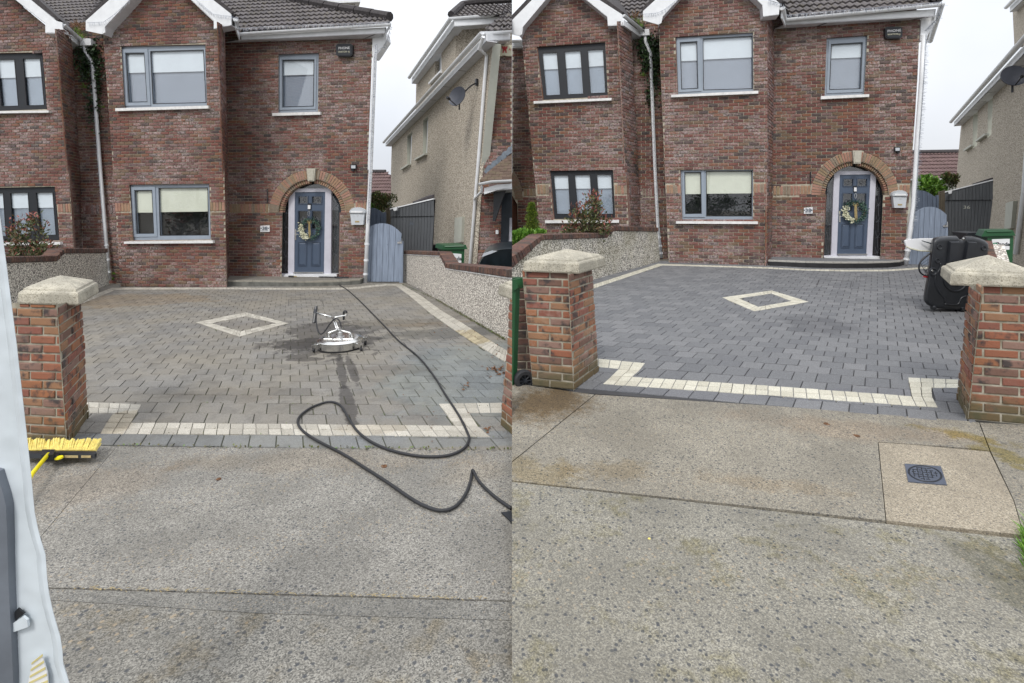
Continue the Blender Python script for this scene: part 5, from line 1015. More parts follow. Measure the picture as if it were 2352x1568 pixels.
# ================================================================== white van door at the edge of the dirty plot
vp = Pl(L.gr.o * 0 + Vector((0, 1.3, 0)), (1, 0, 0), Z)
van = thing('van_door', vp.p(-20, 1600), 'open white van door edge with yellow striped sticker, close by the yellow broom', 'van')
edge = Q(-6, 430, 0, 484, 18, 620, 39, 784, 52, 900, 65, 1016, 74, 1100, 81, 1176, 89, 1216, 97, 1246, 106, 1274, 110, 1331, 114, 1362, 120, 1391, 130, 1430, 140, 1463, 145, 1496, 147, 1526, 153, 1545, 161, 1570, 158, 1640)
van_w = plain('white_van_paint', (.60, .66, .70), .25, 0, .06, 3); M['van'] = van_w; M['seal'] = plain('slate_grey_seal', (.15, .17, .20), .5)
bn = van_w.node_tree.nodes; bm_ = bn.new('ShaderNodeBump'); bm_.inputs['Strength'].default_value = .5; bm_.inputs['Distance'].default_value = .03; nz = bn.new('ShaderNodeTexNoise'); nz.inputs['Scale'].default_value = 7; van_w.node_tree.links.new(nz.outputs['Fac'], bm_.inputs['Height']); van_w.node_tree.links.new(bm_.outputs[0], bn['Principled BSDF'].inputs['Normal']); tc_ = bn.new('ShaderNodeNewGeometry'); van_w.node_tree.links.new(tc_.outputs['Position'], nz.inputs['Vector'])
M['stripe'] = plain('faded_yellow_print', (.66, .58, .26), .6)
n = len(edge); m = MB(); vs = []; rows = []
for i, (x, y) in enumerate(edge):
    p = vp.p(x, y); prof = []
    for k, (dx, dy) in enumerate(((-.034, .03), (-.014, .012), (-.004, .003), (-.002, .0), (-.010, -.003), (-.026, .002), (-.034, .009), (-.052, .010), (-.10, .006), (-.16, .0), (-.20, .0))):
        prof.append(p + Vector((dx, dy, 0)))
    rows.append(prof)
w_ = len(rows[0])
for r in rows: vs += r
m.add(vs, [(i * w_ + k, i * w_ + k + 1, (i + 1) * w_ + k + 1, (i + 1) * w_ + k) for i in range(n - 1) for k in range(w_ - 1)], 0, .5)
m.add([r[0] for r in rows] + [r[0] + Vector((-.12, .10, 0)) for r in rows], [(i + 1, i, n + i, n + i + 1) for i in range(n - 1)], 0, .5)
o = m.build('door', 'van', van, smooth=True); smooth_by_angle(o, 35)
m = MB(); f = vp.off(.012); m.plate(f, Q(-60, 1070, -8, 1085, 0, 1112, 8, 1138, 14, 1165, 17, 1250, 20, 1350, 25, 1450, 32, 1600, -60, 1620), (), .02, 0); m.build('door_seal', 'seal', van)
m = MB(); m.plate(vp.off(.004), Q(33, 1406, 41, 1397, 56, 1409, 35, 1426), (), .004, 0); m.build('latch_recess', 'black', van)
m = MB(); m.plate(vp.off(.006), Q(29, 1432, 52, 1416, 62, 1424, 64, 1440, 30, 1452), (), .006, 0); m.build('latch_plate', 'van', van)
m = MB(); m.plate(vp.off(.0035), Q(76, 1518, 95, 1504, 108, 1545, 112, 1600, 60, 1600, 66, 1560), (), .003, 0); st_ = m.build('warning_sticker', 'white', van)
for k in range(5):
    y = 1508 + k * 15; m = MB(); m.plate(vp.off(.005), [(72 - k * 2, y + 14), (97 + k * 3, y - 6), (98 + k * 3, y - 1), (72 - k * 2, y + 19)], (), .001, 0); m.build('sticker_stripe', 'stripe', st_)
# ------------------------------------------------------------------ broom
bl_, br_ = L.G(48, 1068, .045), L.G(221, 1068.5, .045); broom = thing('broom', L.G(110, 1066), 'yellow bristled push broom with black head and yellow handle, lying by the van door', 'broom')
U = (br_ - bl_).normalized(); V = Vector((-.85, 1, 0))
m = MB(); m.prism([bl_, br_, br_ + Z * .028 + V * .01, bl_ + Z * .028 + V * .01], V * .035, 0, .5); m.prism([br_ - U * .01, br_ + U * .004 + V * .02, br_ - U * .01 + V * .04], Z * .026); m.build('head', 'black', broom)
for a, b in ((.58, .76), (.80, .93)): m = MB(); p, q = bl_.lerp(br_, a), bl_.lerp(br_, b); m.prism([p + Z * .006 - V * .001, q + Z * .006 - V * .001, q + Z * .019 - V * .001 + V * .004, p + Z * .019 + V * .003], -V * .003, 0, .5); m.build('head_label', 'tan', broom)
m = MB(); Ln = (br_ - bl_).length
for i in range(74):
    for j in range(3):
        t_ = (i + .5 + j * .3) / 75; p = bl_.lerp(br_, t_) + V * (.035 + .006 * j) + Z * (.012 + .01 * j); sp_ = max(0, t_ - .45) * .09 + random.gauss(0, .004)
        q = p + V * (.15 + random.gauss(0, .003)) + U * sp_ + Z * random.uniform(-.012, .012)
        m.tube([p, p.lerp(q, .5) + Z * .004, q], [.002, .0042, .0058], 4)
m.build('bristles', 'bristle', broom, kind='stuff')
c_ = bl_.lerp(br_, .37) + Z * .03; m = MB(); m.prism([c_ - U * .045, c_ + U * .045, c_ + U * .03 - V * .075, c_ - U * .045 - V * .075], Z * .03, 0, .5); m.prism([c_ - U * .02 - Z * .02, c_ + U * .07 - Z * .02, c_ + U * .05 - V * .05 - Z * .02, c_ - U * .02 - V * .06 - Z * .02], Z * .02); m.build('clamp', 'black', broom)
hp = [c_ - V * .045 + Z * .02, L.G(74, 1122, .09), L.G(20, 1215, .07), L.G(-60, 1360, .05)]; m = MB(); m.tube(hp, .0125, 10); m.build('handle', 'yellow', broom, smooth=True)
m = MB(); k_ = c_ + U * .07 - V * .035 - Z * .012; m.lathe(k_, [(.0, .012), (.022, .01), (.024, 0), (.0, -.002)], Z, 12); m.build('wing_nut', 'yellow', broom)
# ------------------------------------------------------------------ pressure hose and lance
hpx = Q(809, 641, 806, 644, 793, 649, 780, 655, 797, 666, 822, 688, 851, 717, 883, 750, 915, 784, 960, 821, 995, 864, 1024, 911, 1053, 956, 1073, 996, 1077, 1014, 1063, 1036, 1025, 1051, 963, 1052, 900, 1039, 853, 1019, 820, 993, 800, 963, 785, 938, 770, 928, 750, 927, 718, 938, 693, 955, 684, 971, 693, 991, 725, 1014, 788, 1047, 838, 1079, 888, 1111, 938, 1146, 975, 1167, 1013, 1178, 1045, 1169, 1068, 1142, 1080, 1112, 1084, 1090)
pts = [L.G(x, y, .014) for x, y in hpx]; pts[0].z = ztL + .02; pts[1].z = ztL + .01; pts[2].z -= .0
pts += [L.G(1087, 1092, .03), L.G(1100, 1110, .014), L.G(1133, 1143, .014), L.G(1174, 1173, .014)]
m = MB(); m.tube(smooth_path(pts, 6), .0095, 8); hose = m.build('pressure_hose', 'black_matt', None, loc=L.G(963, 1052), smooth=True); tag(hose, 'long black rubber hose looping over the dirty driveway onto the pavement', 'hose')
lp = L.main.off(.13); lz = lambda x: Vector((lp.p(x, 638).x, lp.p(x, 638).y, ztL + .022)); ln = thing('spray_lance', lz(730), 'pressure washer lance with black grip and steel rod lying on the low step', 'lance')
MB().tube([lz(663), lz(675)], .022, 9).build('nozzle_guard', 'black', ln); MB().tube([lz(675), lz(682)], .014, 8).build('brass_collar', 'tan', ln); MB().tube([lz(682), lz(735)], .008, 7).build('rod', 'steel', ln)
MB().tube([lz(733), lz(742), lz(780), lz(800)], [.014, .016, .013, .018], 8).build('grip', 'black', ln); m = MB(); m.tube([lz(770), lz(775) + L.main.N * .05, lz(790) + L.main.N * .08], [.022, .02, .012], 7); m.build('trigger', 'black', ln)
m = MB(); m.prism([L.G(1151, 1180, .004), L.G(1175.5, 1178, .006), L.G(1175.5, 1205, .004), L.G(1168, 1196, .004)], Z * .006, 0, .5); tag(m.build('rubber_flap', 'frame_dark', None, loc=L.G(1165, 1190)), 'dark blue rubber flap corner at the hose end on the pavement', 'rubber mat')
# ------------------------------------------------------------------ rotary surface cleaner
c0 = L.G(781.5, 806); Yc = 6.4; c0 = Vector(((781.5 - CX) / FP * Yc, Yc, ground(L, (781.5 - CX) / FP * Yc, Yc).z)); sc_ = thing('surface_cleaner', c0, 'round stainless steel rotary surface cleaner with T-shaped handle standing on wet paving', 'surface cleaner')
r_ = .272
o = MB().lathe(c0, [(0, .004), (r_ - .03, .004), (r_ - .012, .002), (r_ - .008, .03), (r_ - .03, .03)], Z, 40).build('brush_skirt', 'black_matt', sc_); smooth_by_angle(o)
o = MB().lathe(c0, [(r_ - .012, .022), (r_ - .004, .03), (r_ - .006, .098), (r_ + .002, .104), (r_ + .003, .112), (r_ - .008, .12), (r_ - .03, .123), (r_ - .042, .131), (r_ - .06, .134), (.09, .138), (0, .14)], Z, 48).build('housing', 'steel', sc_); smooth_by_angle(o)
m = MB(); m.tube([c0 + Vector((x, y - .09, .141)) for x, y in ((-.17, -.01), (-.07, -.012), (-.04, -.03), (.04, -.03), (.07, -.012), (.19, -.01))], .006, 6); m.build('stiffener', 'steel', sc_)
o = MB().lathe(c0 + Z * .138, [(.055, 0), (.055, .01), (.03, .014), (.031, .06), (.024, .064), (.017, .068), (.017, .09), (.01, .094), (.01, .13), (0, .13)], Z, 20).build('swivel_hub', 'alu', sc_); smooth_by_angle(o)
def cz(zx, zy, dy=0.): # close-up coordinates of the machine to space, dy behind its middle
    px, py = (900 + zx / 8.254) * .7686, (890 + zy / 8.254) * .7686; return CAM + ray(px, py) * (Yc + dy)
for sx in (-1, 1):
    b0 = c0 + Vector((sx * .145, -.01, .138)); m = MB()
    for e in (-1, 1): m.box(b0 + Vector((e * .022 - .004, -.02, 0)), (.008, 0, 0), (0, .04, 0), (0, 0, .05))
    m.box(b0 + Vector((-.026, -.022, 0)), (.052, 0, 0), (0, .044, 0), (0, 0, .006)); m.build('clevis', 'steel', sc_)
hd = MB(); hd.tube(smooth_path([cz(690, 985, -.01), cz(672, 870), cz(700, 850), cz(880, 785, .03)], 4), .0095, 8); hd.tube(smooth_path([cz(1262, 985, -.01), cz(1212, 870), cz(1180, 850), cz(1000, 805), cz(905, 785, .03)], 4), .0095, 8)
hd.tube([cz(880, 785, .03), cz(765, 480, .25)], .008, 7); hd.tube([cz(925, 790, .03), cz(812, 480, .25)], .008, 7)
hd.tube([cz(745, 468, .25), cz(385, 368, .3)], .0105, 8); hd.tube(smooth_path([cz(812, 480, .25), cz(1100, 425, .3), cz(1125, 405, .3), cz(1122, 360, .3), cz(1090, 345, .3)], 4), .0105, 8); hd.tube([cz(790, 500, .25), cz(880, 780, .04)], .004, 5)
hd.build('handle', 'steel', sc_, smooth=True)
m = MB(); m.tube([cz(375, 200, .38), cz(355, 300, .36), cz(345, 400, .3), cz(315, 615, .24)], [.018, .026, .022, .021], 9); m.build('grip', 'black', sc_)
m = MB(); m.tube(smooth_path([cz(1122, 370, .3), cz(1105, 330, .3), cz(1065, 330, .3), cz(1050, 370, .3), cz(1055, 400, .31), cz(1048, 530, .34)], 3), .014, 8); m.build('grip', 'black', sc_)
m = MB(); m.tube(smooth_path([cz(375, 400, .28), cz(370, 560, .25), cz(395, 740, .18), cz(450, 870, .1), cz(520, 880, .08), cz(600, 800, .06), cz(700, 650, .05), cz(800, 540, .04), cz(880, 510, .03), cz(940, 560, .02), cz(975, 650, .0), cz(980, 735, 0)], 5), .0085, 8); m.build('feed_hose', 'black_matt', sc_, smooth=True)
for (dx, dy, wx) in ((-.235, -.185, -.02), (.275, -.15, .035), (-.25, .16, -.02), (.25, .17, .02)):
    ar = c0 + Vector((dx, dy, .09)); inn = c0 + Vector((dx * .8, dy * .8, .095)); w_ = ar + Vector((wx, -.01, 0)); g_ = ground(L, w_.x, w_.y).z
    m = MB(); m.tube([inn, ar], .012, 6); m.tube([ar + Z * .02, ar - Z * .02], .014, 8); m.box(w_ + Vector((-.02, -.015, -.045 + 0)), (.006, 0, 0), (0, .035, 0), (0, 0, .05)); m.box(w_ + Vector((.014, -.015, -.045)), (.006, 0, 0), (0, .035, 0), (0, 0, .05)); m.box(w_ + Vector((-.02, -.02, .0)), (.04, 0, 0), (0, .04, 0), (0, 0, .006)); cs = m.build('caster', 'steel', sc_)
    wc = Vector((w_.x, w_.y, g_ + .026)); o = MB().lathe(wc - Vector((.011, 0, 0)), [(0, 0), (.02, 0), (.026, .004), (.026, .018), (.02, .022), (0, .022)], (1, 0, 0), 18).build('wheel', 'black_matt', cs)
# ------------------------------------------------------------------ basketball stand lying on the clean drive
YB = 7.0
def hz(zx, zy, y=0.):
    px, py = 2059.9 + zx * .12746, 522.7 + zy * .12746; return CAM + ray(px, py) * (YB + y)
gb = hz(880, 1480); hoop = thing('basketball_stand', gb, 'black plastic base of a tipped over portable basketball stand behind the brick gate pillar', 'basketball hoop')
hb = Pl(hz(900, 800), (1, 0, 0), Z)
def H(zs): return [hb.uv(2059.9 + x * .12746, 522.7 + y * .12746) for x, y in zs]
out = [(640, 330), (650, 250), (680, 205), (760, 180), (900, 163), (1100, 160), (1125, 195), (1150, 225), (1205, 225), (1232, 195), (1255, 162), (1400, 165), (1520, 195), (1610, 235), (1660, 285), (1672, 350), (1640, 560), (1600, 800), (1560, 1100), (1500, 1440), (1470, 1495), (1380, 1515), (1100, 1500), (900, 1490), (690, 1465), (560, 1410), (505, 1350), (495, 1290), (530, 1100), (575, 850), (605, 600)]
uv = H(out); cu = sum(p[0] for p in uv) / len(uv); cv = sum(p[1] for p in uv) / len(uv); vs = []; K_ = [(.0, -.22), (.985, -.215), (1.0, -.19), (1.0, -.075), (.99, -.035), (.965, -.012), (.93, -.002), (.88, 0)]
m = MB(); nn = len(uv)
for k, d in K_[1:]: vs += [hb.w(cu + (u - cu) * k, cv + (v - cv) * k) - Rr.D * d for u, v in uv]
nr = len(K_) - 1; fs = [(j * nn + (i + 1) % nn, j * nn + i, (j + 1) * nn + i, (j + 1) * nn + (i + 1) % nn) for j in range(nr - 1) for i in range(nn)]
tri = tessellate_polygon([[Vector((u, v, 0)) for u, v in uv]]); fs += [tuple(t + (nr - 1) * nn for t in f) for f in tri] + [tuple(f) for f in tri]
m.add(vs, fs, 0, .5); shell = m.build('base_shell', 'black', hoop); smooth_by_angle(shell, 50)
def disc(zc, prof, name, par=hoop, n=32):
    c = hb.w(*H([zc])[0]); k = .12746 / FP * YB; o = MB().lathe(c, [(r * k, h) for r, h in prof], hb.N, n).build(name, 'black', par); smooth_by_angle(o, 30); return o
disc((1055, 930), [(228, .0), (222, .012), (205, .014), (196, .002), (120, .0), (116, .012), (104, .014), (94, .0), (70, -.0), (40, .001), (0, .001)], 'moulded_ring')
for q, r in (((770, 350), 52), ((735, 595), 48), ((1565, 370), 50)): disc(q, [(r, .0), (r * .9, .010), (r * .65, .010), (r * .5, .002), (0, .001)], 'foot_boss', n=18)
disc((650, 790), [(75, 0), (70, .016), (55, .018), (42, .004), (0, .003)], 'wheel_well', n=22)
for q in ([(930, 240), (1108, 240), (1068, 600), (980, 605), (890, 650)], [(1250, 240), (1420, 250), (1385, 600), (1290, 640), (1185, 590)]):
    pl_ = H(q); a = [hb.w(u, v, .001) for u, v in pl_]; cx_, cy_ = sum(p[0] for p in pl_) / 5, sum(p[1] for p in pl_) / 5; b = [hb.w(cx_ + (u - cx_) * .86, cy_ + (v - cy_) * .9, .035) for u, v in pl_]
    m = MB(); m.add(a + b, [(i, (i + 1) % 5, 5 + (i + 1) % 5, 5 + i) for i in range(5)] + [(9, 8, 7, 6, 5)], 0, .5); m.build('moulded_panel', 'black', hoop)
m = MB(); m.tube(smooth_path([hb.w(*H([q])[0], .0) for q in ((780, 640), (780, 730), (700, 860), (690, 1000), (760, 1160), (850, 1270), (860, 1340))], 4), .012, 6); m.tube(smooth_path([hb.w(*H([q])[0], .0) for q in ((860, 1375), (1000, 1390), (1110, 1370), (1160, 1270), (1260, 1230))], 4), .012, 6); m.build('moulded_rib', 'black', hoop, smooth=True)
for q in ((1175, 195), (615, 770)): m = MB(); c = hb.w(*H([q])[0], .02); m.lathe(c, [(0, .01), (.012, .008), (.014, 0)], hb.N, 10); m.build('bolt', 'steel', hoop)
m = MB()
for q in ((680, 1445), (1190, 1465)): m.lathe(hb.w(*H([q])[0], -.02), [(0, .02), (.03, .02), (.034, 0), (.03, -.02), (0, -.02)], (1, 0, 0), 14)
m.build('transport_wheel', 'black', hoop)
bb = [hz(x, y, .25) for x, y in ((147, 245), (170, 225), (300, 205), (480, 193), (680, 193), (900, 210), (900, 400), (640, 413), (400, 398), (230, 355), (165, 320))]
m = MB(); m.prism(bb, Vector((.02, .05, 0)), 0, .5); bo = m.build('backboard', 'white', hoop)
m = MB(); m.tube([q + Vector((0, -.005, -.008)) for q in [hz(165, 325, .25), hz(230, 362, .25), hz(400, 404, .25), hz(640, 417, .25)]], .009, 5); m.build('backboard_edge', 'cream', bo)
m = MB(); m.tube([hz(450, 232, .22), hz(540, 262, .2), hz(660, 295, .18)], [.006, .008, .01], 5); m.build('support_arm', 'pole_dark', hoop)
rim = smooth_path([hz(x, y, .1) for x, y in ((615, 450), (560, 490), (470, 560), (415, 640), (400, 720), (412, 785), (450, 830), (510, 865), (575, 872))], 4)
m = MB(); m.tube(rim, .011, 7); ro = m.build('rim', 'black', hoop, smooth=True); m = MB(); m.tube([q + Vector((0, -.004, -.012)) for q in smooth_path([hz(x, y, .1) for x, y in ((478, 862), (520, 872), (575, 872))], 3)], .012, 6); m.build('red_rim_part', 'red', ro)
m = MB()
for k in range(7):
    a = (430 + k * 14, 620 + k * 36); b = (575, 500 + k * 62); m.tube([hz(a[0], a[1], .1), hz(*b, .05)], .0022, 4); m.tube([hz(a[0], a[1] + 20, .1), hz(560, 870 - k * 30, .05)], .0022, 4)
m.build('net', 'black_matt', ro)
# ------------------------------------------------------------------ wheelie bins
def far_bin(P, lidq, bodyq, lab, txt, label, tz):
    b = thing('wheelie_bin', P.p(*bodyq[3]), label, 'bin', 'green wheelie bins'); m = MB(); Dd = (L if P.o.x < 0 else Rr).D; q = [P.p(*p) for p in bodyq]; m.prism(q, Dd * .5, 0, .5); m.build('body', 'green_bin', b)
    f = P.off(.04); q = [f.p(*p) for p in lidq]; m = MB(); m.prism(q, Dd * .58, 0, .5); m.build('lid', 'green_bin', b)
    m = MB(); m.tube([f.p(lidq[0][0] + 4, lidq[0][1] + 3), f.p(lidq[1][0] - 4, lidq[1][1] + 3)], .018, 6); m.build('lid_rim', 'green_bin', b)
    m = MB(); m.plate(P, lab, (), .004, .006); lb = m.build('label', 'white', b); return b, lb
PB = Pl(((1040 - CX) / FP * 11.7, 11.7, 0), L.bay.U, Z)
b_, lb_ = far_bin(PB, Q(1018, 563, 1070, 562, 1074, 572, 1016, 573), Q(1021, 573, 1067, 572, 1064, 650, 1023, 650), Q(1034, 581, 1060, 583, 1059, 640, 1034, 640), 'da', 'green wheelie bin behind the stepped garden wall, its white label showing only da', 0)
text('Panda', PB.off(.006), 1046.5, 593.5, 8.5, 'frame_dark', lb_, bold=.02)
PR = Pl(((2290 - CX) / FP * 9.3, 9.3, 0), Rr.bay.U, Z)
b_, lb_ = far_bin(PR, Q(2262, 529, 2326, 528, 2333, 541, 2254, 543), Q(2268, 543, 2328, 542, 2324, 640, 2272, 640), Q(2278, 549, 2319, 548, 2318, 573, 2278, 573), 'Panda', 'green wheelie bin with full printed name on its white label, beside the meter box', 0)
text('Panda', PR.off(.006), 2303.5, 560.5, 8, 'frame_dark', lb_, bold=.02)
m = MB(); c = PR.off(.01).p(2285.5, 562); k = 4.2 / FP * 9.3
for i in range(7): a = R(10 + i * 38); p = c + PR.U * math.cos(a) * k * 1.0 + PR.V * math.sin(a) * k; m.lathe(p, [(0, .002), (.012, .001)], PR.N, 6)
m.lathe(c - PR.V * .01, [(0, .002), (.02, .001)], PR.N, 8); m.build('logo', 'green_print', lb_)
def bin_lid(P, q, label):
    m = MB(); m.prism([P.p(*p) for p in q], -P.N * .5, 0, .5); tag(m.build('wheelie_bin', 'black', None, loc=P.p(*q[-1])), label, 'bin')
bin_lid(PB.mv(L.D * 2.2), Q(962, 565, 1000, 562, 1006, 575, 1006, 650, 960, 650), 'dark bin lid just behind the far end of the garden wall coping, dirty driveway')
bin_lid(PR.mv(Rr.D * .8), Q(2222, 535, 2252, 533, 2262, 545, 2262, 640, 2226, 640), 'dark bin lid behind the black basketball base')
# near green bin cut by the joint of the two plots
PN = Pl(((1190 - CX) / FP * 4.35, 4.35, 0), Rr.bay.U, Z); nb = thing('wheelie_bin', Rr.G(1185, 905), 'green wheelie bin with black spoked wheel beside the mossy gate pillar', 'bin', 'green wheelie bins')
m = MB(); m.prism([PN.p(*q) for q in Q(1176.3, 655, 1185, 655, 1181, 784, 1177.5, 900, 1176.3, 900)], Rr.D * .05, 0, .5); m.build('body', 'green_bin', nb)
m = MB(); m.prism([PN.off(.02).p(*q) for q in Q(1176.3, 641, 1182, 642, 1187, 650, 1189, 655, 1189, 662, 1182, 666, 1176.3, 666)], Rr.D * .5, 0, .5); m.build('lid', 'green_bin', nb)
m = MB(); m.prism([PN.mv(Rr.D * .3).p(*q) for q in Q(1176.3, 637, 1190, 638, 1192, 660, 1176.3, 660)], Rr.D * .05, 0, .5); m.build('lid_hinge', 'green_dark', nb)
wc = PN.mv(Rr.D * .05).p(1203, 872); wr = 25 / FP * wc.y; ax = Vector((.35, -1, 0)).normalized()
o = MB().lathe(wc - ax * .02, [(wr * .55, .0), (wr * .9, 0), (wr, .012), (wr, .05), (wr * .9, .062), (wr * .62, .062), (wr * .58, .05), (wr * .55, .05)], ax, 28, sx=.92).build('wheel', 'black_matt', nb); smooth_by_angle(o)
m = MB(); m.lathe(wc + ax * .02, [(0, .03), (wr * .16, .028), (wr * .18, 0)], ax, 12)
Xa = ax.orthogonal().normalized(); Ya = ax.cross(Xa)
for k in range(8): a = k * math.pi / 4; d_ = Xa * math.cos(a) + Ya * math.sin(a); m.tube([wc + ax * .03 + d_ * wr * .1, wc + ax * .03 + d_ * wr * .58], .006, 5)
m.lathe(wc - ax * .0, [(wr * .6, 0), (0, 0)], ax, 16); m.build('hub', 'frame_dark', o)
# low wall of dark brick behind that bin
pw = vplane(Rr.G(1184, 862), Rr.G(1222, 862)); lw = thing('brick_wall', Rr.G(1190, 862), 'dark low brick wall between green bin and gate pillar', 'wall'); po = Q(1184, 650, 1215, 648, 1226, 866, 1184, 866)
w_ = MB().plate(pw, po, (), .2, -.01).build('mortar_core', 'mortar', lw); la = Lay('brick', 'brick_cope', .02); la.put(pw, w_, courses([pw.uvs(po)], .07, .2, .012)); la.done(lw, 'bricks')
# ------------------------------------------------------------------ parked black car cut by the joint
PC = Pl(((1140 - CX) / FP * 9.0, 9.0, 0), L.bay.U, Z); car = thing('parked_car', PC.p(1140, 700), 'dark glossy car front behind the garden wall, only bonnet, headlight and wheel arch showing', 'car')
arch_ = [(1127 + 24 * math.cos(a), 640 - 27 * math.sin(a)) for a in [math.pi * k / 10 for k in range(11)]]
body = Q(1175.8, 700, 1175.8, 563, 1160, 564, 1144, 567, 1127, 572, 1114, 580, 1106, 591, 1100, 606, 1098, 622, 1099, 660, 1103, 700)
m = MB(); m.plate(PC, [(1175.8, 700), (1175.8, 571), (1150, 573), (1122, 580), (1112, 588), (1104, 600), (1099, 612), (1098, 640)] + [(x, y) for x, y in arch_[::-1]] + [(1151, 700)], (), .05, 0); m.build('wing', 'car', car)
m = MB(); T0 = [PC.p(x, y) for x, y in Q(1175.8, 571, 1150, 573, 1122, 580, 1112, 588, 1104, 600, 1099, 612)]; T1 = [q + Vector((0, .25, .04)) for q in T0]; T2 = [q + Vector((0, 1.0, .06)) for q in T0]
m.add(T0 + T1 + T2, [(i + 1, i, 6 + i, 7 + i) for i in range(5)] + [(7 + i, 6 + i, 12 + i, 13 + i) for i in range(5)], 0, .5); o = m.build('bonnet', 'car', car); smooth_by_angle(o, 60)
m = MB(); m.plate(PC.off(.008), Q(1106, 590, 1111, 581, 1130, 575, 1143, 576, 1126, 583), (), .01, .004); m.build('headlight', 'lamp', car)
m = MB(); m.tube([PC.off(.01).p(x, y) for x, y in arch_], .03, 6); m.build('wheel_arch_trim', 'black_matt', car)
o = MB().lathe(PC.mv(L.D * .06).p(1127, 646), [(.0, 0), (.12, 0), (.16, .02), (.185, .02), (.19, -.1), (0, -.1)], -L.bay.N * -1, 24).build('wheel', 'black_matt', car)
m = MB(); m.plate(PC.mv(L.D * .35), Q(1098, 604, 1160, 600, 1160, 700, 1098, 700), (), .02, 0); m.build('inner_arch', 'gasket', car)
# ------------------------------------------------------------------ passage gates, sheds, fences
def gate(side, P, tops, bots, ytop, ybot, label, mat, post=None, latch=None, arch_side=None):
    g = thing('garden_gate', P.p(bots[0], ybot), label, 'gate', 'garden gates')
    for i in range(len(tops) - 1):
        x0, x1 = tops[i] + .35, tops[i + 1] - .35; X0, X1 = bots[i] + .35, bots[i + 1] - .35; m = MB(); m.plate(P, [(x0, ytop(x0)), ((x0 + x1) / 2, ytop((x0 + x1) / 2)), (x1, ytop(x1)), (X1, ybot), (X0, ybot)], (), .022, random.uniform(-.002, .002)); m.build('board', mat, g)
    m = MB(); m.plate(P, [(tops[0], ytop(tops[0]) + 6), (tops[-1], ytop(tops[-1]) + 6), (bots[-1], ybot - 2), (bots[0], ybot - 2)], (), .01, -.026); m.build('backing', 'frame_dark', g)
    if post: m = MB(); m.plate(P, post, (), .06, .01); m.build('post', mat, g)
    if latch: 
        x, y = latch; m = MB(); m.prism([P.off(.012).p(*q) for q in Q(x - 1, y - 2, x + 10, y - 3, x + 10, y + 2, x - 1, y + 2)], P.N * .012); m.tube([P.off(.02).p(x + 4, y - 1), P.off(.05).p(x + 5, y - 6)], .008, 5); m.tube([P.off(.03).p(x + 9, y - 10), P.off(.03).p(x + 9, y)], .01, 5); m.build('latch', 'alu', g)
    return g
gpL = L.main.mv(L.D * .15)
ay = lambda x: 512.5 + 24 * (abs((x - 877) / 45) ** 2.2) if x > 877 else 512.5 + 9 * (abs((x - 877) / 30) ** 2)
gate(L, gpL, [847, 855.5, 867.3, 881.3, 895.2, 909, 922.2], [841.5, 851, 863.3, 876.6, 890, 903.7, 917], ay, 646.5, 'arched blue grey side gate of vertical boards beside the dirty driveway', 'gate', Q(917.5, 549, 926, 555, 925, 649, 917.5, 649), (914, 557))
gpR = Rr.main.mv(Rr.D * .15)
ayr = lambda x: 474.5 + 20 * (abs((x - 2136) / 40) ** 2.2)
gate(Rr, gpR, [2093, 2102, 2113, 2124, 2136, 2148, 2161, 2175], [2083, 2093, 2105, 2117, 2130, 2143, 2157, 2171], ayr, 611, 'arched blue grey side gate behind the tipped over basketball stand', 'gate', Q(2171.5, 510, 2177, 512, 2176, 612, 2169, 612), (2167, 519))
gb1 = gpL.mv(L.D * 1.6); gate(L, gb1, [844, 854, 864, 874, 881], [844, 854, 864, 874, 881], lambda x: 477 + max(0, (x - 856)) ** 1.5 * .1, 560, 'darker blue gate behind the arched side gate, dirty driveway side', 'gate_dark', Q(881, 487, 886, 487, 886, 560, 881, 560))
gb2 = gpR.mv(Rr.D * 1.6); gate(Rr, gb2, [2094, 2106, 2118, 2130, 2142, 2151], [2094, 2106, 2118, 2130, 2142, 2151], lambda x: 437 + max(0, (x - 2118)) ** 1.5 * .09, 540, 'darker blue gate behind the arched side gate, clean driveway side', 'gate_dark', Q(2151, 448, 2156, 448, 2156, 540, 2151, 540))
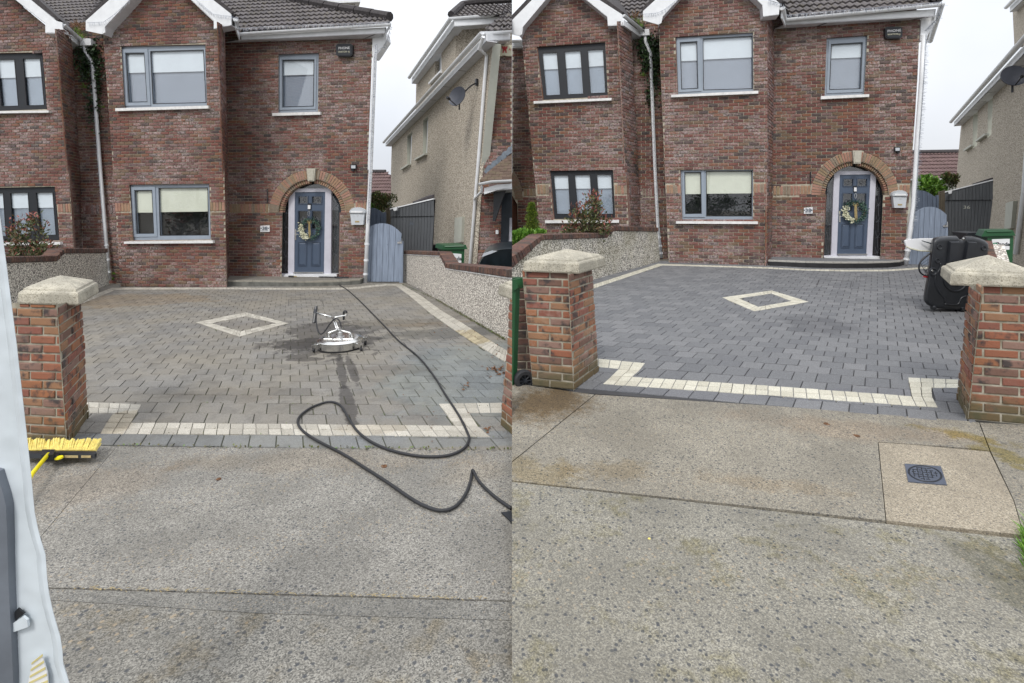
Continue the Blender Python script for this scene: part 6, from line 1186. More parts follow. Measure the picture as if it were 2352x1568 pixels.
def shed(P, x0, x1, yt0, yt1, ys0, ys1, X0, X1, yb, label, num, numpx, tri, numat, side):
    s_ = thing('lean_to', P.p(X0, yb), label, 'shed', 'charcoal lean-to sheds'); n = 14
    for i in range(n):
        a, b = i / n, (i + 1) / n; g = .3; xa, xb = x0 + (x1 - x0) * a + g, x0 + (x1 - x0) * b - g
        m = MB(); m.plate(P, [(xa, yt0 + (yt1 - yt0) * a), (xb, yt0 + (yt1 - yt0) * b), (xb, ys0 + (ys1 - ys0) * b), (xa, ys0 + (ys1 - ys0) * a)], (), .02, .03); m.build('upper_board', 'shed', s_)
        Xa, Xb = X0 + (X1 - X0) * a + g, X0 + (X1 - X0) * b - g; m = MB(); m.plate(P, [(xa - 1, ys0 + (ys1 - ys0) * a + 1.2), (xb - 1, ys0 + (ys1 - ys0) * b + 1.2), (Xb, yb), (Xa, yb)], (), .02, 0); m.build('lower_board', 'shed', s_)
    m = MB(); m.plate(P, [(x0, yt0 + 1), (x1, yt1 + 1), (X1, yb), (X0, yb)], (), .02, -.03); m.build('backing', 'gasket', s_)
    m = MB(); m.plate(P, [(x0, yt0 - 1.5), (x1, yt1 - 1.5), (x1, yt1 + 1), (x0, yt0 + 1)], (), .08, .05); m.build('roof_trim', 'pvc', s_)
    m = MB(); m.prism([P.off(.1).p(*q) for q in Q(x0 + 7, yt0 - 2, x0 + 17, yt0 - 5, x0 + 15, yt0 + 3, x0 + 9, yt0 + 4)], P.N * .05); m.build('gutter_end', 'pvc', s_)
    m = MB(); m.prism([P.p(*q) for q in tri], side.D * .4); m.build('slate_roof', 'verge', s_)
    text(num, P, numpx[0], numpx[1], 7.5, numat, s_, d=.004, xs=1.25, name='number')
Ps = vplane(L.main.mv(L.D * 1.0).p(898, 500), L.main.mv(L.D * .6).p(995, 500))
shed(Ps, 898, 998, 480, 456.5, 497, 495.5, 896.5, 991, 600, 'charcoal boarded lean-to with faint number beside pebbledash wall, dirty driveway side', '36', (945.5, 513), Q(955, 463, 998, 446, 998, 458, 958, 468), 'pole_dark' if False else 'grey_print', L)
Ps2 = vplane(Rr.main.mv(Rr.D * 1.0).p(2171, 500), Rr.main.mv(Rr.D * .6).p(2275, 500))
shed(Ps2, 2171, 2281, 441, 413.5, 459, 458.5, 2172, 2268, 560, 'charcoal boarded lean-to with pale number 36 beside pebbledash wall, clean driveway side', '36', (2220.5, 476), Q(2240, 420, 2281, 407, 2281, 414, 2242, 424), 'meter', Rr)
def bg_fence(P, q, label, n=4):
    w_ = thing('wooden_fence', P.p(*q[3]), label, 'fence', 'weathered wooden fences')
    for i in range(n):
        a, b = i / n, (i + 1) / n - .04; l = lambda p, r, t: (p[0] + (r[0] - p[0]) * t, p[1] + (r[1] - p[1]) * t); MB().plate(P, [l(q[0], q[1], a), l(q[0], q[1], b), l(q[3], q[2], b), l(q[3], q[2], a)], (), .03, 0).build('board', 'fence', w_)
bg_fence(gpL.mv(L.D * 2.2), Q(886, 478, 900, 476, 900, 560, 886, 560), 'weathered wooden fence strip between dark blue gate and lean-to, dirty driveway side')
bg_fence(gpR.mv(Rr.D * 2.2), Q(2156, 440, 2172, 436, 2174, 560, 2156, 560), 'weathered wooden fence strip between dark blue gate and lean-to, clean driveway side')
# ------------------------------------------------------------------ fittings on the brick fronts
def fittings(s, tagw, plq, numc, hook, fl, mb, al, wr, ctx):
    P = s.main
    m = MB(); m.plate(P, plq, (), .015, .02); o = m.build('house_number_plaque', 'white', None, loc=P.p(*plq[3])); tag(o, 'white house number plaque with 38, left of the blue door, ' + ctx, 'plaque', 'house number plaques')
    text('38', P, numc[0], numc[1], 7.6, 'grey_print', o, d=.023, bold=.03, xs=1.25, name='number')
    for e in (-8.3, 8.3): text('·', P, numc[0] + e, numc[1], 9, 'grey_print', o, d=.023, bold=.05, name='number_dot')
    m = MB(); m.plate(P, [(plq[3][0] + 2.5, plq[3][1] - 3), (plq[2][0] - 2.5, plq[2][1] - 3), (plq[2][0] - 2.5, plq[2][1] - 2.2), (plq[3][0] + 2.5, plq[3][1] - 2.2)], (), .002, .0225); m.build('small_print', 'grey_print', o)
    x, y0, y1 = hook; m = MB(); m.tube([P.off(.03).p(x, y0), P.off(.03).p(x, y1)], .011, 6); m.tube(smooth_path([P.off(.03).p(x, y0 + 4), P.off(.1).p(x - 1, y0 + 1), P.off(.16).p(x - 1, y0 + 6)], 3), .008, 5); tag(m.build('bracket', 'black', None, loc=P.p(x, y1)), 'black wrought iron hanging bracket on brick beside the arch, ' + ctx, 'bracket', 'hanging brackets')
    x, y = fl; f = thing('floodlight', P.p(x, y), 'small black square floodlight on brick near the house corner, ' + ctx, 'light', 'floodlights'); m = MB(); m.prism([P.off(.07).p(*q) for q in Q(x - 7, y - 6.5, x + 7, y - 6.5, x + 6.5, y + 4, x - 6.5, y + 4)], -P.N * .04); m.build('housing', 'black', f)
    MB().plate(P.off(.07), Q(x - 5, y - 4.5, x + 5, y - 4.5, x + 4.7, y + 2.3, x - 4.7, y + 2.3), (), .003, .004).build('lens', 'box', f); m = MB(); m.prism([P.p(*q) for q in Q(x - 3, y + 3, x + 3, y + 3, x + 2.5, y + 9, x - 2.5, y + 9)], P.N * .05); m.build('sensor', 'black', f)
    x0, y0, x1, y1 = mb; k = (x1 - x0) / 34.; b = thing('mailbox', P.p((x0 + x1) / 2, y1), 'pale grey metal mailbox with curved scalloped lid on brick, ' + ctx, 'mailbox', 'mailboxes')
    F = P.off(.11); m = MB(); m.prism([F.p(*q) for q in Q(x0 + 1 * k, y0 + 12, x1 - 1 * k, y0 + 13, x1 - 4 * k, y1, x0 + 4 * k, y1)], -P.N * .10); m.build('body', 'box', b)
    xc = (x0 + x1) / 2; top = [(xc + (x1 - x0) / 2 * 1.02 * math.cos(a), y0 + 12.5 - 12.5 * math.sin(a) ** .8) for a in [math.pi * i / 10 for i in range(11)]]; m = MB(); m.prism([F.off(.015).p(*q) for q in top], -P.N * .13); m.build('lid', 'box', b)
    m = MB()
    for i in range(11): a = math.pi * (i + .5) / 11.; m.lathe(F.off(.016).p(xc + (x1 - x0) / 2 * 1.0 * math.cos(a), y0 + 12.5 - 12 * math.sin(a) ** .8), [(0, .004), (.014, .002), (.016, -.01)], P.N, 7)
    m.build('scalloped_edge', 'box', b)
    m = MB(); m.plate(F, Q(x0 + 4 * k, y0 + 8, x1 - 4 * k, y0 + 8.5, x1 - 4 * k, y0 + 12, x0 + 4 * k, y0 + 12), (), .01, .028); m.build('flap', 'white', b)
    m = MB(); m.plate(F, Q(x0 + 1 * k, y0 + 14.2, x1 - 1 * k, y0 + 15, x1 - 1.2 * k, y0 + 15.8, x0 + 1 * k, y0 + 15), (), .004, .003); m.build('shadow_strip', 'gasket', b)  # dark strip painted in for the shadow line under the lid
    MB().lathe(F.p(xc + 1, y0 + 19), [(0, .006), (.012, .005), (.014, 0)], P.N, 10).build('lock', 'alu', b); MB().plate(F, Q(xc - 5, y1 - 9, xc + 5, y1 - 9, xc + 5, y1 - 5.5, xc - 5, y1 - 5.5), (), .003, .003).build('name_plate', 'tan', b)
    # alarm box
    x0, y0, x1, y1 = al; A_ = thing('alarm_box', P.p((x0 + x1) / 2, y1), 'black alarm box with white lettering under the eaves, ' + ctx, 'alarm box', 'alarm boxes'); F = P.off(.09)
    w_, h_ = x1 - x0, y1 - y0; rr = lambda e: Q(x0 + 4 + e, y0 + e, x1 - 4 - e, y0 + e, x1 - e, y0 + 4 + e, x1 - e - .6, y1 - 4 - e, x1 - 5 - e, y1 - e, x0 + 5 + e, y1 - e, x0 + e + .6, y1 - 4 - e, x0 + e, y0 + 4 + e)
    o1 = rr(0); o2 = rr(1.6); m = MB(); m.prism([F.p(*q) for q in o1], -P.N * .09); m.build('case', 'black', A_); m = MB(); m.prism([F.p(*q) for q in o2], P.N * .012); fc = m.build('face', 'frame_dark', A_)
    text('PHONE', F, (x0 + x1) / 2 + .3, y0 + h_ * .36, 5.8, 'white', fc, d=.013, bold=.0, xs=1.02); text('WATCH', F, (x0 + x1) / 2 - 3.4, y0 + h_ * .66, 3.8, 'cream', fc, d=.013, bold=.0, xs=1.05); text('•))', F, x1 - 8.5, y0 + h_ * .65, 3.8, 'cream', fc, d=.013, bold=.0, xs=1.)
    # wreath on the door
    D_ = s.main.off(-.20).off(.02); cx_, cy_ = wr; c = D_.p(cx_, cy_); k = 1 / FP * c.y; W_ = thing('door_wreath', c, 'green leaf wreath with cream flowers and raffia bow on the blue door, ' + ctx, 'wreath', 'door wreaths')
    lf = MB(); fl_ = MB(); RR = 20 * k
    for i in range(620):
        a = random.uniform(0, 2 * math.pi); r_ = RR + random.gauss(0, 3.0 * k); p = c + (D_.U * math.cos(a) + D_.V * math.sin(a)) * r_ + D_.N * random.uniform(.01, .05); d_ = (D_.U * math.cos(a + random.gauss(0, .9)) + D_.V * math.sin(a + random.gauss(0, .9)) + D_.N * .3)
        left = math.cos(a) < -.15 and math.sin(a) < .5 and random.random() < .6
        if left: [fl_.leaf(p + D_.N * .02 + rv(.012), d_ + rv(.5), D_.N, .03, .015) for _ in (0, 1)]
        else: lf.leaf(p, d_ + rv(.4), D_.N, .035, .011)
    lf.build('leaves', 'leaf_wreath', W_, kind='stuff'); fl_.build('flowers', 'petal', W_, kind='stuff')
    m = MB(); m.tube([c + (D_.U * math.cos(a) + D_.V * math.sin(a)) * RR + D_.N * .015 for a in [i * math.pi / 12 for i in range(25)]], .02, 6); m.build('ring', 'stem', W_)
    m = MB(); b0 = c + D_.N * .06 + D_.V * 15 * k
    for i in range(9): e = (i - 4) * .006; m.tube([b0 + D_.U * e * .7, b0 + D_.U * e - D_.V * 12 * k, b0 + D_.U * (e * 1.1 + .01) - D_.V * (30 + random.uniform(-3, 8)) * k], [.006, .005, .004], 4)
    for sx in (-1, 1): m.tube([b0, b0 + D_.U * sx * 4 * k + D_.V * 4 * k, b0 + D_.U * sx * 5 * k - D_.V * 2 * k, b0], .007, 5)
    m.build('raffia_bow', 'tan', W_)
fittings(L, 'l', Q(599, 518, 620, 517, 620, 532, 599, 532.5), (609.5, 524.3), (614, 433, 466), (811.5, 384), (803, 476, 838, 516), (771, 100, 810, 129), (713, 525), 'dirty driveway side')
fittings(Rr, 'r', Q(1846, 477, 1866, 475.5, 1866, 490, 1846, 490.5), (1855.8, 482.8), (1862, 394, 423), (2061.5, 343.5), (2050, 437, 2084, 477), (2033, 61, 2073, 88), (1963, 485), 'clean driveway side')
# cream alarm box with red tower at the joint
F = nfL.off(.08); cb_ = thing('alarm_box', F.p(1160, 128), 'cream alarm box with red castle tower emblem on dark brick below the gutter', 'alarm box'); m = MB(); m.prism([F.p(*q) for q in Q(1148, 104, 1158, 102, 1175.8, 103, 1175.8, 128, 1163, 128, 1158, 126, 1146, 129, 1144.5, 124, 1146, 108)], -nfL.N * .08, 0, .5); cs = m.build('case', 'cream', cb_)
m = MB(); m.plate(F, Q(1153, 106, 1156, 106, 1156, 108, 1158, 108, 1158, 106, 1161, 106, 1161, 108, 1163, 108, 1163, 106, 1166, 106, 1165, 111, 1163, 113, 1164, 121, 1161, 121, 1160.5, 116, 1158, 116, 1157, 121, 1154, 121, 1155.5, 113, 1153.5, 111), (), .003, .006); m.build('tower_emblem', 'red', cs)
text('Al', F, 1171.5, 113.5, 5, 'red', cs, d=.006)
# ------------------------------------------------------------------ downpipes with light strings, corner pipes
def pipe(pts, r, label, ctx, lights=None):
    m = MB(); m.tube(pts, r, 10); o = m.build('downpipe', 'pvc', None, loc=pts[-1], smooth=True); tag(o, label, 'downpipe', 'white downpipes')
    for f_ in (.35, .62, .85):
        q = pts[-2].lerp(pts[-1], f_); d = (pts[-1] - pts[-2]).normalized() * .02; MB().tube([q - d, q + d], r * 1.25, 10).build('bracket', 'pvc', o)
ra, rb_ = L.rec.off(.10), Rr.rec.off(.10)
ptsL = [ra.p(196, 96), ra.p(196, 118), ra.p(213, 143), ra.p(229, 370), ra.p(241, 520), ra.p(252, 643)]; pipe(ptsL, .042, 'white downpipe wrapped in string lights in the corner beside the black framed windows, dirty driveway', '')
ptsR = [rb_.p(1481, 72), rb_.p(1483, 96), rb_.p(1494, 122), rb_.p(1504, 380), rb_.p(1511, 520), rb_.p(1519, 592)]; pipe(ptsR, .042, 'white downpipe wrapped in string lights in the corner beside the black framed windows, clean driveway', '')
for P, q, s_, c_ in ((ra, Q(182, 87, 208, 88, 209, 103, 184, 104), L, 'dirty'), (rb_, Q(1468, 66, 1491, 66, 1492, 80, 1469, 81), Rr, 'clean')):
    m = MB(); m.prism([P.off(.07).p(*p) for p in q], -P.N * .13); tag(m.build('gutter_hopper', 'pvc', None, loc=P.p(*q[3])), 'white gutter hopper with weeds above it, %s driveway side' % c_, 'hopper', 'gutter hoppers')
cl_ = L.main.off(.04); cpts = [cl_.p(864, 104), cl_.p(861, 135), cl_.p(857, 240), cl_.p(851, 392), cl_.p(845, 512), cl_.p(838.5, 650)]; pipe(cpts, .048, 'white corner downpipe at the house end beside the arched gate, dirty driveway', '')
cr_ = Rr.main.off(.04); rpts = [cr_.p(2122, 80), cr_.p(2117, 180), cr_.p(2107, 320), cr_.p(2098, 470), cr_.p(2092, 520), cr_.p(2080, 608)]; pipe(rpts, .048, 'white corner downpipe at the house end beside the arched gate, clean driveway', '')
def light_string(name_, runs, label, loc):
    m = MB()
    for pts, n, ln, d in runs:
        m.tube(pts, .004, 4); spikes(m, pts, n, ln, Vector(d), .0028)
    o = m.build('string_lights', ['icicle'], None, loc=loc); tag(o, label, 'string lights', 'string lights along the eaves and pipes')
t = NT('icicle_light_string'); t.col(t.ramp(t.attr(), [(0, (.10, .12, .16)), (.5, (.22, .26, .33)), (.8, (.65, .68, .74))])); t.rough(.4); M['icicle'] = t.m
def runs(s, side):
    e = side.main.off(.44); fbp = side.bay.off(.30)
    return e, fbp
e, fbp = runs('', L); off = lambda P, d: [q + Vector(d) for q in P]
light_string('', [(smooth_path(off([L.bay.off(.3).p(545, 40), e.p(552, 66), e.p(588, 64), e.p(700, 59), e.p(800, 56), e.p(897, 52)], (0, 0, .02)), 5), 230, .09, (0, 0, -1)), ([fbp.p(300, -1), fbp.p(262, 33), fbp.p(238, 50), fbp.p(200, 52)], 60, .08, (0, 0, -1)), ([fbp.p(450, -1), fbp.p(490, 32), fbp.p(530, 37), fbp.p(546, 42)], 60, .08, (0, 0, -1)),
    ([q + Vector((-.0, -.06, 0)) for q in ptsL], 210, .05, (-.8, -.3, .1)), ([q + Vector((.0, -.06, 0)) for q in cpts[:-1]], 300, .07, (.9, -.2, .0)), ([e.p(897, 55), cl_.p(890, 90), cl_.p(882, 105), cl_.p(862, 118)], 50, .1, (.4, 0, -.6))], 'white icicle string lights along gutter, gable and pipes of the dirty driveway house', e.p(700, 59))
e, fbp = runs('', Rr)
light_string('', [(smooth_path(off([Rr.bay.off(.3).p(1800, 12), e.p(1807, 35), e.p(1850, 32), e.p(1950, 24), e.p(2050, 16), e.p(2164, 6)], (0, 0, .02)), 5), 230, .09, (0, 0, -1)), ([fbp.p(1555, -1), fbp.p(1528, 20), fbp.p(1510, 29), fbp.p(1478, 32)], 50, .08, (0, 0, -1)), ([fbp.p(1764, -1), fbp.p(1796, 9)], 25, .08, (0, 0, -1)),
    ([q + Vector((-.0, -.06, 0)) for q in ptsR], 210, .05, (-.8, -.3, .1)), ([q + Vector((.0, -.06, 0)) for q in rpts[:-1]], 260, .07, (.9, -.2, 0)), ([e.p(2164, 9), cr_.p(2150, 45), cr_.p(2125, 70)], 50, .1, (.4, 0, -.6))], 'white icicle string lights along gutter, gable and pipes of the clean driveway house', e.p(1950, 24))
# ------------------------------------------------------------------ satellite dishes
def dish(P, c, r, label, ax, arm):
    cc = P.off(.45).p(*c); k = r / FP * cc.y; A = Vector(ax).normalized(); d = thing('satellite_dish', cc, label, 'satellite dish', 'satellite dishes')
    prof = [(k * t_, k * .22 * t_ * t_ - .06) for t_ in (0, .25, .5, .75, .95, 1.)] + [(k * 1.0, k * .22 - .075), (0, -.075)]; o = MB().lathe(cc, prof, A, 32).build('reflector', 'dish', d); smooth_by_angle(o)
    tip = cc + A * .32 - Z * k * .75; m = MB(); m.tube([cc - Z * k * .95 + A * .0, tip], .012, 6); m.build('feed_arm', 'black', d); m = MB(); m.tube([tip - A * .05, tip + A * .05], .035, 8); m.build('receiver', 'black', d)
    w0 = P.p(*arm[0]); m = MB(); m.tube(smooth_path([cc - A * .08, cc - A * .12 + Z * .02, P.off(.2).p(*arm[1]), w0], 4), .018, 7); m.tube([cc - A * .1 + Z * .15, cc - A * .1 - Z * .3], .02, 7); m.build('mount', 'black', d)
    m = MB(); q = P.p(*arm[0]); m.box(q - Z * .08, P.U * .1, P.N * .06, Z * .16); m.build('wall_bracket', 'black', d)
dish(spL, (1049, 220), 24, 'dark grey satellite dish on the pebbledashed gable wall above the dirty driveway side', (-.75, -1.1, .35), ((1096, 190), (1080, 198)))
dish(spR, (2331, 172), 25, 'dark grey satellite dish on the pebbledashed wall above the clean driveway side', (-.5, -1.2, .35), ((2380, 140), (2360, 150)))
# ------------------------------------------------------------------ metal cover, small litter
cq = Q(2077.5, 1066, 2161, 1072, 2175, 1115, 2086, 1107.5); cp = Rr.gr; m = MB(); m.plate(cp, cq, (), .02, .006); cv = m.build('drain_cover', 'pole_iron' if 'pole_iron' in M else 'frame_cover', None, loc=Rr.G(2120, 1090)) if False else None
M['iron'] = plain('blue_grey_cast_iron', (.085, .10, .135), .5, .3, .15, 30)
m = MB(); m.plate(cp, cq, (), .02, .005); cv = m.build('drain_cover', 'iron', None, loc=Rr.G(2120, 1090)); tag(cv, 'square blue grey cast iron drain cover with raised ring, set in the orange patch', 'drain cover')
P4 = [cp.p(*q) for q in cq]; bl2 = lambda u, v: (P4[0].lerp(P4[1], u)).lerp(P4[3].lerp(P4[2], u), v) + cp.N * .006
m = MB(); m.tube([bl2(.5 + .42 * math.cos(a), .5 + .42 * math.sin(a)) for a in [i * math.pi / 16 for i in range(33)]], .0022, 4); m.tube([bl2(.5 + .45 * math.cos(a), .5 + .45 * math.sin(a)) for a in [i * math.pi / 16 for i in range(33)]], .0018, 4); m.build('raised_ring', 'frame_dark', cv)
m = MB()
for i in range(6):
    t_ = .2 + i * .12
    for a, b in ((t_, None), (None, t_)):
        for j in range(5):
            s0 = .16 + j * .145 + (.05 if i % 2 else 0); s1 = s0 + .1; x = lambda q: (t_, q) if a else (q, t_); p, q = x(s0), x(s1)
            if (p[0] - .5) ** 2 + (p[1] - .5) ** 2 > .14 or (q[0] - .5) ** 2 + (q[1] - .5) ** 2 > .14: continue
            m.tube([bl2(*p), bl2(*q)], .0024, 4)
m.build('raised_pattern', 'frame_dark', cv, kind='stuff')
def pebble_(side, px, py, r, mat, label, flat=.5, name='stone', cat='stone'):
    m = MB(); c = side.G(px, py); n = 7; prof = [(0, r * flat), (r * .6, r * flat * .85), (r, r * flat * .3), (r * .9, 0)]; m.lathe(c, prof, Z, n); m.v = [tuple(Vector(v) + rv(r * .12)) for v in m.v]; tag(m.build(name, mat, None, loc=c), label, cat)
pebble_(L, 502, 1101, .016, 'brown', 'small dark brown clod on the grey pavement')
pebble_(L, 882, 1071, .022, 'brown', 'brown pit stone in the pavement inside the hose loop', .2)
pebble_(Rr, 1898, 973, .022, 'brown', 'dark brown pit stone in the clean pavement below the drive edge', .2)
pebble_(Rr, 1968, 1001, .02, 'brown', 'long dark stone in the clean pavement nearer the orange patch', .2)
pebble_(Rr, 1491, 1237, .007, 'bristle', 'tiny yellow fragment on the pale road surface', .4, 'fragment', 'fragment')
def litter(side, spots, label, mat='brown'):
    m = MB()
    for cx_, cy_, sx, sy, n, s_ in spots:
        for i in range(n): p = side.G(cx_ + random.gauss(0, sx), cy_ + random.gauss(0, sy), random.uniform(.003, .015)); m.leaf(p, Vector((random.gauss(0, 1), random.gauss(0, 1), random.gauss(0, .25))), Z + rv(.3), s_ * random.uniform(.6, 1.3), s_ * .3)
    tag(m.build('fallen_leaves', mat, None, loc=side.G(spots[0][0], spots[0][1])), label, None, None, 'stuff')
litter(L, [(1140, 847, 10, 4, 26, .05), (1155, 858, 10, 2, 10, .05), (1132, 865, 4, 2, 6, .04), (1070, 898, 8, 8, 6, .04), (1120, 992, 4, 3, 5, .04), (1100, 800, 30, 14, 14, .03), (1050, 760, 30, 10, 14, .03), (1140, 826, 20, 12, 12, .03), (1030, 980, 60, 20, 8, .02), (900, 900, 120, 40, 18, .015)], 'small brown dead leaves scattered near the seam of the dirty driveway')
m = MB()
for i in range(170):
    t_ = random.random(); x = 160 + 950 * t_; y = 1350 + (x - 115) * .0265 + random.gauss(0, 1.6); p = L.G(x, y, .006); m.leaf(p, Vector((1, random.gauss(0, .6), 0)), Z, random.uniform(.005, .03), .0015)
tag(m.build('debris', 'tan', None, loc=L.G(600, 1362)), 'straw and grit lying along the kerb joint of the dirty plot', None, None, 'stuff')
M['moss'] = leafm('moss', [(0, (.05, .05, .02)), (.6, (.12, .11, .04)), (1, (.10, .18, .04))])
m = MB()
for (x0, y0), (x1, y1), n in (((925, 652), (1000, 686), 200), ((1000, 686), (1161, 780), 700), ((165, 1022), (1176, 1033), 160), ((1540, 604), (1760, 611), 0)):
    for i in range(n): t_ = random.random(); p = L.G(x0 + (x1 - x0) * t_, y0 + (y1 - y0) * t_ + random.uniform(-1, 3), .004); m.leaf(p, rv() + Z * .6, Z, .02, .008)
for i in range(260): x, y = random.uniform(330, 1170), random.choice([949.5, 973, 998, 985.5, 927, 908]); m.leaf(L.G(x + random.gauss(0, 3), y + (x - 600) * .012, .003), rv() + Z * .4, Z, .011, .004)
tag(m.build('moss', 'moss', None, loc=L.G(1000, 690)), 'moss and tiny weeds in the joints of the dirty driveway', None, None, 'stuff')
# ------------------------------------------------------------------ plants
def bush(name, c, rad, n, size, mat, label, cat, stems=6, up=.5, wid=.28, clusters=0, group=None, droop=0):
    b = thing(name, c - Z * rad[2], label, cat, group); m = MB(); cs = [(c, 1.)]
    if clusters: cs = [(c + Vector((random.uniform(-1, 1) * rad[0], random.uniform(-1, 1) * rad[1], random.uniform(-1, 1) * rad[2])) * .75, .42) for _ in range(clusters)]
    for i in range(n):
        q, k = random.choice(cs); d = rv(1).normalized() * random.random() ** .4; p = q + Vector((d.x * rad[0] * k, d.y * rad[1] * k, d.z * rad[2] * k)); m.leaf(p, d * .8 + Vector((0, 0, up)) + rv(.35), rv(1), size * random.uniform(.6, 1.3), size * wid, None)
    m.build('foliage', mat, b, kind='stuff')
    if stems:
        m = MB()
        for i in range(stems): q, k = random.choice(cs); m.tube([c - Z * rad[2] + rv(.02), (c - Z * rad[2]).lerp(q, .5) + rv(.03), q + Z * rad[2] * k * .6], [.012, .008, .004], 5)
        m.build('stem', 'stem', b)
    return b
def photinia(side, P, base, specs, label):
    b = thing('photinia_bush', P.p(*base), label, 'bush', 'red leaved photinia bushes'); lo = MB(); hi = MB(); st = MB(); b0 = P.p(*base)
    for (x, y, n, red) in specs:
        tip = P.p(x, y) + P.N * random.uniform(-.15, .15); st.tube([b0 + rv(.05), b0.lerp(tip, .5) + rv(.06), tip], [.012, .008, .004], 5)
        for i in range(n):
            q = tip - Z * random.uniform(0, .22) + rv(.055); d = Vector((random.gauss(0, .7), random.gauss(0, .7), random.uniform(.2, 1.2))); top = (q.z > tip.z - .09)
            (hi if (top and random.random() < red) else lo).leaf(q, d, rv(1), random.uniform(.06, .11), .017, random.uniform(.5, 1.) if top and random.random() < red else random.uniform(0, .6))
    hi.build('red_leaves', 'leaf_red', b, kind='stuff'); lo.build('green_leaves', 'leaf_red', b, kind='stuff'); st.build('stem', 'stem', b)
PhL = Pl(((70 - CX) / FP * 10.6, 10.6, 0), L.bay.U, Z)
photinia(L, PhL, (70, 600), [(66, 492, 60, .8), (82, 500, 55, .8), (56, 505, 40, .7), (30, 522, 45, .9), (38, 535, 45, .8), (48, 520, 40, .6), (72, 520, 60, .4), (84, 518, 50, .5), (62, 535, 60, .3), (35, 560, 60, .5), (50, 560, 60, .2), (70, 555, 60, .2), (90, 550, 50, .3), (28, 575, 60, .4), (45, 580, 70, .2), (65, 578, 80, .1), (85, 575, 80, .2), (100, 570, 60, .3), (115, 560, 50, .4), (120, 555, 30, .5), (108, 580, 50, .2), (22, 590, 40, .3)], 'red tipped photinia bush behind the garden wall in front of black framed windows, dirty driveway')
PhR = Pl(((1350 - CX) / FP * 9.9, 9.9, 0), Rr.bay.U, Z)
photinia(Rr, PhR, (1350, 550), [(1361, 443, 60, .8), (1372, 455, 55, .8), (1350, 458, 50, .8), (1322, 472, 40, .9), (1330, 482, 50, .8), (1345, 475, 50, .6), (1362, 475, 55, .4), (1375, 470, 40, .6), (1318, 492, 55, .7), (1338, 495, 60, .3), (1358, 495, 60, .2), (1376, 490, 50, .4), (1308, 515, 60, .5), (1325, 515, 60, .3), (1345, 515, 70, .1), (1365, 512, 70, .2), (1385, 505, 60, .4), (1396, 505, 40, .5), (1300, 530, 50, .4), (1320, 532, 60, .2), (1345, 532, 60, .1), (1370, 528, 60, .2), (1390, 522, 40, .3)], 'red tipped photinia bush behind the garden wall in front of black framed windows, clean driveway')
PG = Pl(((1220 - CX) / FP * 9.4, 9.4, 0), Rr.bay.U, Z)
cn = thing('conifer_shrub', PG.p(1222, 540), 'small yellow green twisted conifer shrub beside the black framed window', 'shrub'); m = MB()
for (x, y, r_) in ((1221, 472, 7), (1220, 482, 10), (1224, 492, 10), (1219, 502, 12), (1224, 514, 14), (1220, 526, 17), (1228, 532, 15), (1212, 532, 12)):
    c = PG.p(x, y); k = r_ / FP * c.y
    for i in range(420): d = rv(1).normalized() * random.random() ** .35; m.leaf(c + Vector((d.x, d.y, d.z * .9)) * k, d + Z * .9 + rv(.3), rv(1), .035, .008, None)
m.build('foliage', 'leaf_conifer', cn, kind='stuff'); m = MB(); m.tube([PG.p(1222, 575), PG.p(1221, 500)], .02, 6); m.build('trunk', 'stem', cn)
m = MB(); hd_ = thing('leafy_shrub', PG.p(1200, 600), 'low fresh green leafy shrub spilling over the coping by the conifer', 'shrub')
for (x, y, r_) in ((1180, 545, 12), (1192, 540, 13), (1206, 540, 12), (1220, 540, 10), (1235, 538, 10), (1246, 538, 7), (1182, 558, 12), (1196, 552, 10)):
    c = PG.off(.25).p(x, y); k = r_ / FP * c.y
    for i in range(110): d = rv(1).normalized() * random.random() ** .4; q = c + d * k; q.x = max(q.x, .012); m.leaf(q, Vector((abs(d.x) * .5 + .1, d.y, d.z + .6)), rv(1), .07, .02, None)
m.v = [(max(x, .002), y, z) for x, y, z in m.v]; m.build('foliage', 'leaf_green', hd_, kind='stuff')
# ivy in the corner behind the downpipe
def ivy(P, spots, label, ferns):
    m = MB(); b = thing('climbing_ivy', P.p(*spots[0][:2]), label, 'ivy', 'ivy by the downpipes')
    for (x, y, rx, ry, n) in spots:
        for i in range(n): p = P.p(x + random.gauss(0, rx * .5), y + random.gauss(0, ry * .5)) + P.N * random.uniform(.0, .12); m.leaf(p, rv(1) + Vector((0, -.4, -.3)), P.N + rv(.5), random.uniform(.05, .09), .03, None)
    m.build('foliage', 'leaf_ivy', b, kind='stuff'); m = MB()
    for (x, y, n, s_) in ferns:
        c = P.p(x, y) + P.N * .03
        for i in range(n): d = Vector((random.gauss(0, 1), -.5, random.uniform(.0, 1.1))).normalized(); m.leaf(c, d, Z, s_ * random.uniform(.7, 1.2), .012, random.uniform(.6, 1))
    m.build('fern', 'leaf_green', b, kind='stuff')
ivy(L.rec, [(205, 128, 30, 34, 420), (222, 150, 24, 50, 340), (200, 165, 12, 26, 130), (225, 200, 14, 60, 130), (212, 245, 12, 40, 90), (232, 240, 8, 60, 70)], 'dark ivy and ferns in the house corner behind the strung downpipe, dirty driveway', [(198, 203, 14, .16), (240, 248, 12, .09), (196, 170, 5, .05), (268, 630, 18, .12), (262, 642, 12, .1)])
ivy(Rr.rec, [(1487, 108, 26, 30, 420), (1500, 128, 20, 46, 320), (1482, 145, 10, 24, 110), (1502, 180, 12, 50, 130), (1490, 220, 10, 36, 80)], 'dark ivy and ferns in the house corner behind the strung downpipe, clean driveway', [(1478, 176, 14, .15), (1516, 218, 10, .08), (1482, 148, 5, .05)])
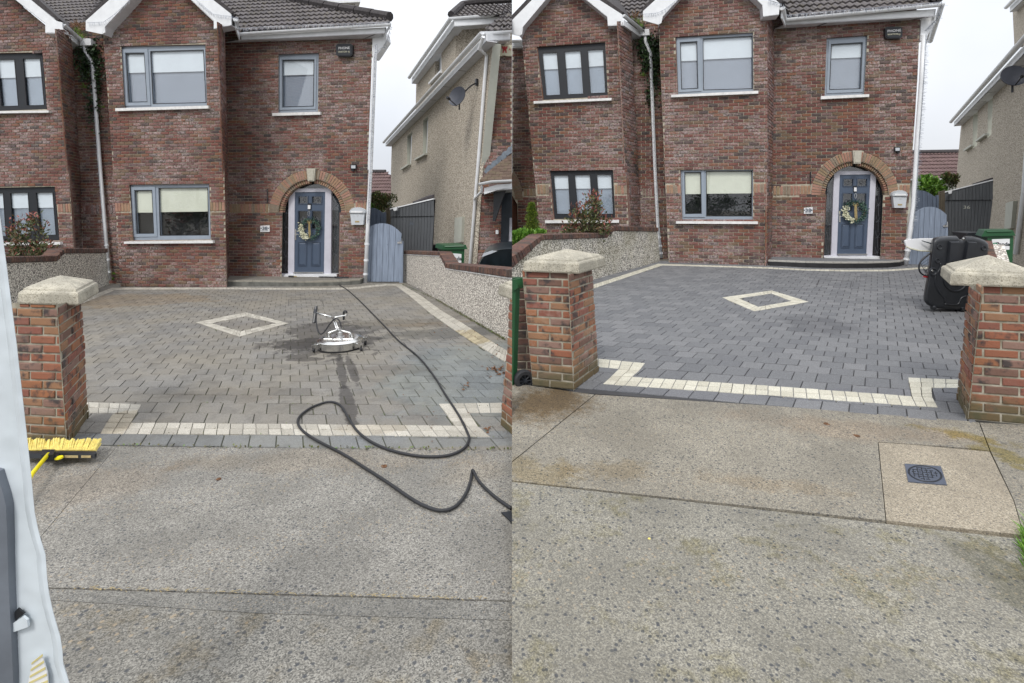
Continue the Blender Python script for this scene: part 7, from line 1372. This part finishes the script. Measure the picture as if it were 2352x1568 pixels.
def weeds(P, c, label):
    m = MB()
    for (x, y, n, s_, lo, hi) in c:
        q = P.p(x, y)
        for i in range(n): m.leaf(q + rv(.05), Vector((random.gauss(0, .5), -.2, random.uniform(.3, 1.2))), Z + rv(.5), s_ * random.uniform(.6, 1.3), .008, random.uniform(lo, hi))
    tag(m.build('gutter_weeds', 'leaf_gutter', None, loc=P.p(*c[0][:2])), label, 'weeds', 'weeds in the gutters')
M['leaf_gutter'] = leafm('gutter_weed', [(0, (.05, .09, .02)), (.45, (.22, .36, .06)), (.6, (.20, .13, .06)), (1, (.28, .14, .08))])
weeds(L.rec.off(.2), [(178, 76, 60, .12, 0, .45), (186, 84, 50, .10, 0, .45), (174, 62, 50, .16, .6, 1), (190, 68, 24, .12, .6, 1)], 'green and rusty weeds growing in the gutter between two gables, dirty driveway')
weeds(Rr.rec.off(.2), [(1463, 54, 60, .12, 0, .45), (1470, 60, 50, .10, 0, .45), (1458, 42, 50, .15, .6, 1), (1474, 44, 20, .12, .6, 1)], 'green and rusty weeds growing in the gutter between two gables, clean driveway')
GB = Pl(((870 - CX) / FP * 18, 18, 0), L.bay.U, Z); bush('garden_shrub', GB.p(876, 464), (.5, .35, .34), 2200, .08, 'leaf_far', 'rusty green shrub in the back garden above the blue gates, dirty driveway', 'shrub', 5, .3, .3, 11, 'shrubs beyond the gates'); bush('garden_shrub', GB.p(856, 472), (.25, .2, .22), 500, .09, 'leaf_green', 'bright green shrub at the house corner above the blue gates, dirty driveway', 'shrub', 3, .3, .3, 3, 'shrubs beyond the gates')
GC = Pl(((2140 - CX) / FP * 16, 16, 0), Rr.bay.U, Z); bush('garden_shrub', GC.p(2150, 425), (.62, .3, .42), 1500, .11, 'leaf_green', 'bright green leafy shrub above the blue gates, clean driveway', 'shrub', 6, .6, .3, 7, 'shrubs beyond the gates'); bush('garden_shrub', GC.p(2187, 424), (.22, .2, .35), 600, .08, 'leaf_far', 'rusty shrub against the pebbledash above the lean-to, clean driveway', 'shrub', 4, .4, .3, 4, 'shrubs beyond the gates')
m = MB()
for i in range(260): q = Rr.G(2366 + random.gauss(0, 6), 1262 + random.gauss(0, 26)); m.leaf(q, Vector((random.gauss(-.5, .5), random.gauss(0, .4), 1)), Z + rv(.4), random.uniform(.04, .09), .003, random.uniform(.3, 1))
tag(m.build('grass', 'leaf_green', None, loc=Rr.G(2365, 1262)), 'tuft of verge grass at the pavement edge', None, None, 'stuff')
# paved-over access covers in the drives: recessed steel rims
def rim_(side, q, label):
    m = MB(); P = [side.G(*p, .0035) for p in q]
    for i in range(len(P) - 1): a, b = P[i], P[i + 1]; U = (b - a).normalized(); V = side.gr.N.cross(U); m.prism([a - V * .003, b - V * .003, b + V * .003, a + V * .003], side.gr.N * .002)
    tag(m.build('access_cover', 'gasket', None, loc=P[0]), label, 'access cover', 'paver filled access covers')
rim_(L, Q(663, 703, 663, 687.5, 739, 688.5, 744, 704), 'paver filled access cover outline in the dirty driveway')
rim_(Rr, Q(1875, 659, 1882, 642, 1956, 646, 1953, 661), 'left paver filled access cover outline in the clean driveway')
rim_(Rr, Q(1967, 648, 1969, 635, 2041, 637, 2044, 650), 'right paver filled access cover outline in the clean driveway')

# ------------------------------------------------------------------ trees across the road, mirrored in the living room windows
def street_tree(x, y, hgt, label):
    tr = thing('street_tree', (x, y, 0), label, 'tree', 'trees across the road'); m = MB(); base = Vector((x, y, -.2)); m.tube([base, base + Z * hgt * .35, base + Vector((.3, .2, hgt * .8))], [.16, .12, .04], 8)
    tips = []
    for i in range(22): a = i * .9; q = base + Z * random.uniform(.3, 1.6); e = q + Vector((math.cos(a) * random.uniform(.5, 2.6), math.sin(a) * 1., random.uniform(-.1, 1.5))); m.tube([q, q.lerp(e, .5) + rv(.1), e], [.05, .03, .012], 5); tips.append(e)
    m.build('trunk', 'stem', tr); m = MB()
    for i in range(4200): q = random.choice(tips) + rv(.26); m.leaf(q, rv(1) - Z * .3, rv(1), random.uniform(.10, .2), .035)
    m.build('crown', 'leaf_ivy', tr, kind='stuff')
street_tree(-27.5, -8, 5.2, 'leafy tree across the road mirrored in the living room window behind the dirty driveway')
street_tree(1.9, -8, 5.0, 'leafy tree across the road mirrored in the living room window behind the clean driveway')
# ------------------------------------------------------------------ where the two plots meet, nothing of one reaches into the other
import bmesh
bpy.context.view_layer.update()
for o in list(bpy.data.objects):
    if o.type != 'MESH': continue
    r = o
    while r.parent: r = r.parent
    if r.name.split('.')[0] in ('ground', 'street_tree'): continue
    sg = -1 if (r.location.x < 0) else 1
    if r.name.startswith(('driveway', 'pavement', 'road', 'plot_ground')): sg = -1 if sum(v.co.x for v in r.data.vertices) < 0 else 1
    mw = o.matrix_world; xs = [(mw @ Vector(c)).x * sg for c in o.bound_box]
    if min(xs) >= -.0005: continue
    if max(xs) <= .0005: bpy.data.objects.remove(o); continue
    inv = mw.inverted(); pn = (mw.to_3x3().transposed() @ Vector((sg, 0, 0))); co_ = inv @ Vector((sg * .0003, mw.translation.y, mw.translation.z))
    if o.data.users > 1: o.data = o.data.copy()
    bm = bmesh.new(); bm.from_mesh(o.data); bmesh.ops.bisect_plane(bm, geom=bm.verts[:] + bm.edges[:] + bm.faces[:], plane_co=co_, plane_no=pn, clear_inner=True)
    if o.get('kind') != 'stuff': bmesh.ops.holes_fill(bm, edges=[e for e in bm.edges if e.is_boundary])
    bm.to_mesh(o.data); bm.free()
